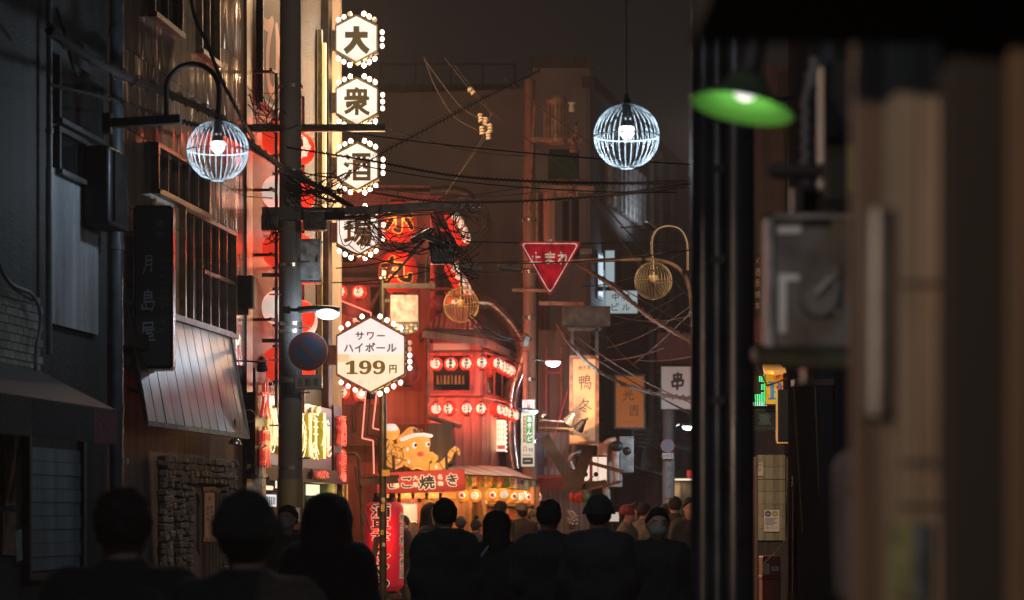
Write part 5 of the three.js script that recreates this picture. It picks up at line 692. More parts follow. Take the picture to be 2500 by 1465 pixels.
// ---------- octopus lantern on the stall roof ----------
function net(f, lo, hi, c) { // surface nets
  const n = [0, 1, 2].map((i) => Math.ceil((hi[i] - lo[i]) / c) + 1), [nx, ny, nz] = n, val = new Float32Array(nx * ny * nz), id = (i, j, k) => i + nx * (j + ny * k);
  for (let k = 0; k < nz; k++) for (let j = 0; j < ny; j++) for (let i = 0; i < nx; i++) val[id(i, j, k)] = f(lo[0] + i * c, lo[1] + j * c, lo[2] + k * c);
  const vid = new Int32Array(val.length).fill(-1), pos = [], idx = [], E = [[0, 1], [2, 3], [4, 5], [6, 7], [0, 2], [1, 3], [4, 6], [5, 7], [0, 4], [1, 5], [2, 6], [3, 7]];
  for (let k = 0; k < nz - 1; k++) for (let j = 0; j < ny - 1; j++) for (let i = 0; i < nx - 1; i++) {
    const g = [0, 1, 2, 3, 4, 5, 6, 7].map((q) => val[id(i + (q & 1), j + (q >> 1 & 1), k + (q >> 2))]); let m = 0, x = 0, y = 0, z = 0;
    if (g.every((v) => v > 0) || g.every((v) => v <= 0)) continue;
    for (const [a, b] of E) if ((g[a] > 0) !== (g[b] > 0)) { const t = g[a] / (g[a] - g[b]); x += (a & 1) + t * ((b & 1) - (a & 1)); y += (a >> 1 & 1) + t * ((b >> 1 & 1) - (a >> 1 & 1)); z += (a >> 2) + t * ((b >> 2) - (a >> 2)); m++; }
    vid[id(i, j, k)] = pos.length / 3; pos.push(lo[0] + (i + x / m) * c, lo[1] + (j + y / m) * c, lo[2] + (k + z / m) * c);
  }
  for (let k = 1; k < nz - 1; k++) for (let j = 1; j < ny - 1; j++) for (let i = 1; i < nx - 1; i++) {
    const a = val[id(i, j, k)] > 0; const face = (b, q) => { if (a === b) return; const [p, r, s, t] = q; if (p < 0 || r < 0 || s < 0 || t < 0) return; a ? idx.push(p, s, r, p, t, s) : idx.push(p, r, s, p, s, t); };
    face(val[id(i + 1, j, k)] > 0, [vid[id(i, j - 1, k - 1)], vid[id(i, j, k - 1)], vid[id(i, j, k)], vid[id(i, j - 1, k)]]);
    face(val[id(i, j + 1, k)] > 0, [vid[id(i - 1, j, k - 1)], vid[id(i - 1, j, k)], vid[id(i, j, k)], vid[id(i, j, k - 1)]]);
    face(val[id(i, j, k + 1)] > 0, [vid[id(i - 1, j - 1, k)], vid[id(i, j - 1, k)], vid[id(i, j, k)], vid[id(i - 1, j, k)]]);
  }
  const g = new THREE.BufferGeometry(); g.setAttribute('position', new THREE.Float32BufferAttribute(pos, 3)); g.setIndex(idx); g.computeVertexNormals(); g.setAttribute('uv', new THREE.BufferAttribute(new Float32Array(pos.length / 3 * 2), 2)); return g;
}
function capsules(list, sm) { // smooth union of tapered capsules [ax,ay,az, bx,by,bz, ra, rb]
  return (x, y, z) => { let d = 9; for (const [ax, ay, az, b0, b1, b2, ra, rb] of list) { const ux = b0 - ax, uy = b1 - ay, uz = b2 - az, L = ux * ux + uy * uy + uz * uz, t = L ? Math.max(0, Math.min(1, ((x - ax) * ux + (y - ay) * uy + (z - az) * uz) / L)) : 0, e = Math.hypot(x - ax - t * ux, y - ay - t * uy, z - az - t * uz) - ra - (rb - ra) * t; const h = Math.max(sm - Math.abs(d - e), 0) / sm; d = Math.min(d, e) - h * h * sm / 4; } return d; };
}
{
  const d = 44.6, t = thing('octopus_lantern', 'glowing orange octopus lantern with white headband on the stall roof', 'lantern figure', at(1020, 1092, d)), L = (px, py, z = 0) => { const p = at(px, py, d).sub(t.position); return [p.x, p.y, p.z + z]; };
  const pg = (k) => mat('octopus_paper_glow', [0.35, 0.17, 0.04], 0.6, 0, { glow: [0.74, 0.3, 0.05], gi: k }), paper = pg(1.0), paper2 = pg(0.8), whiteP = mat('white_paper_glow', [0.5, 0.48, 0.44], 0.6, 0, { glow: [1, 0.9, 0.8], gi: 0.62 }), line = mat('dark_wire_frame', [0.07, 0.03, 0.01], 0.7);
  const chain = (pts, r0, r1) => pts.slice(1).map((q, i) => [...pts[i], ...q, r0 + (r1 - r0) * i / (pts.length - 1), r0 + (r1 - r0) * (i + 1) / (pts.length - 1)]);
  const armP = [L(1018, 1132, 0.14), L(1050, 1143, 0.18), L(1078, 1138, 0.18), L(1096, 1118, 0.16), L(1104, 1103, 0.12), L(1112, 1096, 0.1), L(1119, 1100, 0.08), L(1121, 1110, 0.06)], spiral = [...Array(19)].map((_, i) => { const a = i * 0.6 + 2.2, r = 33 - i * 1.6; return L(968 + Math.cos(a) * r * 0.8, 1110 - Math.sin(a) * r, 0.06 + i * 0.014); });
  obj('lantern_body', net(capsules([[...L(1010, 1086), ...L(1026, 1082, 0.05), 0.2, 0.19], [...L(1012, 1105, 0.05), ...L(1032, 1105, 0.05), 0.15, 0.13], [...L(1000, 1124, 0.04), ...L(1030, 1130, 0.08), 0.13, 0.12]], 0.04), [-0.5, -0.5, -0.3], [0.4, 0.4, 0.4], 0.022), paper, t);
  obj('hood', net(capsules([[...L(982, 1076, -0.1), ...L(1005, 1060, -0.08), 0.11, 0.13], [...L(1005, 1060, -0.08), ...L(1020, 1066, -0.08), 0.13, 0.1]], 0.04), [-0.55, -0.1, -0.4], [0.35, 0.5, 0.2], 0.022), paper2, t);
  obj('tentacle', net(capsules(chain(armP, 0.085, 0.022), 0.02), [-0.2, -0.55, -0.1], [0.9, 0.15, 0.4], 0.018), paper, t); obj('tentacle', net(capsules(chain(spiral, 0.075, 0.05), 0.008), [-0.75, -0.45, -0.2], [-0.05, 0.25, 0.5], 0.018), paper2, t); obj('tentacle', net(capsules(chain([L(1040, 1125, 0.15), L(1054, 1112, 0.2), L(1064, 1118, 0.22), L(1060, 1128, 0.24)], 0.07, 0.04), 0.02), [0, -0.4, 0], [0.5, 0.1, 0.4], 0.018), paper, t); obj('tentacle', net(capsules(chain([L(1012, 1118, 0.16), L(1004, 1134, 0.24), L(1010, 1142, 0.28)], 0.07, 0.05), 0.02), [-0.3, -0.5, 0], [0.1, 0, 0.5], 0.018), paper2, t);
  const ringAt = (P, r) => P.slice(1, -1).map((p, i) => { const a = V(...P[i]), b = V(...P[i + 2]), g = to(r(i / P.length) + 0.004, 0.007, 0, 0, 0, 0, 0, 0, 18, 4); g.applyQuaternion(new THREE.Quaternion().setFromUnitVectors(V(0, 0, 1), b.sub(a).normalize())).translate(...p); return g; });
  obj('frame_ring', [...ringAt(armP, (v) => 0.085 - 0.063 * v), ...ringAt(spiral.filter((_, i) => i % 2 === 0), (v) => 0.075 - 0.025 * v)], line, t).userData.kind = 'stuff'; obj('frame_line', tb(spiral.map(([x, y, z]) => V(x, y, z + 0.075)), 0.007, 4, 60), line, t);
  obj('painted_highlight', [[1000, 1128, 0.32], [1066, 1141, 0.26], [1092, 1126, 0.24], [1112, 1094, 0.13], [950, 1104, 0.15], [975, 1122, 0.2], [996, 1098, 0.2]].map(([x, y, z]) => sp(0.032, ...L(x, y, z), 0.7, 1.2, 0.4, 8)), whiteP, t).userData.kind = 'stuff';  // bright spots where bulbs show, put in as glowing white patches
  obj('headband', [...Array(9)].map((_, i) => { const v = i / 8, p = L(984 + v * 66, 1073 - Math.sin(v * 2.3) * 11, 0.16 + 0.08 * Math.sin(v * 3)); return sp(0.05, ...p, 1.2, 0.75, 0.8, 8); }), whiteP, t);
  for (const [px, py, z, r] of [[1013, 1088, 0.215, 0.056], [1044, 1086, 0.2, 0.046]]) { const e = obj('eye', sp(r, ...L(px, py, z), 0.9, 1.1, 0.45), whiteP, t); const q = L(px + 3, py, z + r * 0.42); obj('pupil', sp(r * 0.55, ...q, 0.8, 1, 0.4), M.black, e); }
  obj('mouth', sp(0.06, ...L(1028, 1109, 0.19), 1.1, 0.8, 0.7), mat('mouth_glow', [0.6, 0.08, 0.06], 0.5, 0, { glow: [0.7, 0.08, 0.06], gi: 0.5 }), t);
  const ball = obj('ball', sp(0.15, ...L(956, 1055, -0.02), 1, 1, 1, 16), paper, t); obj('ball_topping', [0, 1, 2, 3, 4].map((i) => sp(0.08, ...L(955 + (i - 2) * 3.5, 1047 - (i % 2) * 5, 0.05 + (i % 3) * 0.02), 1, 0.7, 1, 8)), whiteP, ball);
  obj('knot', [rod(V(...L(1020, 1064, 0.22)), V(...L(1012, 1048, 0.24)), 0.035), rod(V(...L(1022, 1064, 0.22)), V(...L(1032, 1050, 0.24)), 0.03), rod(V(...L(1021, 1064, 0.22)), V(...L(1022, 1046, 0.24)), 0.02)], mat('dark_ribbon', [0.2, 0.1, 0.06], 0.7), t);
  obj('stand', [rod(V(...L(985, 1150)), V(...L(985, 1130)), 0.03), rod(V(...L(1040, 1150)), V(...L(1040, 1130)), 0.03)], M.black, t);
  lampPoint(t, ...L(1020, 1095, 0.9), 0xffa850, 0.3, 10);
}
// ---------- poles, street lamps ----------
{
  const t = thing('utility_pole', 'thick concrete utility pole in front of the restaurant lanterns', 'utility pole', V(X(709, 31), 0, -31));
  obj('pole', cy(0.13, 0.165, 9.5, 0, 4.75, 0, 24), M.darkconcrete, t); each('band', [2.2, 3.95, 4.05, 4.8, 5.4, 6.0, 7.1].map((y) => cy(0.162, 0.162, 0.045, 0, y, 0, 24)), M.galv, t);
  const c = (px, py, z = 0) => at(px, py, 31 + z).sub(t.position);
  each('crossarm', [bar(c(595, 314, 0.2), c(940, 312, 0.2), 0.09, 0.09), bar(c(640, 522, -0.2), c(905, 523, -0.2), 0.09, 0.16), bar(c(640, 672, 0.15), c(760, 672, 0.15), 0.06, 0.05), bar(c(640, 832, 0.15), c(700, 832, 0.15), 0.05, 0.05)], M.steel, t);
  each('cable_box', [rb(0.3, 0.24, 0.2, 0.02, ...c(770, 540, -0.2).toArray()), rb(0.22, 0.2, 0.2, 0.02, ...c(660, 545, -0.2).toArray())], M.steel, t);
  each('step_bolt', [...Array(12)].map((_, i) => rod(V(i % 2 ? 0.1 : -0.1, 1.9 + i * 0.42, 0.1), V(i % 2 ? 0.26 : -0.26, 1.9 + i * 0.42, 0.12), 0.011, 5)), M.galv, t);
  each('notice', [bx(0.16, 0.07, 0.006, 0.06, Y(1246, 31), 0.166), bx(0.16, 0.12, 0.006, 0.06, Y(1262, 31), 0.167)], M.white, t); obj('notice', bx(0.17, 0.22, 0.006, 0.05, Y(1300, 31), 0.167), M.redtrim, t);
  obj('lower_sleeve', cy(0.171, 0.172, 1.4, 0, 1.35, 0, 24), mat('yellow_worn_sleeve', [0.17, 0.15, 0.07], 0.6, 0, { map: st }), t);
  const b = thing('cabinet', 'grey metal cabinet fixed to the concrete pole under the fourth hexagon', 'cabinet', at(757, 638, 31.1)); obj('body', rb(len(54, 31), len(98, 31), 0.3, 0.015, 0, 0, 0), M.grey, b); obj('hood', bx(len(58, 31), 0.02, 0.34, 0, len(50, 31), 0.01), M.grey, b); obj('base_plate', bx(len(66, 31), 0.03, 0.3, -0.02, -len(52, 31), 0), M.galv, b); obj('latch', bx(0.02, 0.06, 0.02, 0.1, 0, 0.157), M.steel, b);
}
{ // LED street light on the pole
  const d = 30.5, t = thing('street_light', 'bright bluish white street light reaching out from the concrete pole', 'street light', at(770, 765, d)), c = (px, py, z = 0) => at(px, py, d).sub(t.position).add(V(0, 0, z));
  obj('arm', [rod(c(690, 756), c(745, 757), 0.025), bx(0.1, 0.09, 0.06, ...c(700, 757).toArray())], M.steel, t);
  obj('housing', tb([c(728, 757), c(760, 754), c(800, 754), c(828, 758)], 0.045, 8).scale(1, 1, 1.6), M.steel, t);
  obj('lamp_glass', sp(0.12, ...c(800, 766).toArray(), 1.25, 0.62, 0.9, 16), mat('led_lens_glow', [0.9, 0.95, 1], 0.3, 0, { glow: [0.85, 0.95, 1], gi: 2.6 }), t);
  lampPoint(t, ...c(800, 777).toArray(), 0xd4ecff, 1.7, 4);
}
function wireGlobe(label, px, py, r, d, lit, o = {}) {
  const t = thing('globe_lamp', label, 'street lamp', at(px, py, d)), R = len(r, d), bars = [], n = 32, m = lit ? mat('white_wire', [0.1, 0.115, 0.12], 0.5, 0) : mat('brass_wire', [0.45, 0.34, 0.17], 0.4, 0.5);
  for (let i = 0; i < n; i++) { const a = i / n * Math.PI * 2; bars.push(tb([...Array(13)].map((_, k) => { const v = 0.16 + k / 12 * 2.74; return V(Math.cos(a) * Math.sin(v) * R, Math.cos(v) * R, Math.sin(a) * Math.sin(v) * R); }), R * 0.0105, 5, 20)); }
  obj('cage', bars, m, t); obj('ring', [to(R, R * 0.02, 0, 0, 0, 0, Math.PI / 2, 0, 48), to(R * 0.24, R * 0.02, 0, -R * 0.97, 0, 0, Math.PI / 2, 0, 24), to(R * 0.16, R * 0.02, 0, R * 0.98, 0, 0, Math.PI / 2, 0, 20)], m, t);
  const s = obj('socket', [cy(R * 0.11, R * 0.15, R * 0.42, 0, R * 0.8, 0, 14), cy(R * 0.17, R * 0.2, R * 0.2, 0, R * 0.38, 0, 14), cy(R * 0.12, R * 0.12, R * 0.16, 0, R * 1.05, 0, 12)], lit ? M.steel : M.brass, t);
  obj('bulb', lathe([[0.001, -R * 0.22], [R * 0.1, -R * 0.2], [R * 0.2, -R * 0.08], [R * 0.25, R * 0.06], [R * 0.24, R * 0.14], [R * 0.17, R * 0.2]].map(([x, y]) => [x, y + R * 0.12]), 18), lit ? mat('led_bulb_glow', [0.9, 0.9, 0.88], 0.4, 0, { glow: [1, 0.97, 0.9], gi: 2.2 }) : mat('unlit_bulb', [0.5, 0.36, 0.16], 0.3), t);
  if (lit) lampPoint(t, 0, -R * 0.03, 0, 0xd6ecff, lit, 2.5);
  return [t, R];
}
{
  const d = 17, [t, R] = wireGlobe('lit white wire globe lamp on an arch beside the dark shop building', 532, 368, 75, d, 1.3), c = (px, py) => at(px, py, d).sub(t.position);
  const arch = []; for (let i = 0; i <= 16; i++) { const a = Math.PI * (1 - i / 16); arch.push(c(470 + Math.cos(a) * 64, 218 - Math.sin(a) * 62)); }
  obj('arch', [tb([c(406, 288), c(406, 250), ...arch, c(534, 250), V(0, R * 1.2, 0)], 0.018, 8, 60)], M.black, t);
  obj('arm', [bar(c(262, 302), c(441, 291), 0.08, 0.06), bx(0.06, 0.14, 0.1, ...c(262, 302).toArray())], M.black, t);
}
{
  const [t, R] = wireGlobe('lit white wire globe lamp hung from a thin rod before the grey buildings', 1530, 333, 80, 16.5, 1.7); obj('rod', [rod(V(0, R * 1.02, 0), V(-0.02, 2.6, 0), 0.006), cy(0.02, 0.02, 0.06, -0.005, R * 1.15, 0, 8)], M.brass, t);
  obj('arm', [rod(V(-0.02, 2.6, 0), V(1.6, 2.6, 0.1), 0.03)], M.black, t);
}
{
  const d = 28, [t, R] = wireGlobe('unlit brass wire globe lamp hanging at the end of the curved pipe', 1595, 686, 46, d, 0), c = (px, py) => at(px, py, d).sub(t.position);
  obj('arch', tb([V(0, R, 0), c(1592, 610), c(1594, 580), c(1606, 560), c(1632, 552), c(1660, 560), c(1676, 585), c(1680, 660)], 0.017, 8, 40), M.brass, t);
  const p = thing('curved_pipe', 'long curved rusty pipe that carries the stop sign', 'pipe', at(1540, 637, d + 0.6)); obj('pipe', tb([[1300, 640], [1420, 637], [1540, 634], [1610, 636], [1650, 650], [1676, 680], [1690, 760], [1692, 1000]].map(([x, y]) => at(x, y, d + 0.6).sub(p.position)), 0.024, 10, 60), mat('rusty_pipe', [0.26, 0.14, 0.07], 0.55, 0.3, { map: g2, bump: fi8, bs: 0.003 }), p);
  each('clamp', [at(1378, 638, d + 0.5), at(1310, 640, d + 0.5)].map((q) => bx(0.06, 0.1, 0.1, ...q.sub(p.position).toArray())), M.galv, p);
}
{
  const d = 38.2, [t, R] = wireGlobe('unlit brass wire globe lamp before the red lantern strings', 1126, 745, 43, d, 0), c = (px, py) => at(px, py, d).sub(t.position);
  obj('arch', tb([c(1040, 692), c(1040, 650), c(1048, 620), c(1080, 604), c(1108, 618), c(1124, 655), V(0, R, 0)], 0.02, 8, 40), M.black, t); obj('arm', bar(c(936, 698), c(1062, 698), 0.08, 0.075), M.steel, t);
  const p = thing('slender_pole', 'slender dark steel pole in front of the giant red lantern', 'pole', V(X(935, 38.4), 0, -38.4));
  obj('pole', [cy(0.056, 0.06, Y(655, 38.4), 0, Y(655, 38.4) / 2, 0, 16), cy(0.076, 0.076, 0.1, 0, Y(1150, 38.4), 0, 16), cy(0.068, 0.068, 0.04, 0, Y(1120, 38.4), 0, 16)], mat('green_black_paint', [0.05, 0.05, 0.03], 0.35, 0.2, { map: g2 }), p);
  obj('fitting', [rb(0.1, 0.06, 0.1, 0.015, 0, Y(680, 38.4), 0), rb(0.07, 0.08, 0.05, 0.01, 0.02, Y(668, 38.4), 0.05)], M.ceramic, p); each('yellow_tag', [bx(0.12, 0.1, 0.02, 0.05, Y(1155, 38.4), 0.078), bx(0.06, 0.12, 0.012, 0.0, Y(1240, 38.4), 0.066), bx(0.05, 0.08, 0.012, -0.01, Y(1300, 38.4), 0.066)], mat('yellow_tape', [0.4, 0.33, 0.05], 0.5), p); each('sticker', [bx(0.05, 0.09, 0.006, 0.01, Y(1222, 38.4), 0.066, 0, 0, 0.2), bx(0.045, 0.06, 0.006, 0.015, Y(1330, 38.4), 0.066)], M.white, p);
  const f = thing('pipe_frame', 'tall rusty pipe frame standing beside the red neon zigzag', 'frame', at(880, 1240, 40)), q = (px, py, z = 0) => at(px, py, 40).sub(f.position).add(V(0, 0, z));
  obj('frame', [tb([q(828, 1108), q(868, 1108), q(874, 1113), q(876, 1125), q(893, 1455)], 0.03, 8, 30), tb([q(868, 1140), q(872, 1180), q(905, 1300)], 0.02, 6), rod(q(878, 1165), q(975, 1163), 0.028), bar(q(880, 1178), q(972, 1172), 0.2, 0.1)], mat('rust_paint', [0.12, 0.06, 0.035], 0.6, 0, { map: g2 }), f);
  obj('ladder', [bar(q(905, 1400, 0.1), q(922, 1310, 0.1), 0.05, 0.1), bar(q(890, 1395, 0.1), q(945, 1392, 0.1), 0.04, 0.04)], M.wood, f);
}
{ // second pole with the transformer
  const d = 47, t = thing('transformer_pole', 'concrete pole carrying a finned transformer behind the stop sign', 'utility pole', V(X(1293, d), 0, -d)), c = (px, py, z = 0) => at(px, py, d).sub(t.position).add(V(0, 0, z));
  obj('pole', cy(0.11, 0.15, Y(195, d), 0, Y(195, d) / 2, 0, 18), mat('pole_warm', [0.22, 0.13, 0.1], 0.7, 0, { map: st, bump: fi, bs: 0.003 }), t); each('band', [3, 4.2, 5.4, 6.3, 7.3].map((y) => cy(0.15, 0.15, 0.06, 0, y, 0, 18)), M.galv, t);
  each('conduit', [rod(c(1284, 600), c(1284, 470), 0.05), rod(c(1310, 600), c(1310, 470), 0.04), rod(c(1291, 520, 0.16), c(1306, 250, 0.16), 0.035), rod(c(1283, 1130, 0.15), c(1283, 860, 0.15), 0.06)], mat('pink_conduit', [0.3, 0.15, 0.12], 0.6, 0, { map: g2 }), t);
  each('crossarm', [bar(c(1292, 345, 0.15), c(1420, 345, 0.15), 0.1, 0.1), bar(c(1320, 463, 0.15), c(1450, 466, 0.15), 0.12, 0.12), bar(c(1340, 475, 0.2), c(1410, 480, 0.2), 0.1, 0.14), bar(c(1315, 742, 0.15), c(1425, 744, 0.15), 0.06, 0.07), bar(c(1250, 710, 0.15), c(1345, 712, 0.15), 0.06, 0.06)], mat('pink_steel', [0.26, 0.14, 0.11], 0.55, 0.2, { map: g2 }), t);
  obj('upper_drum', cy(0.13, 0.13, Y(475, d) - Y(592, d), ...c(1342, 533, 0.2).toArray(), 18), M.pinkwall, t);
  const tr = thing('transformer', 'ribbed cylindrical transformer on the concrete pole with tall arm', 'transformer', at(1358, 297, d - 0.2)), R = len(27, d), H = len(92, d), fm = mat('transformer_paint', [0.3, 0.21, 0.18], 0.5, 0.1, { map: g2 });
  obj('tank', cy(R * 0.9, R * 0.9, H, 0, 0, 0, 24), fm, tr); each('lid', [cy(R * 1.02, R * 1.02, 0.05, 0, H / 2 + 0.02, 0, 24), cy(R * 0.8, R, 0.07, 0, H / 2 + 0.08, 0, 24), cy(R, R * 0.9, 0.08, 0, -H / 2 - 0.02, 0, 24)], fm, tr);
  for (let i = 0; i < 20; i++) { const a = i / 20 * Math.PI * 2; obj('fin', bx(0.022, H * 0.86, 0.09, Math.sin(a) * R * 0.95, -0.02, Math.cos(a) * R * 0.95, a), fm, tr); }
  obj('bushing', [cy(0.05, 0.06, 0.16, R + 0.08, H * 0.35, 0.05, 10), cy(0.08, 0.08, 0.03, R + 0.08, H * 0.47, 0.05, 10), cy(0.07, 0.07, 0.03, R + 0.08, H * 0.3, 0.05, 10)], M.ceramic, tr);
  for (const [px, py, lab] of [[1408, 330, 'brown stacked insulator at the tip of the transformer arm'], [1400, 368, 'round pale fuse drum under the transformer arm'], [1395, 475, 'coil shaped insulator under the lower cross arm']]) { const s = thing('insulator', lab, 'insulator', at(px, py, d - 0.3)); obj('body', [0, 1, 2].map((i) => cy(0.07 - i * 0.01, 0.08 - i * 0.01, 0.05, 0, i * 0.07, 0, 12)), M.pinkwall, s); obj('pin', rod(V(0, -0.1, 0), V(0, 0.25, 0), 0.02), M.steel, s); }
}
{ // two small dish street lights
  for (const [px, py, d, r, I, arm, lab] of [[1350, 883, 43, 19, 6, [[1300, 880], [1312, 878], [1335, 881]], 'white street light under a red hood on the second pole'], [1303, 1003, 43, 11, 0.9, [[1265, 1000], [1285, 998], [1296, 998]], 'small bright lamp over the green lettered vertical sign'], [1679, 1041, 47, 14, 6.5, [[1650, 1038], [1660, 1035], [1672, 1037]], 'small white street light next to the dark post']]) {
    const t = thing('street_light', lab, 'street light', at(px, py, d)), R = len(r, d); obj('arm', tb(arm.map(([x, y]) => at(x, y, d).sub(t.position)).concat([V(-R * 0.3, R * 0.3, 0)]), 0.022, 6), M.steel, t); obj('hood', new THREE.SphereGeometry(R, 16, 8, 0, 6.283, 0, 1.5).scale(1.2, 0.45, 1), r > 15 ? mat('red_hood', [0.35, 0.1, 0.06], 0.5) : M.steel, t); obj('lamp_glass', sp(R * 0.86, 0, -R * 0.12, 0, 1.15, 0.6, 1, 14), mat('street_lamp_glow', [0.9, 0.95, 1], 0.3, 0, { glow: [0.88, 0.97, 1], gi: 2.4 }), t); lampPoint(t, 0, -R * 0.85, 0.05, 0xdcf0ff, I, 4);
  }
  const t = thing('hanging_bulb', 'unlit round bulb hanging beside the small bright lamp', 'bulb', at(1329, 1017, 43)); obj('bulb', [sp(0.05, 0, 0, 0)], M.brass, t); obj('cord', rod(V(0, 0.05, 0), V(-0.02, 0.3, 0), 0.012), M.black, t);
}
{ // silver duct bending down beside the corner shop
  const t = thing('ventilation_duct', 'large silver duct bending down along the corner shop', 'duct', at(1240, 830, 45)), D = (px, py, d) => at(px, py, d).sub(t.position), dm = mat('duct_metal', [0.34, 0.25, 0.22], 0.36, 0.8, { map: g2, rmap: ro });
  const pts = [D(1090, 742, 48.6), D(1150, 740, 48.3), D(1196, 742, 48.3), D(1236, 776, 48.3), D(1270, 822, 48.3), D(1281, 850, 48.3), D(1272, 895, 48.3), D(1253, 945, 48.3), D(1246, 1000, 48.3), D(1246, 1080, 48.3), D(1254, 1145, 48.3)];
  obj('duct', tb(pts, 0.165, 18, 90), dm, t); const cv = new THREE.CatmullRomCurve3(pts); for (let i = 1; i < 13; i++) { const u = i / 13, p = cv.getPointAt(u), g = to(0.17, 0.016, 0, 0, 0, 0, 0, 0, 22); g.applyQuaternion(new THREE.Quaternion().setFromUnitVectors(V(0, 0, 1), cv.getTangentAt(u))).translate(p.x, p.y, p.z); obj('seam_ring', g, dm, t); }
  const t2 = thing('ventilation_duct', 'dark roof duct with an elbow behind the cable beam', 'duct', at(1110, 475, 47)); obj('duct', tb([[1050, 468], [1090, 466], [1125, 470], [1146, 480], [1150, 510]].map(([x, y]) => at(x, y, 47).sub(t2.position)), 0.1, 12, 30), M.steel, t2);
  const c = thing('security_camera', 'grey security camera fixed to the second pole beside the duct', 'camera', at(1283, 830, 44.5)); obj('housing', rb(0.11, 0.2, 0.24, 0.02, 0, 0, 0, 0.2, 0.3, -0.25), M.grey, c); obj('bracket', rod(V(0.02, -0.02, -0.1), V(0.1, 0.05, -0.5), 0.025), M.steel, c);
}
{ // small items on the left front
  const t = thing('spotlight', 'black round spotlight hanging before the metal canopy', 'lamp', at(362, 980, 25.6)); obj('lamp_head', [put(new THREE.CylinderGeometry(0.055, 0.085, 0.12, 14), 0.03, -0.04, 0, 0, 0, -0.35), cy(0.05, 0.05, 0.06, -0.01, 0.05, 0, 10)], M.black, t); obj('bracket', [rod(V(-0.03, 0.08, 0), V(-0.3, 0.16, -0.1), 0.02)], M.black, t);
  const u = thing('spotlight', 'dark spotlight on a thin arm beside the lantern ladder', 'lamp', at(640, 888, 30.6)); obj('arm', rod(V(-0.35, 0.04, 0), V(0, 0.02, 0), 0.012), M.black, u); obj('lamp_head', [put(new THREE.CylinderGeometry(0.05, 0.075, 0.13, 14), 0, -0.02, 0.02, 0, 0.5), sp(0.06, 0, 0.04, -0.03)], M.black, u); obj('wall_plate', bx(0.05, 0.1, 0.06, -0.36, 0.04, 0), M.black, u);
  const s = thing('loudspeaker', 'small dark box loudspeaker on the beige panelled wall', 'loudspeaker', fB.world(5.75, 4.42, 0.16), fB.turn); obj('body', rb(0.22, 0.42, 0.24, 0.03, 0, 0, 0), M.black, s); obj('bracket', bx(0.06, 0.1, 0.2, 0, -0.24, -0.06), M.steel, s);
  const a = thing('wall_lamp', 'unlit white wall lamp beneath the black vertical sign', 'lamp', at(296, 1126, 24.6)); obj('shade', rb(0.14, 0.07, 0.1, 0.02, 0, 0, 0), M.white, a); obj('bracket', rod(V(0, 0, 0), V(-0.1, -0.05, -0.2), 0.015), M.steel, a);
  const w = thing('plaque', 'tall wooden plaque with brush lettering on the stone front', 'plaque', fB.world(3.78, Y(1258, 28.4), 0.16), fB.turn - 0.95);
  const tx = sign(96, 384, '#8a6b52', (g) => { stroke(g, '屋', 34, 40, 30, 9, '#2a1c12'); column(g, '酒肉鳥', 12, 120, 34, 9, '#2a1c12', 1.3); column(g, '焼幸本物', 52, 110, 30, 9, '#2a1c12', 1.3); });
  obj('board', bx(0.13, 0.56, 0.03, 0, 0, 0), M.wood, w); obj('face', pl(0.122, 0.55, 0, 0, 0.017), print('plaque_face', tx, 0, 0.7), w); each('scroll_end', [put(new THREE.CylinderGeometry(0.035, 0.035, 0.17, 12), 0, 0.3, 0, 0, 0, Math.PI / 2), put(new THREE.CylinderGeometry(0.035, 0.035, 0.17, 12), 0, -0.3, 0, 0, 0, Math.PI / 2)], M.wood, w);
  const l = thing('dome_lamp', 'small chrome dome lamp under the metal canopy', 'lamp', fB.world(4.1, Y(1085, 29), 0.4), fB.turn); obj('shade', new THREE.SphereGeometry(0.075, 14, 8, 0, 6.283, 0, 1.6), M.galv, l); obj('stem', rod(V(0, 0.07, 0), V(0, 0.3, 0), 0.01), M.black, l);
  const g = thing('meter_plate', 'red and white notice plate in the gap beside the dark column', 'plate', at(296, 916, 25.2)); obj('plate', [rb(0.035, 0.26, 0.02, 0.008, 0.01, 0, 0)], M.redtrim, g); obj('paper', bx(0.03, 0.2, 0.01, -0.026, 0, 0.004), M.white, g);
  const m = thing('mirror_disc', 'small round frame at the foot of the metal canopy', 'frame', at(608, 1016, 30.2)); obj('ring', to(0.075, 0.008, 0, 0, 0, 0.3, 0, 0, 24), M.steel, m); obj('glass', put(new THREE.CircleGeometry(0.07, 20), 0, 0, -0.002, 0.3), M.glass, m); obj('bracket', rod(V(0, 0, -0.01), V(0.0, 0.05, -0.3), 0.01), M.black, m);
}
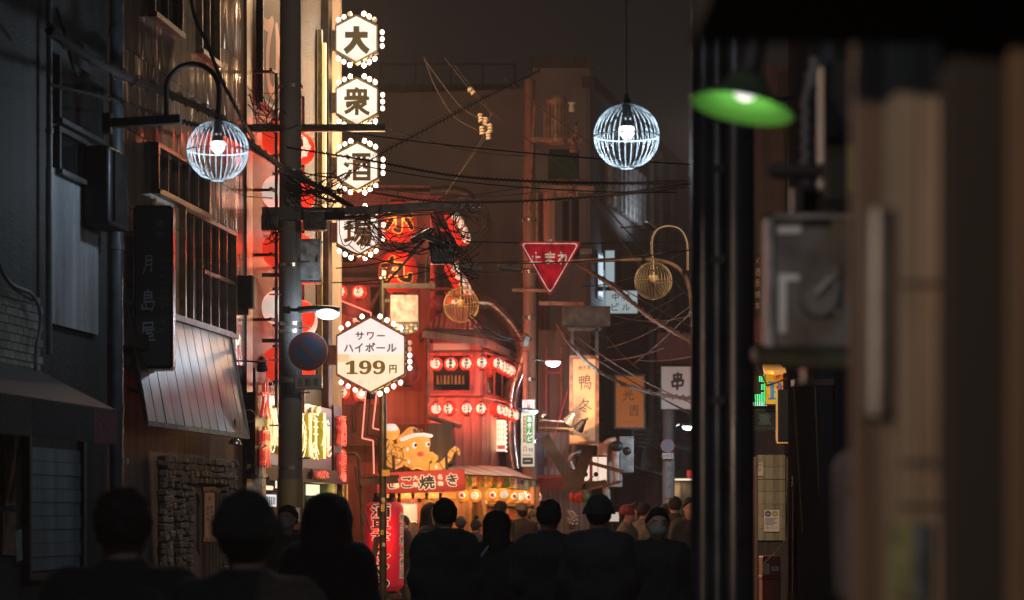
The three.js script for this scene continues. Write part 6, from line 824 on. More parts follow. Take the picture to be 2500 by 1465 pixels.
{ // wooden trestles, flexible ducts and side shops beside the second pole
  const t = thing('wooden_props', 'two crossed weathered beams propped above the wooden side shop', 'beams', at(1390, 1130, 46)), c = (px, py, z = 0) => at(px, py, 46).sub(t.position).add(V(0, 0, z));
  obj('beam', bar(c(1328, 1066), c(1410, 1202), 0.14, 0.2), M.darkwood, t); obj('beam', bar(c(1440, 1082, 0.1), c(1405, 1190, 0.1), 0.12, 0.22), M.darkwood, t); obj('beam', bar(c(1395, 1195), c(1480, 1178), 0.1, 0.12), M.darkwood, t); each('stick', [rod(c(1438, 1130, 0.2), c(1520, 1152, 0.2), 0.04), rod(c(1440, 1195, 0.2), c(1515, 1176, 0.2), 0.03)], M.wood, t);
  const s = thing('side_shop', 'low wooden side shop under a dull red awning beside the stall', 'shop', V(X(1370, 48), 0, -48)), L = (px, py, z = 0) => at(px, py, 48).sub(s.position).add(V(0, 0, z));
  obj('wall', bx(len(130, 48), 2.2, 0.3, len(10, 48), 1.1, -0.3), M.darkwood, s); for (let i = 0; i < 10; i++) { const b = obj('board', bx(len(12, 48), 1.6, 0.03, 0, 0, 0), i % 2 ? M.wood : mat('grey_board', [0.2, 0.12, 0.09], 0.7, 0, { map: wo }), s); b.position.copy(L(1322 + i * 12.5, 1270, -0.13 + rr(0, 0.006))); }
  obj('valance', bx(len(74, 48), len(30, 48), 0.04, ...L(1345, 1183, 0.4).toArray()), mat('dull_red_cloth', [0.22, 0.035, 0.03], 0.8, 0, { map: fi }), s); obj('cloth', [quad(L(1308, 1168, 0.42), L(1382, 1168, 0.42), L(1382, 1160, -0.2), L(1308, 1160, -0.2))], M.redtrim, s);
  each('upper_wall', [bx(len(96, 48), 1.0, 0.2, ...L(1362, 1115, -0.5).toArray())], mat('grey_corrugated', [0.16, 0.14, 0.125], 0.6, 0.2, { map: st, bump: rep(T.rib, 0.8), bs: 0.03 }), s); obj('upper_wall', bx(len(90, 48), 2.6, 0.2, ...L(1360, 960, -0.7).toArray()), M.brownwall, s);
  obj('window', [bx(0.03, 1.9, 0.05, ...L(1335, 960, -0.57).toArray()), bx(0.03, 1.9, 0.05, ...L(1372, 960, -0.57).toArray()), bx(len(40, 48), 0.05, 0.05, ...L(1353, 905, -0.57).toArray())], M.redtrim, s);
  obj('pipe', rod(L(1352, 1068, 0), L(1386, 955, 0), 0.012), mat('red_cord', [0.5, 0.05, 0.08], 0.6), s);
  obj('blue_sheet', bx(len(16, 48), 0.9, 0.04, ...L(1318, 1110, -0.3).toArray()), mat('blue_sheet', [0.04, 0.09, 0.15], 0.7, 0, { map: g2 }), s);
  const q = thing('side_lit_sign', 'small white lit sign panels behind the crossed beams', 'sign', at(1447, 1145, 46.6)); for (const [dx, w] of [[-14, 12], [6, 12], [24, 20]]) obj('lit_face', bx(len(w, 46.6), len(58, 46.6), 0.03, len(dx, 46.6), 0, 0), mat('white_lit_glow', [0.8, 0.75, 0.65], 0.5, 0, { glow: [1, 0.9, 0.74], gi: 0.75 }), q); obj('frame', bx(len(66, 46.6), len(66, 46.6), 0.08, len(4, 46.6), 0, -0.07), M.redtrim, q); lampArea(q, 0, 0, 0.08, 0.45, 0.45, 0xffe0b8, 6);
  for (const [px, py, lab] of [[1430, 1158, 'round black ball before the lit white panels, beside the beam'], [1455, 1158, 'second round black ball before the lit white panels']]) { const b = thing('ball_lamp', lab, 'lamp', at(px, py, 46.2)); obj('lamp_head', sp(0.05, 0, 0, 0), M.black, b); obj('arm', rod(V(0, 0, 0), V(-0.25, -0.2, -0.1), 0.01), M.black, b); }
  const u = thing('flexible_duct_unit', 'white cabinet with bending white ducts and dark duct mouths', 'duct unit', at(1505, 1120, 48)), D = (px, py, z = 0) => at(px, py, 48).sub(u.position).add(V(0, 0, z)); obj('cabinet', rb(len(60, 48), len(110, 48), 0.4, 0.03, ...D(1490, 1135, -0.3).toArray()), M.plaster, u); obj('cabinet', rb(len(36, 48), len(90, 48), 0.3, 0.03, ...D(1530, 1110, -0.2).toArray()), M.grey, u);
  each('duct', [tb([D(1480, 1180), D(1478, 1110), D(1482, 1082), D(1505, 1075)], 0.075, 10, 24), tb([D(1505, 1180, 0.1), D(1503, 1120, 0.1), D(1508, 1092, 0.1), D(1525, 1088, 0.1)], 0.07, 10, 24), tb([D(1480, 1190), D(1483, 1260)], 0.08, 10)], mat('white_duct', [0.36, 0.32, 0.29], 0.6, 0, { map: g2, bump: rep(T.rib, 0.6), bs: 0.01 }), u); each('duct_mouth', [sp(0.11, ...D(1505, 1090, 0.15).toArray(), 1.2, 1, 0.7), sp(0.085, ...D(1530, 1102, 0.15).toArray(), 1, 1, 0.7)], M.black, u); obj('curved_pipe', tb([D(1398, 1145), D(1392, 1125), D(1400, 1110), D(1425, 1105), D(1440, 1112)], 0.06, 8, 20), M.galv, u);
  const v = thing('louvre_unit', 'metal louvre unit under the orange hanging sign', 'louvre unit', at(1575, 1068, 52)); for (let i = 0; i < 5; i++) obj('slat', bx(len(56, 52), 0.03, 0.16, len((i - 2) * 4, 52), 0.18 - i * 0.09, 0, 0, 0.4, -0.06), M.galv, v); each('frame', [bx(0.04, 0.55, 0.2, -len(30, 52), 0, 0), bx(0.04, 0.55, 0.2, len(30, 52), 0, 0)], M.steel, v);
  const y = thing('far_shop', 'far shop with a dark roof edge and a dim red doorway', 'shop', V(X(1570, 56), 0, -56)), e = (px, py, z = 0) => at(px, py, 56).sub(y.position).add(V(0, 0, z)); obj('wall', bx(len(120, 56), 2.5, 2, 0, 1.25, -1.1), M.soft, y); obj('roof_edge', [bar(e(1515, 1132, 0.5), e(1628, 1165, 0.3), 0.5, 0.07)], M.grey, y); obj('door', bx(len(34, 56), 1.5, 0.06, ...e(1592, 1232, -0.06).toArray()), mat('dark_red_door', [0.12, 0.015, 0.015], 0.5, 0, { map: g2 }), y); for (let i = 0; i < 5; i++) obj('tassel', rod(e(1556 + i * 8, 1168, 0), e(1556 + i * 8, 1180, 0), 0.02), mat('red_tassel', [0.5, 0.06, 0.05], 0.7), y);
  const z = thing('lit_corner_shop', 'lit cream corner shop with red fascia next to the dark post', 'shop', V(X(1680, 58), 0, -58)), h = (px, py, k = 0) => at(px, py, 58).sub(z.position).add(V(0, 0, k)); obj('wall', bx(len(90, 58), 2.6, 1, len(8, 58), 1.3, -0.55), mat('cream_wall', [0.5, 0.4, 0.28], 0.7, 0, { map: st }), z); obj('fascia', bx(len(90, 58), len(18, 58), 0.3, ...h(1688, 1158, 0.1).toArray()), M.black, z); obj('lit_red_fascia', bx(len(22, 58), len(18, 58), 0.05, ...h(1686, 1158, 0.29).toArray()), mat('red_fascia_glow', [0.6, 0.04, 0.04], 0.5, 0, { glow: [0.8, 0.06, 0.05], gi: 0.5 }), z); each('column', [bx(0.12, 2.2, 0.12, ...h(1668, 1230, 0).toArray()), bx(0.4, 2.0, 0.06, ...h(1683, 1240, -0.03).toArray())], M.soft, z); obj('lamp_tube', bx(0.7, 0.04, 0.06, ...h(1682, 1171, 0.12).toArray()), mat('tube_glow', [0.9, 0.8, 0.6], 0.5, 0, { glow: [1, 0.85, 0.6], gi: 1.2 }), z); lampArea(z, ...h(1682, 1174, 0.25).toArray(), 0.8, 0.15, 0xffd8a0, 14, 0, -1, 0.1);
}
{ // the lit menu box on the side of the corner shop
  const p = fS.world(2.0, Y(1062, 47.5), 0.12), t = thing('menu_box', 'lit menu box framed with small bulbs on the corner shop', 'sign', p, 0.5); const w = 0.22, h = 0.62; obj('housing', rb(w + 0.06, h + 0.06, 0.1, 0.015, 0, 0, -0.06), M.brass, t);
  const tx = sign(96, 280, '#f6ead0', (g) => { g.strokeStyle = '#b08a4a'; g.lineWidth = 3; g.strokeRect(10, 14, 76, 190); for (let i = 0; i < 12; i++) { g.fillStyle = 'rgba(90,70,50,.6)'; g.fillRect(16 + (i % 3) * 24, 24 + Math.floor(i / 3) * 44, 12, 34); } g.fillStyle = '#b0402a'; g.fillRect(10, 226, 76, 36); }); obj('lit_face', pl(w, h, 0, 0, -0.004), print('menu_lit_face', tx, 0.85, 0.5), t);
  for (let i = 0; i < 8; i++) for (const s of [-1, 1]) obj('bulb', sp(0.014, s * (w / 2 + 0.012), -h / 2 + i * h / 7, 0.0, 1, 1, 1, 6), bulbMat, t); lampArea(t, 0, 0, 0.05, w, h, 0xffd890, 5);
}
{ // things on the ground by the giant lantern, wreath of small red and green lanterns
  const t = thing('plastic_bag', 'crumpled clear plastic bag on the ground by the green counter', 'bag', V(X(1022, 43.5), 0, -43.5)), g = new THREE.IcosahedronGeometry(0.19, 3), p = g.attributes.position; for (let i = 0; i < p.count; i++) { const v = V(p.getX(i), p.getY(i), p.getZ(i)), k = 1 + 0.22 * noise.noise(v.x * 9, v.y * 9, v.z * 9) + 0.1 * noise.noise(v.x * 25, v.y * 25, v.z * 25); p.setXYZ(i, v.x * k, Math.max(-0.13, v.y * k * 0.8), v.z * k); } g.computeVertexNormals(); obj('bag', g.translate(0, 0.14, 0), mat('cloudy_plastic', [0.45, 0.38, 0.34], 0.25, 0, { transmission: 0.35 }), t);
  const b = thing('metal_bucket', 'metal bucket standing beside the giant red lantern', 'bucket', V(X(995, 43.2), 0, -43.2)); obj('body', lathe([[0.001, 0.01], [0.13, 0], [0.16, 0.3], [0.165, 0.31], [0.15, 0.3], [0.12, 0.02]], 20), M.galv, b); obj('handle', to(0.16, 0.008, 0, 0.3, 0, 0, 0, 0, 20), M.steel, b);
  const w = thing('small_lantern_garland', 'short garland of small red and green lanterns beneath the crossed beams', 'garland', at(1412, 1215, 46.8)); [[-14, 4, 0], [-4, 2, 0], [6, 0, 0], [17, 1, 1]].forEach(([x, y, k]) => each('lantern', [sp(0.1, len(x, 46.8), len(y, 46.8), 0, 0.7, 1, 0.7), cy(0.03, 0.03, 0.24, len(x, 46.8), len(y, 46.8), 0, 8)], k ? mat('green_paper', [0.04, 0.16, 0.06], 0.6) : mat('red_paper', [0.3, 0.02, 0.03], 0.6), w)); obj('string', rod(V(-0.2, 0.12, 0), V(0.2, 0.1, 0), 0.008), M.black, w);
  const f = thing('flower_pot', 'white hanging flowers on the wooden side shop wall', 'flowers', at(1398, 1262, 47.6)); obj('flower', [...Array(26)].map(() => sp(0.03, rr(-0.1, 0.1), rr(-0.15, 0.12), rr(-0.04, 0.06), 1, 0.6, 1, 6)), mat('pale_petal', [0.4, 0.36, 0.3], 0.8), f).userData.kind = 'stuff'; obj('pot', cy(0.07, 0.05, 0.12, 0, -0.2, 0, 10), M.darkwood, f);
  const s = thing('street_screen', 'tilted pale lit screen beside the person in the bucket hat', 'screen', at(1497, 1262, 40)); obj('housing', bx(0.24, 0.2, 0.04, 0, 0, -0.03, -0.3), M.black, s); obj('lit_screen', pl(0.2, 0.15, 0, 0, 0, -0.3), mat('screen_glow', [0.5, 0.55, 0.56], 0.4, 0, { glow: [0.4, 0.48, 0.5], gi: 0.6 }), s); obj('stand', rod(V(0, -0.1, -0.04), V(0, -1.55, -0.04), 0.02), M.black, s);
}
{ // wall fittings on the far siding
  const t = thing('wall_bracket', 'dark bracket arm on the siding behind the far pole', 'bracket', at(1668, 1100, 54)); obj('arm', [bar(V(-0.2, 0.1, 0), V(0.25, -0.02, 0), 0.06, 0.08), rod(V(0.05, 0.1, 0), V(0.05, -0.6, 0), 0.02)], M.black, t);
  const c = thing('hooded_sign_arm', 'dark pierced board hanging below the louvre unit', 'board', at(1585, 1120, 52)); obj('board', [put(shape([[-0.12, 0.3], [0.1, 0.3], [0.24, -0.25], [-0.2, -0.25]], 0.03), 0, 0, 0)], M.black, c); obj('bracket', rod(V(0, 0.3, 0.01), V(-0.02, 0.5, 0.01), 0.02), M.steel, c);
}
// ---------- overhead cables ----------
function cable(name, label, pts, r, m = M.cable, o = {}) {
  const P = pts.map(([x, y, d]) => at(x, y, d)), base = P[0].clone(), t = thing(name, label, 'cable', base, 0, o.group), q = [];
  for (let i = 0; i < P.length - 1; i++) for (let k = 0; k < 5; k++) { const v = k / 5, p = P[i].clone().lerp(P[i + 1], v); if (o.sag && P.length === 2) p.y -= o.sag * 4 * v * (1 - v); q.push(p.sub(base)); }
  q.push(P.at(-1).clone().sub(base)); const path = P.length > 2 ? P.map((p) => p.clone().sub(base)) : q; if (path.length < 2) return t;
  obj('cable', tb(path, r, 5, o.n ?? 24), m, t);
  if (o.spiral) { const c = new THREE.CatmullRomCurve3(path), L = c.getLength(), n = Math.min(900, Math.round(L / o.pitch * 9)), s = []; for (let i = 0; i <= n; i++) { const p = c.getPointAt(i / n), a = i / 9 * Math.PI * 2; s.push(p.add(V(Math.sin(a) * 0.25 * o.spiral, Math.cos(a) * o.spiral, Math.sin(a) * o.spiral * 0.7))); } obj('spiral_wrap', new THREE.TubeGeometry(new THREE.CatmullRomCurve3(s), n, o.sr ?? r * 0.3, 3), m, t); }
  return t;
}
const G1 = 'thin overhead cables between the poles', LB = 'thin dark overhead cable between the two utility poles', LC = 'thin cable fanning out over the grey siding', GC = 'cables fanning out over the grey siding';
cable('thick_cable', 'thick cable bundle slanting from the dark shop building past the globe lamp', [[120, 75, 14.5], [260, 165, 16], [420, 232, 19], [540, 290, 22], [640, 372, 26], [720, 425, 29.5], [790, 462, 30.6], [860, 505, 30.4]], 0.032, M.cable, { spiral: 0.05, pitch: 0.7, n: 60, sr: 0.008 });
cable('thick_cable', 'second cable slanting under the thick bundle by the globe lamp arm', [[120, 205, 15], [262, 240, 16.5], [400, 285, 19], [540, 325, 22], [650, 385, 27], [760, 440, 30.6]], 0.011, M.cable, { spiral: 0.024, pitch: 0.2, n: 50, sr: 0.004 });
cable('thick_cable', 'lower spiral wrapped cable passing in front of the lit globe lamp', [[440, 295, 18], [520, 318, 19.5], [600, 345, 23], [700, 420, 29]], 0.012, M.cable, { spiral: 0.022, pitch: 0.2, n: 40, sr: 0.004 });
cable('cable', 'looped cable over the window of the dark shop building', [[138, 20, 15.5], [160, 90, 15.7], [175, 150, 15.8], [190, 185, 16]], 0.012);
cable('chain', 'chain like cable hanging past the beige panels', [[462, -20, 24], [478, 50, 24], [508, 110, 24], [522, 150, 24], [545, 205, 24.5], [570, 250, 25], [595, 300, 26], [622, 345, 28]], 0.018, M.cablegrey, { spiral: 0.03, pitch: 0.25, n: 60, sr: 0.012 });
cable('spiked_cable', 'bristly spiral cable climbing from the third hexagon to the dark sky', [[760, 470, 30.6], [830, 440, 31], [930, 375, 31.5], [1060, 305, 32], [1180, 240, 33], [1320, 170, 35]], 0.008, M.cable, { spiral: 0.05, pitch: 0.09, n: 50, sr: 0.004 });
cable('spiked_cable', 'bristly spiral cable sagging level across to the dark post', [[905, 470, 30.6], [1060, 492, 29], [1250, 492, 27], [1450, 480, 25], [1690, 452, 20]], 0.01, M.cable, { spiral: 0.022, pitch: 0.09, n: 60, sr: 0.004 });
cable('spiked_cable', 'bristly upper cable sagging level across below the lit globe', [[700, 360, 30.8], [900, 392, 29], [1100, 428, 27], [1300, 443, 25], [1500, 448, 23], [1690, 444, 20]], 0.011, M.cable, { spiral: 0.02, pitch: 0.1, n: 60, sr: 0.004 });
const GN = ['upper cable from the hexagons to the dark post', 'cable from the third hexagon toward the dark post', 'cable from the pole crossarm to the transformer', 'cable running under the bristly cable to the transformer pole', 'cable crossing level behind the third hexagon', 'short cable past the top edge of the stop sign', 'short cable at the height of the stop sign lettering', 'cable rising from the cabinet to the junction box', 'cable falling from the fourth hexagon to the junction box', 'lowest cable from the strip light to the junction box', 'cable from the junction box behind the stop sign', 'straight cable along the top of the stop sign'];
let gn = 0;
for (const [a, b, s] of [[[740, 305, 30.8], [1690, 402, 22], 0.06], [[850, 398, 30.5], [1650, 470, 24], 0.1], [[940, 312, 31], [1290, 380, 45], 0.1], [[890, 455, 30.5], [1300, 470, 46], 0.1], [[600, 480, 30.8], [1290, 455, 44], 0.15], [[1160, 640, 30.2], [1420, 630, 44], 0.02], [[1140, 665, 30.2], [1290, 655, 46], 0.03], [[820, 655, 30.6], [1060, 600, 30.2], 0.06], [[820, 600, 30.6], [1050, 655, 30.2], 0.05], [[810, 690, 30.6], [1050, 660, 30.2], 0.04], [[1150, 640, 30], [1690, 610, 24], 0.06], [[1140, 590, 30], [1700, 590, 30], 0.02]]) cable('cable', 'thin dark ' + GN[gn++], [a, b], 0.008, M.cable, { sag: s, group: G1 });
cable('cable', 'upper bare wire dropping from the dark sky to the insulators', [[1035, 140, 40], [1062, 210, 40], [1110, 285, 40], [1165, 318, 40]], 0.012, M.cablegrey); cable('cable', 'outer bare wire dropping from the dark sky to the insulators', [[1040, 150, 40], [1080, 205, 40], [1130, 265, 40], [1175, 292, 40]], 0.012, M.cablegrey);
cable('cable', 'long bare wire slanting from the sky behind the insulators to the transformer pole', [[1110, 160, 41], [1200, 270, 41], [1300, 350, 43], [1400, 430, 46]], 0.01, M.cablegrey); cable('cable', 'second bare wire slanting down toward the transformer pole', [[1230, 190, 43], [1330, 270, 44], [1440, 350, 47]], 0.01, M.cablegrey);
{ const t = thing('insulator_string', 'cluster of pale ceramic insulators hanging on bare wires', 'insulators', at(1180, 305, 40)), c = (x, y, z = 0) => at(x, y, 40).sub(t.position).add(V(0, 0, z)); for (const [x, y, a] of [[1172, 287, 0.4], [1186, 296, -0.3], [1176, 318, 0.2], [1196, 312, 0.1], [1192, 330, 0.15]]) obj('insulator', [0, 1, 2].map((i) => put(new THREE.CylinderGeometry(0.035, 0.05, 0.035, 10), ...c(x + i * 2 * a, y + i * 7 - 7).toArray(), 0, 0, a)), M.ceramic, t); obj('wire', [tb([c(1165, 280), c(1180, 305), c(1200, 335)], 0.012), tb([c(1200, 275), c(1192, 300), c(1180, 332)], 0.012), tb([c(1190, 330), c(1140, 400), c(1090, 470)], 0.008), tb([c(1182, 332), c(1130, 410), c(1085, 480)], 0.008)], M.cablegrey, t);
  const u = thing('insulator', 'lone pale insulator on the wire above the cluster', 'insulator', at(1147, 218, 40.5)); obj('body', [0, 1].map((i) => put(new THREE.CylinderGeometry(0.04, 0.055, 0.05, 10), i * 0.05, -i * 0.05, 0, 0, 0, 0.7)), M.ceramic, u); obj('wire', [rod(V(0, 0, 0), V(0.4, -0.46, 0), 0.01), rod(V(0, 0, 0), V(-0.42, 0.52, 0), 0.01)], M.cablegrey, u); }
// fan over the far siding
const FAN = ['cable from the stop sign tip slanting to the purple awning', 'cable from the stop sign tip slanting just over the purple awning', 'steep cable passing the blue lit window to the pale siding', 'long steep cable ending under the unlit brass globe', 'short steep cable ending at the unlit brass globe', 'cable crossing the cream sign to the foot of the white brush sign', 'cable crossing the cream sign to the middle of the white brush sign', 'lowest cable crossing the cream and orange signs', 'cable rising over the siding to the curved pipe', 'cable rising over the siding below the brass globe', 'nearly level cable just over the orange sign', 'short cable dropping to the orange sign corner', 'cable rising from the orange sign to the dark post', 'level cable meeting the foot of the purple awning', 'level cable under the four character sign', 'cable rising behind the blue lit window to the globe arch'];
let fan = 0;
for (const [a, b] of [[[1415, 640, 44], [1690, 840, 36]], [[1425, 650, 44], [1690, 800, 36]], [[1440, 480, 45], [1640, 760, 40]], [[1450, 470, 45], [1690, 730, 40]], [[1460, 500, 45], [1620, 700, 42]], [[1360, 800, 46], [1690, 1010, 40]], [[1370, 790, 46], [1690, 985, 40]], [[1380, 830, 46], [1700, 1020, 40]], [[1470, 800, 47], [1690, 700, 40]], [[1480, 850, 47], [1690, 745, 40]], [[1475, 880, 47], [1620, 850, 44]], [[1480, 820, 48], [1560, 900, 47]], [[1545, 890, 47], [1690, 760, 40]], [[1560, 880, 47], [1690, 870, 42]], [[1470, 760, 46], [1690, 770, 42]], [[1420, 700, 45], [1660, 620, 40]]]) cable('cable', 'thin ' + FAN[fan++], [a, b], rr(0.008, 0.014), rnd() > 0.4 ? M.cable : M.cablegrey, { sag: rr(0, 0.16), group: GC });
cable('thick_cable', 'thick twisted bundle slanting down past the four character sign', [[1415, 648, 44], [1500, 700, 42], [1580, 770, 40], [1690, 835, 37]], 0.035, M.cablegrey, { spiral: 0.05, pitch: 0.5, n: 40, sr: 0.014 });
cable('thick_cable', 'twisted bundle draped across the cream and orange hanging signs', [[1360, 790, 45], [1400, 850, 43.5], [1460, 905, 43], [1540, 945, 43], [1620, 965, 42], [1700, 975, 40]], 0.03, M.cablegrey, { spiral: 0.045, pitch: 0.45, n: 40, sr: 0.012 });
cable('cable', 'angled black conduit over the pale siding', [[1486, 850, 48], [1486, 828, 48], [1492, 820, 48], [1530, 812, 48], [1590, 790, 48], [1640, 740, 47]], 0.022, M.cable);
cable('cable', 'cable drooping from the wire globe to the duct camera', [[1145, 775, 31], [1180, 810, 36], [1230, 830, 42], [1285, 832, 45]], 0.012, M.cable); cable('cable', 'second cable drooping from the wire globe to the duct camera', [[1150, 770, 31], [1190, 800, 36], [1240, 826, 42], [1285, 825, 45]], 0.01, M.cable);
// the beam, the tangle and the coil
{ const t = thing('cable_beam', 'level dark steel beam carrying the tangled cables', 'beam', at(1010, 505, 30.3)), c = (x, y, z = 0) => at(x, y, 30.3).sub(t.position).add(V(0, 0, z)); obj('beam', bar(c(843, 516), c(1172, 496), 0.08, 0.1), M.steel, t); obj('strut', [bar(c(1000, 620, 0.05), c(1130, 500, 0.05), 0.03, 0.03), bar(c(945, 690), c(1060, 560), 0.03, 0.03)], M.steel, t);
  const b = thing('junction_box', 'black cable junction box hanging in the tangle over the unlit globe', 'junction box', at(1080, 625, 30.2)); obj('body', [rb(0.3, 0.21, 0.2, 0.03, 0, 0, 0), cy(0.07, 0.07, 0.34, 0, 0.13, 0, 12, 0, 0, 1.57)], M.blackplastic, b); obj('strap', [bx(0.02, 0.3, 0.22, -0.08, 0.06, 0), bx(0.02, 0.3, 0.22, 0.1, 0.06, 0)], M.steel, b);
  for (const [x, y, a, lab] of [[1060, 585, 0.35, 'black cable splice sleeve above the junction box'], [1150, 655, 0.12, 'long grey splice sleeve beside the junction box'], [1245, 655, 0.1, 'grey ribbed splice sleeve left of the stop sign'], [1030, 575, -0.5, 'short dark splice sleeve nearest the fourth hexagon']]) { const s = thing('splice_sleeve', lab, 'splice sleeve', at(x, y, 30)); obj('sleeve', put(new THREE.CapsuleGeometry(0.04, 0.24, 4, 10), 0, 0, 0, 0, 0, Math.PI / 2 - a), x > 1100 ? M.cablegrey : M.blackplastic, s); obj('clip', put(new THREE.CylinderGeometry(0.045, 0.045, 0.03, 10), 0, 0, 0, 0, 0, Math.PI / 2 - a), M.steel, s); }
}
function tangle(label, name, n, x0, x1, y0, y1, d, rad, loops, tone = M.cable) {
  const t = thing(name, label, 'cables', at((x0 + x1) / 2, (y0 + y1) / 2, d)), q = [];
  for (let i = 0; i < n; i++) { const lo = rnd() > 0.5, wd = x1 - x0, a = at(x0 + rr(0, 0.3) * wd, rr(y0, lo ? y1 : (y0 + y1) / 2), d + rr(-0.25, 0.25)).sub(t.position), b = at(x1 - rr(0, 0.35) * wd, rr(lo ? y0 : (y0 + y1) / 2, y1), d + rr(-0.25, 0.25)).sub(t.position), p = [a], sg = rr(0.1, 1) * loops; for (let k = 1; k < 4; k++) p.push(a.clone().lerp(b, k / 4).add(V(rr(-0.35, 0.35) * loops, rr(-0.3, 0.25) * loops - sg * (k === 2 ? 1 : 0.7), rr(-0.4, 0.4) * loops))); p.push(b); q.push(tb(p, rad * rr(0.6, 1.2), 4, 18)); }
  const m = obj('cable', q, tone, t); m.userData.kind = 'stuff'; t.userData.kind = 'stuff'; return t;
}
tangle('tangled black cables around the concrete pole beside the globe lamp', 'cable_tangle', 16, 600, 700, 200, 330, 30.7, 0.006, 0.25);
tangle('tangled dark cables sweeping between the pole and the third hexagon', 'cable_tangle', 22, 690, 850, 415, 500, 30.5, 0.009, 0.2);
tangle('nest of tangled cables over the face of the fourth hexagon', 'cable_tangle', 16, 850, 1070, 505, 620, 30.2, 0.006, 0.22); tangle('brownish wires mixed into the nest by the fourth hexagon', 'cable_tangle', 7, 830, 1010, 520, 620, 30.1, 0.006, 0.22, mat('brown_wire', [0.16, 0.09, 0.05], 0.5));
tangle('knot of cables round the junction box', 'cable_tangle', 22, 1040, 1180, 510, 700, 30.1, 0.006, 0.2); tangle('loose wires beneath the cabinet by the white lantern', 'cable_tangle', 10, 640, 690, 500, 600, 30.6, 0.007, 0.15);
{ // parallel runs along the beam and the coil at its end
  const t = thing('cable_run', 'parallel bright edged wires running along under the steel beam', 'cables', at(1000, 520, 30.2)); t.userData.kind = 'stuff'; const q = []; for (let i = 0; i < 10; i++) { const y = 506 + rr(0, 22); q.push(tb([[840, y + rr(6, 40)], [930, y + rr(0, 16)], [1040, y - 4], [1120, y - 8 + rr(0, 10)], [1170, y + rr(-6, 30)]].map(([x, yy]) => at(x, yy, 30.2 + rr(-0.15, 0.15)).sub(t.position)), 0.006, 4, 20)); } obj('cable', q, M.cablegrey, t).userData.kind = 'stuff';
  const c = thing('cable_coil', 'loose coil of spare cable hanging at the end of the steel beam', 'cable coil', at(1150, 545, 30.1)); const r = []; for (let i = 0; i < 9; i++) { const cx = rr(-0.06, 0.06), cyy = rr(-0.06, 0.06), R = rr(0.14, 0.24), e = rr(0.7, 1.2), ph = rr(0, 6); r.push(tb([...Array(12)].map((_, k) => { const a = ph + k / 12 * 6.283; return V(cx + Math.cos(a) * R, cyy + Math.sin(a) * R * e, rr(-0.02, 0.02) + Math.sin(a * 2 + i) * 0.05); }), 0.0055, 4, 30, true)); } obj('cable', r, M.cablegrey, c); obj('tie', to(0.05, 0.012, 0.02, 0.18, 0, 0, 0, 0, 12), M.blackplastic, c);
  for (let i = 0; i < 2; i++) cable('cable', ['drooping cable loop over the pole side of the fourth hexagon', 'drooping cable loop over the lettered middle of the fourth hexagon'][i], [[828 + i * 66, 520, 30.1], [830 + i * 56, 575, 30], [840 + i * 40, 600 + i * 8, 30], [858 + i * 34, 590 + i * 12, 30.1], [880 + i * 40, 535, 30.2]], 0.006, M.cable, { group: 'cables drooping over the fourth hexagon', n: 24 });
}
// ---------- people ----------
const P = { skin: mat('skin', [0.36, 0.2, 0.14], 0.55), hairB: mat('black_hair', [0.009, 0.008, 0.007], 0.7, 0, { specularIntensity: 0.3, bump: rep(T.wood, 8, 2), bs: 0.003 }), hairBr: mat('brown_hair', [0.03, 0.018, 0.012], 0.7, 0, { specularIntensity: 0.3, bump: rep(T.wood, 8, 2), bs: 0.003 }), coat: mat('black_cloth', [0.013, 0.013, 0.015], 0.85, 0, { map: fi, bump: fi8, bs: 0.002, sheen: 0.3 }), navy: mat('navy_cloth', [0.012, 0.014, 0.021], 0.8, 0, { map: fi, bump: fi8, bs: 0.002, sheen: 0.3 }), brown: mat('brown_cloth', [0.06, 0.04, 0.028], 0.85, 0, { map: fi, bump: fi8, bs: 0.002, sheen: 0.3 }), greyc: mat('grey_cloth', [0.12, 0.115, 0.11], 0.85, 0, { map: fi, bump: fi8, bs: 0.002, sheen: 0.3 }), blue: mat('blue_cloth', [0.05, 0.08, 0.12], 0.85, 0, { map: fi, bump: fi8, bs: 0.002, sheen: 0.3 }), red: mat('red_knit', [0.3, 0.02, 0.03], 0.9, 0, { map: fi, bump: fi8, bs: 0.004 }), cream: mat('cream_knit', [0.3, 0.26, 0.22], 0.9, 0, { map: fi, bump: fi8, bs: 0.004 }), mask: mat('face_mask', [0.22, 0.22, 0.22], 0.9), trousers: mat('dark_trousers', [0.016, 0.016, 0.02], 0.85, 0, { map: fi }), shoe: mat('dark_shoe', [0.02, 0.02, 0.02], 0.5), eye: mat('eye_dark', [0.015, 0.01, 0.008], 0.2), lip: mat('lip', [0.3, 0.1, 0.08], 0.5), frame: mat('spectacle_frame', [0.01, 0.01, 0.01], 0.3) };
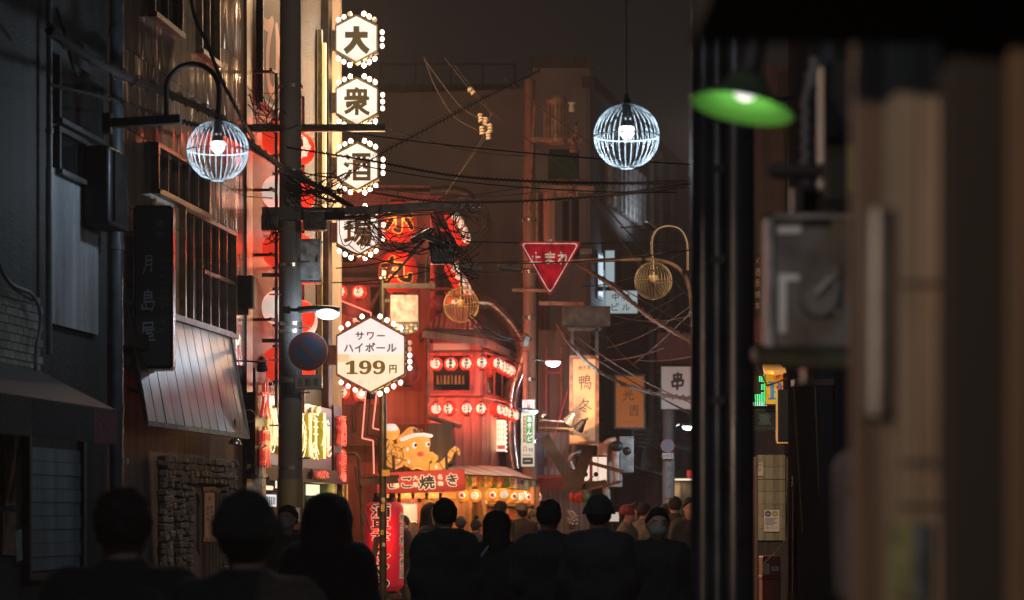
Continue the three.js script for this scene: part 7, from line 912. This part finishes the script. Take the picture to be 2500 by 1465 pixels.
function person(o) {
  const d = o.d, top = Y(o.top, d), s = top / 1.755, step = o.step ?? 0.1, t = thing('person', o.label, 'person', V(X(o.px, d), 0, -d), o.turn ?? Math.PI); t.scale.setScalar(s); t.updateMatrixWorld(true);
  const w = o.wide ?? 1, n = (x, y, z, k) => noise.noise(x * k + o.px, y * k, z * k), c0 = d < 12 ? 0.015 : d < 25 ? 0.018 : 0.024, ph = o.phase ?? 1, ht = o.nod ?? 0, hx = o.headX ?? 0, hz = 0.01 + ht * 0.06, hy = -Math.abs(ht) * 0.02;
  const knee = (q) => [q * 0.1, 0.5, 0.02 + q * ph * step * 0.5], ank = (q) => [q * 0.105, 0.09, -0.03 + q * ph * step], hip = (q) => [q * 0.09, 0.92, 0], sh = (q) => [q * 0.165 * w, 1.375, -0.01], el = (q) => [q * 0.235 * w, 1.1, -0.06], wr = (q) => [q * 0.185 * w, 0.93, 0.09];
  const head = [[hx, 1.56 + hy, hz + 0.012, hx, 1.655 + hy, hz - 0.008, 0.074, 0.086], [hx, 1.52 + hy, hz + 0.045, hx, 1.56 + hy, hz + 0.04, 0.042, 0.055], [hx, 1.565 + hy, hz + 0.105, hx, 1.6 + hy, hz + 0.092, 0.014, 0.008], [hx - 0.083, 1.585 + hy, hz - 0.005, hx - 0.085, 1.615 + hy, hz - 0.012, 0.014, 0.017], [hx + 0.083, 1.585 + hy, hz - 0.005, hx + 0.085, 1.615 + hy, hz - 0.012, 0.014, 0.017], [hx - 0.035, 1.632 + hy, hz + 0.078, hx + 0.035, 1.632 + hy, hz + 0.078, 0.014, 0.014]];
  const list = [...head, [0, 1.38, -0.015, hx * 0.7, 1.53, 0, 0.058, 0.053], [-0.05, 0.97, 0, 0.05, 0.97, 0, 0.12, 0.12], [0, 1.08, 0, 0, 1.25, 0, 0.12, 0.13], [-0.09, 1.28, 0, 0.09, 1.28, 0, 0.11, 0.11]];
  for (const q of [-1, 1]) { const toe = [ank(q)[0] + q * 0.012, 0.04, ank(q)[2] + 0.15]; list.push([0, 1.36, -0.01, ...sh(q), 0.07, 0.06], [...sh(q), ...el(q), 0.052, 0.042], [...el(q), ...wr(q), 0.04, 0.03], [...wr(q), q * 0.17 * w, 0.87, 0.13, 0.034, 0.028], [...hip(q), ...knee(q), 0.085, 0.058], [...knee(q), ...ank(q), 0.056, 0.038], [...ank(q), ...toe, 0.042, 0.034]); }
  obj('body', net(capsules(list, 0.035), [-0.42 * w, -0.02, -0.3], [0.42 * w, 1.78, 0.34], d < 25 ? 0.02 : 0.024), P.skin, t).material = P.skin;
  // clothes
  const fat = o.fat ?? 1, hem = o.hem ?? 0.8, C = [[-0.08 * w, hem, 0, 0.08 * w, hem, 0, 0.135 * fat, 0.135 * fat], [-0.085 * w, 1.0, 0, 0.085 * w, 1.0, 0, 0.145 * fat, 0.145 * fat], [-0.1 * w, 1.28, -0.01, 0.1 * w, 1.28, -0.01, 0.145 * fat, 0.145 * fat], [0, 1.4, -0.015, 0, 1.46, -0.015, 0.1, 0.085], [-0.075 * w, hem, 0, -0.085 * w, 1.28, -0.01, 0.135 * fat, 0.14 * fat], [0.075 * w, hem, 0, 0.085 * w, 1.28, -0.01, 0.135 * fat, 0.14 * fat], [0, 0.95, 0, 0, 1.28, 0, 0.14, 0.15]];
  for (const q of [-1, 1]) C.push([0, 1.36, -0.015, ...sh(q), 0.085 * fat, 0.075 * fat], [...sh(q), ...el(q), 0.075 * fat, 0.068 * fat], [...el(q), ...wr(q), 0.067 * fat, 0.055 * fat], [...wr(q), q * 0.16 * w, 0.86, 0.12, 0.056, 0.05]);
  if (o.hoodDown) C.push([-0.06, 1.45, -0.1, 0.06, 1.45, -0.1, 0.075, 0.075], [0, 1.38, -0.15, 0, 1.42, -0.13, 0.06, 0.06]);
  if (o.backpack) { const b = obj('backpack', rb(0.34, 0.48, 0.2, 0.08, 0, 1.17, -0.24, 0, 0, 0, 4), P.navy, t); obj('pocket', rb(0.26, 0.2, 0.08, 0.035, 0, 1.06, -0.35, 0, 0, 0, 3), P.coat, b); }
  const cf = capsules(C, 0.06), cut = 1.505, coatF = (x, y, z) => Math.max(cf(x, y, z) + 0.013 * n(x, y * 0.6, z, 9) + 0.007 * n(x, y, z, 22), hem - 0.12 - y, y - cut, 0.062 - Math.hypot(x - hx * 0.6, z - 0.005) - (y < 1.44 ? 1 : 0));
  obj('coat', net(coatF, [-0.47 * w * fat, hem - 0.16, -0.34], [0.47 * w * fat, 1.53, 0.34], c0), o.coat ?? P.coat, t);
  const L = []; for (const q of [-1, 1]) L.push([...hip(q), ...knee(q), 0.105, 0.082], [...knee(q), ank(q)[0], 0.12, ank(q)[2], 0.08, 0.07]); L.push([-0.06, 0.96, 0, 0.06, 0.96, 0, 0.13, 0.13]);
  const lf = capsules(L, 0.03); obj('trousers', net((x, y, z) => Math.max(lf(x, y, z) + 0.006 * n(x, y * 0.5, z, 11), 0.075 - y, y - 1.0), [-0.27, 0.04, -0.32], [0.27, 1.04, 0.34], 0.022), o.legs ?? P.trousers, t);
  for (const q of [-1, 1]) { const a = ank(q), f = capsules([[a[0], 0.05, a[2] - 0.02, a[0] + q * 0.014, 0.04, a[2] + 0.17, 0.056, 0.046], [a[0], 0.09, a[2], a[0], 0.1, a[2], 0.053, 0.05]], 0.03); obj('shoe', net((x, y, z) => Math.max(f(x, y, z), 0.002 - y), [a[0] - 0.1, -0.01, a[2] - 0.12], [a[0] + 0.1, 0.18, a[2] + 0.26], 0.016), o.shoes ?? P.shoe, t); }
  // hair and hats
  const H = (f, lo, hi, m, nm) => obj(nm, net(f, lo, hi, d < 12 ? 0.009 : 0.012), m, t), hc = [hx, 1.625 + hy, hz - 0.012], ell = (x, y, z, a, b, c) => (Math.hypot((x - hc[0]) / a, (y - hc[1]) / b, (z - hc[2]) / c) - 1) * Math.min(a, b, c), hair = o.hair ?? P.hairB, box = [[hx - 0.2, 1.28, -0.25], [hx + 0.2, 1.82, 0.26]];
  const kind = o.head ?? 'short', face = (x, y, z, dy = 0) => Math.max(z - hc[2] - 0.045 + (y - hc[1] - dy) * 0.75, -9);
  if (kind === 'short') H((x, y, z) => Math.max(ell(x, y, z, 0.102, 0.128, 0.118) + 0.01 * n(x, y, z, 26) + 0.007 * n(x, y, z, 60), Math.min(0.2, (hc[1] - 0.075 - y) * 1), Math.min((z - hc[2] - 0.03 - (y - hc[1]) * 1.1) * 0.8, 0.2)), ...box, hair, 'hair');
  if (kind === 'bob' || kind === 'long') { const dn = kind === 'bob' ? 0.2 : 0.3, cap = capsules([[hx, 1.625 + hy, hz - 0.02, hx, 1.625 + hy, hz - 0.02, 0.122, 0.122], [hx, 1.62 + hy, hz - 0.03, hx, 1.62 - dn, hz - 0.05, 0.118, 0.128]], 0.04); H((x, y, z) => Math.max(cap(x, y, z) + 0.008 * n(x * 2, y * 0.4, z * 2, 16), 1.62 - dn - 0.06 - y + 0.03 * n(x, 0, z, 20), Math.min(z - hc[2] - 0.035, (hc[1] + 0.06 - y) * 1 + (z - hc[2] - 0.03))), ...box, hair, 'hair'); }
  if (kind === 'hood') H((x, y, z) => { const a = capsules([[hx, 1.63 + hy, hz - 0.02, hx, 1.6, hz - 0.03, 0.128, 0.13], [hx, 1.6, -0.03, 0, 1.42, -0.04, 0.13, 0.16]], 0.06)(x, y, z); return Math.max(a + 0.008 * n(x, y, z, 14), 1.34 - y, -(Math.hypot((x - hx) / 0.088, (y - 1.6) / 0.13) - 1) * 0.08 - (z < 0.02 ? 1 : 0), -(Math.hypot((x - hx) / 0.1, (y - 1.6) / 0.12, (z - hz) / 0.115) - 1) * 0.08); }, [[-0.24], [0]][0].concat(1.3, -0.28), [0.24, 1.83, 0.26], o.coat ?? P.coat, 'hood');
  if (['beanie', 'cap', 'bucket'].includes(kind)) {
    H((x, y, z) => Math.max(ell(x, y, z, 0.1, 0.122, 0.116) + 0.004 * n(x, y, z, 40), hc[1] - 0.1 - y, Math.min(z - hc[2] - 0.0 - (y - hc[1]) * 0.5, 0.2)), ...box, hair, 'hair');
    const m = o.hat ?? P.coat, ft = kind === 'beanie' ? 0.008 : 0.004;
    const hat = H((x, y, z) => Math.max(ell(x, y, z, 0.112, 0.145, 0.128) + ft * n(x, y, z, 18), hc[1] + 0.012 - (kind === 'beanie' ? 0.03 : 0) + (z - hc[2]) * 0.08 - y), ...box, m, kind === 'bucket' ? 'bucket_hat' : kind === 'cap' ? 'cap' : 'knitted_hat');
    if (kind === 'cap') obj('brim', put(new THREE.CylinderGeometry(0.085, 0.085, 0.012, 20, 1, false, -1.4, 2.8), hx, hc[1] + 0.03, hz + 0.08, 0, 0.12), m, hat);
    if (kind === 'bucket') obj('brim', put(lathe([[0.1, 0.015], [0.128, -0.035], [0.131, -0.03], [0.112, 0.025]], 28), hx, hc[1] + 0.02, hc[2]), m, hat);
    if (kind === 'beanie') obj('cuff', put(lathe([[0.098, -0.03], [0.118, -0.025], [0.12, 0.025], [0.108, 0.04]], 28), hx, hc[1] + 0.01, hc[2] - 0.002).scale(1, 1, 1), m, hat);
    if (o.pompom) obj('pompom', sp(0.05, hx, hc[1] + 0.17, hc[2]), m, hat);
  }
  // face
  if (!o.noface) {
    for (const q of [-1, 1]) { const e = obj('eye', sp(0.0125, hx + q * 0.033, 1.608 + hy, hz + 0.079, 1.3, 0.75, 0.6, 10), mat('eye_white', [0.45, 0.42, 0.4], 0.3), t); obj('pupil', sp(0.007, hx + q * 0.033, 1.608 + hy, hz + 0.0855, 1, 1, 0.5, 8), P.eye, e); obj('eyebrow', bx(0.032, 0.007, 0.01, hx + q * 0.034, 1.635 + hy, hz + 0.09, 0, 0, -q * 0.12), P.hairB, t); }
    obj('mouth', sp(0.02, hx, 1.528 + hy, hz + 0.088, 1.1, 0.32, 0.5, 10), P.lip, t);
    if (o.mask) obj('face_mask', sp(0.075, hx, 1.553 + hy, hz + 0.046, 1.0, 0.8, 0.95, 16), P.mask, t);
    if (o.glasses) { const g = obj('spectacles', [-1, 1].map((q) => to(0.024, 0.0028, hx + q * 0.035, 1.607 + hy, hz + 0.104, 0, 0, 0, 20, 6)).concat(bx(0.02, 0.004, 0.004, hx, 1.612 + hy, hz + 0.106), ...[-1, 1].map((q) => bar(V(hx + q * 0.06, 1.612 + hy, hz + 0.1), V(hx + q * 0.088, 1.61 + hy, hz - 0.01), 0.004, 0.004))), P.frame, t); }
  }
  if (o.extra) o.extra(t);
  return t;
}
const R = Math.PI;
person({ px: 300, top: 1186, d: 8.2, label: 'broad dark silhouetted person with backpack before the dark shutter, lower corner', backpack: true, fat: 1.12, wide: 1.1, hem: 0.75, turn: R + 0.1, head: 'short', noface: true });
person({ px: 602, top: 1203, d: 7.8, label: 'large dark silhouetted person in a knitted hat before the canopy', head: 'beanie', hat: P.coat, fat: 1.1, wide: 1.05, turn: R - 0.05, noface: true, coat: P.coat });
person({ px: 800, top: 1203, d: 13.5, label: 'dark silhouetted person wearing a raised hood before the entrance', head: 'hood', fat: 1.12, wide: 1.02, turn: R - 0.1, noface: true });
person({ px: 702, top: 1230, d: 23, label: 'masked person with fringe walking toward the camera by the concrete pole', head: 'short', hair: P.hairBr, mask: true, turn: -0.25, coat: P.brown, hoodDown: true });
person({ px: 1086, top: 1214, d: 19.5, label: 'person in bulky black coat standing before the serving window', head: 'short', hoodDown: true, hair: P.hairB, fat: 1.18, wide: 1.0, turn: R + 0.25, nod: 0.2, noface: true });
person({ px: 1213, top: 1244, d: 20.5, label: 'person with chin length bob in black coat before the stall awning', head: 'bob', fat: 1.02, wide: 0.94, turn: R - 0.1, noface: true, extra: (t) => obj('bag_strap', tb([V(0.05, 1.44, -0.13), V(0.14, 1.3, -0.19), V(0.2, 1.05, -0.2), V(0.24, 0.86, -0.12)], 0.014, 5), mat('pale_blue_strap', [0.2, 0.24, 0.3], 0.6), t) });
person({ px: 1340, top: 1217, d: 19, label: 'short haired person in dark coat before the red side awning', head: 'short', step: 0.2, wide: 0.98, fat: 1.12, wide: 1.05, turn: R + 0.05, noface: true });
person({ px: 1462, top: 1209, d: 18.5, label: 'person in dark bucket hat and navy coat before the crossed beams', head: 'bucket', hat: P.coat, coat: P.navy, fat: 1.15, wide: 1.03, turn: R - 0.15, noface: true });
person({ px: 1605, top: 1236, d: 19.2, label: 'dark clothed person in face mask coming toward the camera', head: 'short', mask: true, coat: P.navy, turn: 0.1, fat: 1.1, wide: 1.05, hair: P.hairB });
person({ px: 1531, top: 1233, d: 36, label: 'person in bright red knitted hat seen from the side', head: 'beanie', hat: P.red, coat: P.greyc, turn: 1.3, hair: P.hairB });
person({ px: 1684, top: 1213, d: 33, label: 'person with glasses and dark jacket facing the street beside the dark post', head: 'short', glasses: true, turn: 0.35, coat: P.coat, hair: P.hairB });
person({ px: 1572, top: 1226, d: 37, label: 'person in slate grey jacket turned away behind the red hat', head: 'short', coat: P.greyc, turn: 2.3, hair: P.hairB });
person({ px: 1552, top: 1226, d: 40, label: 'person with cropped hair at the far shop door', head: 'short', turn: -1.3, coat: P.coat });
person({ px: 1648, top: 1211, d: 38, label: 'tall dark haired person walking away before the lit corner shop', head: 'short', turn: R, coat: P.coat, noface: true });
person({ px: 1628, top: 1228, d: 41, label: 'dark haired person walking away under the far advertising pole', head: 'bob', turn: R + 0.2, coat: P.coat, noface: true });
person({ px: 1222, top: 1222, d: 39, label: 'person with cream hood lowered queuing at the stall', head: 'short', hoodDown: true, coat: P.brown, turn: R - 0.6, hair: P.hairB, noface: true, extra: (t) => obj('hood', net((x, y, z) => capsules([[-0.09, 1.46, -0.07, 0.09, 1.46, -0.07, 0.07, 0.07], [0, 1.4, -0.13, 0, 1.42, -0.12, 0.06, 0.06]], 0.05)(x, y, z), [-0.22, 1.28, -0.25], [0.22, 1.6, 0.08], 0.016), P.cream, t) });
person({ px: 1273, top: 1228, d: 40, label: 'person in pale baseball cap and brown jacket queuing at the stall', head: 'cap', hat: P.cream, coat: P.brown, turn: R + 0.5, noface: true, fat: 1.1 });
person({ px: 1304, top: 1245, d: 40.5, label: 'shorter person in pale cap beside the other cap wearer', head: 'cap', hat: P.cream, coat: P.greyc, turn: 0.8 });
person({ px: 1054, top: 1226, d: 30, label: 'brown haired person in profile half hidden by the bulky coat', head: 'long', hair: P.hairBr, coat: P.coat, turn: 1.2 });
person({ px: 1162, top: 1268, d: 41, label: 'child in dark knitted hat with pompom and bright soled sneakers', head: 'beanie', hat: P.coat, coat: P.blue, turn: R - 0.5, noface: true, hem: 0.86, shoes: mat('black_sneaker', [0.03, 0.03, 0.03], 0.5), pompom: true });
person({ px: 986, top: 1258, d: 43.4, label: 'person in black beside the giant red lantern at the counter', head: 'short', coat: P.coat, turn: -1.2 });
person({ px: 1125, top: 1262, d: 42, label: 'person in blue knitted hat between the coats at the stall', head: 'beanie', hat: P.blue, coat: P.blue, turn: R, noface: true });
// ---------- the blurred things close on the right ----------
{
  const d = 9, t = thing('dark_post', 'blurred dark blue black post from top to bottom of the view', 'post', V(X(1752, d), 0, -d)), w = len(128, d), np = mat('navy_black_paint', [0.016, 0.02, 0.027], 0.5, 0, { map: g2, rmap: ro });
  obj('post', cy(w * 0.24, w * 0.26, 6.5, -w * 0.27, 3.25, 0.02, 20), np, t); obj('post', cy(w * 0.37, w * 0.38, 6.5, w * 0.34, 3.25, -0.02, 20), np, t); obj('conduit', rod(V(-0.005, 0, 0.075), V(-0.012, 6.5, 0.075), 0.017, 10), mat('blue_grey_conduit', [0.08, 0.1, 0.12], 0.35, 0.3, { map: g2 }), t); each('clamp', [Y(640, d), Y(420, d), Y(300, d), Y(980, d)].map((y) => bx(0.05, 0.03, 0.04, -0.006, y, 0.075)), np, t); obj('cross_plate', bx(w * 0.8, 6.5, 0.02, 0, 3.25, -0.03), np, t);
}
{ // green enamel lamp
  const d = 5.4, t = thing('enamel_lamp', 'blurred green enamel lamp shade glowing beside the dark post', 'lamp', at(1812, 262, d)), R = len(129, d), g = new THREE.Group(); t.rotation.set(-0.1, 0, -0.2);
  const out = mat('dark_green_enamel', [0.02, 0.035, 0.02], 0.35), inn = mat('bright_green_enamel', [0.13, 0.5, 0.085], 0.4);
  obj('shade', [lathe([[0.02, 0.075], [0.04, 0.072], [0.05, 0.05], [R * 0.6, 0.03], [R, 0], [R * 1.0, -0.004]], 40)], out, t); obj('shade_inside', lathe([[R * 0.99, -0.004], [R * 0.58, 0.025], [0.045, 0.045], [0.001, 0.066]], 40), inn, t); obj('neck', [cy(0.028, 0.028, 0.1, 0, 0.13, 0, 14), tb([V(0, 0.16, 0), V(0.02, 0.3, -0.02), V(0.2, 0.36, -0.05), V(0.5, 0.36, -0.05)], 0.014, 8)], M.black, t);
  obj('bulb', sp(0.02, 0.0, 0.03, 0.0, 1.2, 0.7, 1, 16), mat('white_bulb_glow', [0.9, 0.85, 0.85], 0.4, 0, { glow: [1, 0.9, 0.9], gi: 1.1 }), t); lampPoint(t, 0, 0.02, 0, 0xfff0e0, 0.011, 1.2);
}
{ // meter box
  const d = 6, t = thing('meter_box', 'blurred grey electric meter box between the post and the wooden pillar', 'meter box', at(1978, 690, d)), L = (p) => len(p, d), gm = mat('meter_grey', [0.085, 0.09, 0.095], 0.5, 0, { map: g2 }), wm = mat('meter_label', [0.4, 0.45, 0.47], 0.5);
  obj('box', rb(L(216), L(325), 0.1, 0.015, 0, 0, -0.05), gm, t); obj('frame', [bx(L(16), L(330), 0.02, -L(100), 0, 0.01), bx(L(216), L(10), 0.02, 0, L(160), 0.01), bx(L(14), L(120), 0.02, L(62), -L(20), 0.008)], mat('meter_edge', [0.2, 0.22, 0.235], 0.4, 0, { map: g2 }), t);
  obj('label', bx(L(56), L(15), 0.004, -L(52), L(128), 0.004), wm, t); each('label', [bx(L(50), L(16), 0.004, -L(52), L(12), 0.004), bx(L(18), L(130), 0.004, -L(68), -L(58), 0.0055)], wm, t); obj('glass_dome', cy(L(44), L(48), 0.04, L(18), -L(40), 0.02, 24, 0, Math.PI / 2), gm, t); obj('lever', bar(V(L(8), -L(30), 0.055), V(L(44), L(10), 0.055), L(10), 0.01), M.grey, t);
  const h = thing('drip_hood', 'blurred dark green ledge underneath the meter box', 'ledge', at(1976, 872, 5.9)); obj('slab', [rb(L(262), L(36), 0.14, 0.01, 0, 0, -0.03, 0, 0.2, -0.03)], mat('dark_green_ledge', [0.035, 0.042, 0.025], 0.6, 0, { map: g2 }), h); obj('bracket', bx(0.02, 0.05, 0.1, 0, -0.035, -0.05), M.black, h);
  const a = thing('bead_chain', 'blurred string of dull round beads above the meter box', 'chain', at(1970, 340, 6.2)); for (let i = 0; i < 22; i++) { const y = 150 + i * 17.5; obj('bead', sp(i < 4 ? 0.014 : 0.011, len((i < 5 ? 18 - i * 4 : -6) + (i % 2) * 4, 6.2), len(340 - y, 6.2), 0, 1.2, 0.8, 1.2, 8), mat('bead', [0.14, 0.15, 0.165], 0.3, 0.2), a); } obj('cord', rod(V(0.01, len(230, 6.2), 0), V(-0.01, -len(220, 6.2), 0), 0.004), M.black, a);
  const b = thing('bracket_arm', 'blurred black level arm above the meter box', 'bracket', at(1975, 418, 6)); obj('arm', rb(L(195), L(36), 0.05, 0.015, 0, 0, 0), M.black, b); obj('knob', sp(0.016, -L(88), 0, 0.01), M.black, b); each('hanger', [bx(L(70), L(90), 0.05, L(18), -L(90), -0.02), bx(L(60), L(60), 0.05, L(-10), -L(70), -0.02)], M.black, b);
  const c = thing('dark_cabinet', 'blurred tall black cabinet between the beads and the pillar', 'cabinet', at(2085, 320, 5.8)); obj('body', rb(len(150, 5.8), len(345, 5.8), 0.12, 0.01, 0, 0, -0.06), M.black, c); obj('edge', bx(len(20, 5.8), len(110, 5.8), 0.02, -len(8, 5.8), -len(92, 5.8), 0.012), mat('painted_lamp_reflection', [0.1, 0.16, 0.035], 0.4), c);  // green reflection of the enamel lamp, put in as a coloured strip
  const e = thing('copper_pipe', 'blurred copper coloured pipe stub beside the pillar', 'pipe', at(2112, 700, 5.3)); each('pipe', [rod(V(-len(8, 5.3), -len(400, 5.3), 0), V(-len(12, 5.3), -len(195, 5.3), 0), len(19, 5.3), 12), rod(V(-len(14, 5.3), len(60, 5.3), 0), V(-len(14, 5.3), len(200, 5.3), 0), len(11, 5.3), 10)], mat('copper', [0.4, 0.17, 0.08], 0.45, 0.4, { map: g2 }), e); obj('joint', cy(len(16, 5.3), len(16, 5.3), 0.03, -len(14, 5.3), len(60, 5.3), 0, 12), M.brass, e);
  const f = thing('hanging_cover', 'blurred dark grey lump of covered equipment low by the pillar', 'cover', at(2130, 1290, 5.2)); const gg = rb(len(185, 5.2), len(390, 5.2), 0.14, 0.05, 0, 0, 0, 0, 0, 0, 4), pp = gg.attributes.position; for (let i = 0; i < pp.count; i++) pp.setXYZ(i, pp.getX(i) + 0.006 * noise.noise(pp.getX(i) * 20, pp.getY(i) * 20, 3), pp.getY(i), pp.getZ(i) + 0.01 * noise.noise(pp.getX(i) * 18, pp.getY(i) * 12, 7)); gg.computeVertexNormals(); obj('cover', gg, mat('grey_tarp', [0.05, 0.048, 0.05], 0.7, 0, { map: g2 }), f); obj('cord', tb([V(-0.07, 0.1, 0.08), V(0, 0.08, 0.09), V(0.07, 0.11, 0.08)], 0.004), M.brass, f);
}
{ // wooden pillar and wall boards beyond
  const d = 3.4, t = thing('wooden_pillar', 'blurred warm lit wooden pillar with a grey pipe along its side', 'pillar', V(X(2225, d), 0, -d)), L = (p) => len(p, d), pm = mat('pillar_wood', [0.2, 0.15, 0.105], 0.65, 0, { map: rep(T.wood, 6, 1.2), bump: rep(T.wood, 6, 1.2), bs: 0.004 });
  obj('board', bx(L(52), 2.6, 0.1, L(88), 1.3, 0.0), pm, t); obj('board', bx(L(60), 2.6, 0.1, L(30), 1.3, -0.006), mat('pillar_wood_b', [0.17, 0.135, 0.1], 0.65, 0, { map: rep(T.wood, 6, 1.2), bump: rep(T.wood, 6, 1.2), bs: 0.004 }), t); obj('board', bx(L(48), 2.6, 0.1, -L(25), 1.3, -0.003), mat('pillar_wood_c', [0.14, 0.125, 0.1], 0.65, 0, { map: rep(T.wood, 6, 1.2) }), t); obj('backing', bx(L(240), 2.6, 0.06, 0, 1.3, -0.09), M.darkwood, t);
  obj('pipe', [rod(V(-L(88), Y(1015, d), 0.03), V(-L(84), Y(520, d), 0.03), L(38), 16, L(36))], mat('pale_grey_pipe', [0.065, 0.068, 0.072], 0.45, 0, { map: g2 }), t); obj('pipe_mouth', sp(L(38), -L(86), Y(1015, d), 0.03, 1, 0.5, 1, 12), M.black, t);
  each('joint', [Y(1235, d), Y(1130, d), Y(700, d)].map((y) => bx(L(150), L(7), 0.02, L(30), y, 0.043)), M.matt, t); obj('gap', bx(L(9), L(560), 0.02, L(62), Y(1330, d), 0.042), M.matt, t);
  obj('poster', bx(L(60), L(190), 0.004, -L(40), Y(1370, d), 0.052), mat('greenish_poster', [0.1, 0.12, 0.06], 0.6, 0, { map: rep(T.grime, 8) }), t); obj('poster', bx(L(34), L(190), 0.004, L(8), Y(1370, d), 0.052), mat('blue_poster', [0.03, 0.05, 0.075], 0.6, 0, { map: rep(T.grime, 8) }), t); obj('tape', bx(L(36), L(200), 0.004, L(96), Y(1380, d), 0.053), mat('ochre_tape', [0.32, 0.2, 0.04], 0.6), t);
  const w = thing('wooden_wall', 'blurred dark wooden wall boards at the far edge of the view', 'wall', V(X(2470, 3.0), 0, -3.0)), K = (p) => len(p, 3.0); obj('backing', bx(0.5, 2.7, 0.1, 0.19, 1.35, -0.12), M.matt, w); for (let i = 0; i < 3; i++) obj('board', bx(K(70), 2.6, 0.03, K(30 + i * 74), 1.3, 0 - i * 0.004), mat('edge_board', [0.08, 0.055, 0.035], 0.7, 0, { map: rep(T.wood, 6, 1.2) }), w);
  const e = thing('dark_eave', 'blurred black eave overhanging across the upper corner', 'eave', V(0, 0, 0)); obj('soffit', [bx(3.0, 0.5, 1.5, X(1690, 3.2) + 1.5, 2.52, -2.45)], M.matt, e); obj('gutter', rod(V(X(1690, 3.2), 2.29, -3.2), V(3.0, 2.29, -3.2), 0.02), M.matt, e);
  const s = thing('near_shop_wall', 'black shop wall behind the pillar and the meter box', 'wall', V(0, 0, 0)); obj('wall', bx(2.2, 2.75, 0.12, X(2100, 6.4) + 1.1, 1.38, -6.4), M.matt, s); obj('side_wall', bx(0.1, 2.72, 4.5, X(2500, 4.3) + 0.3, 1.37, -4.2), M.matt, s);
}
{ // unseen shaded lamp, out of view, placed to light the wooden pillar
  const t = thing('unseen_wall_lamp', 'unseen warm lamp out of view, placed to light the wooden pillar', 'lamp', V(-1.45, 2.5, -1.5)); obj('shade', lathe([[0.03, 0.08], [0.12, 0], [0.118, -0.004], [0.028, 0.074]], 20), M.black, t); obj('bulb', sp(0.03, 0, 0.01, 0), mat('warm_bulb_glow', [0.9, 0.7, 0.5], 0.4, 0, { glow: [1, 0.75, 0.45], gi: 1.5 }), t); obj('bracket', rod(V(0, 0.08, 0), V(-0.4, 0.2, 0), 0.012), M.black, t);
  const l = new THREE.SpotLight(0xffd8b8, 24, 0.24, 0.7); l.position.set(0.03, -0.02, -0.01); l.name = 'lamp'; l.castShadow = true; t.add(l); l.target.position.set(2.02, -0.55, -1.9); t.add(l.target);
}
{ // unseen lamps out of view, placed to light panels, stop sign and meter box
  const mk = (label, p, color, I, arm, aim) => { const t = thing('street_light', label, 'street light', p); obj('housing', rb(0.5, 0.08, 0.2, 0.03, 0, 0.06, 0), M.steel, t); obj('lamp_glass', rb(0.4, 0.04, 0.15, 0.015, 0, 0.0, 0), mat('unseen_lens_glow', [0.9, 0.9, 0.85], 0.4, 0, { glow: [1, 0.9, 0.75], gi: 2 }), t); obj('arm', rod(V(0, 0.08, 0), arm, 0.025), M.steel, t); const l = aim ? new THREE.SpotLight(color, I, 0.17, 0.8) : new THREE.PointLight(color, I); l.position.set(0, -0.06, 0); if (aim) { t.add(l.target); l.target.position.copy(aim); } l.shadow.radius = 5; l.castShadow = true; l.name = 'lamp'; t.add(l); };
  mk('unseen warm lamp above the view, placed to light the beige panels', V(-2.3, 9.3, -33.4), 0xffd2a0, 26, V(-0.9, 0.0, 0));
  mk('unseen lamp hidden past the dark post, placed to light the stop sign', V(2.1, 5.6, -24), 0xffe2c8, 90, V(2.3, 0.3, 0.2), V(-1.65, -1.1, -4.4));
  mk('unseen bluish lamp above the view, placed to light the meter box', V(-0.2, 5.6, -2.8), 0xd4e6ff, 14, V(2.6, 0.3, 0.1), V(0.95, -3.4, -3.3));
}
renderer.render(scene, camera);
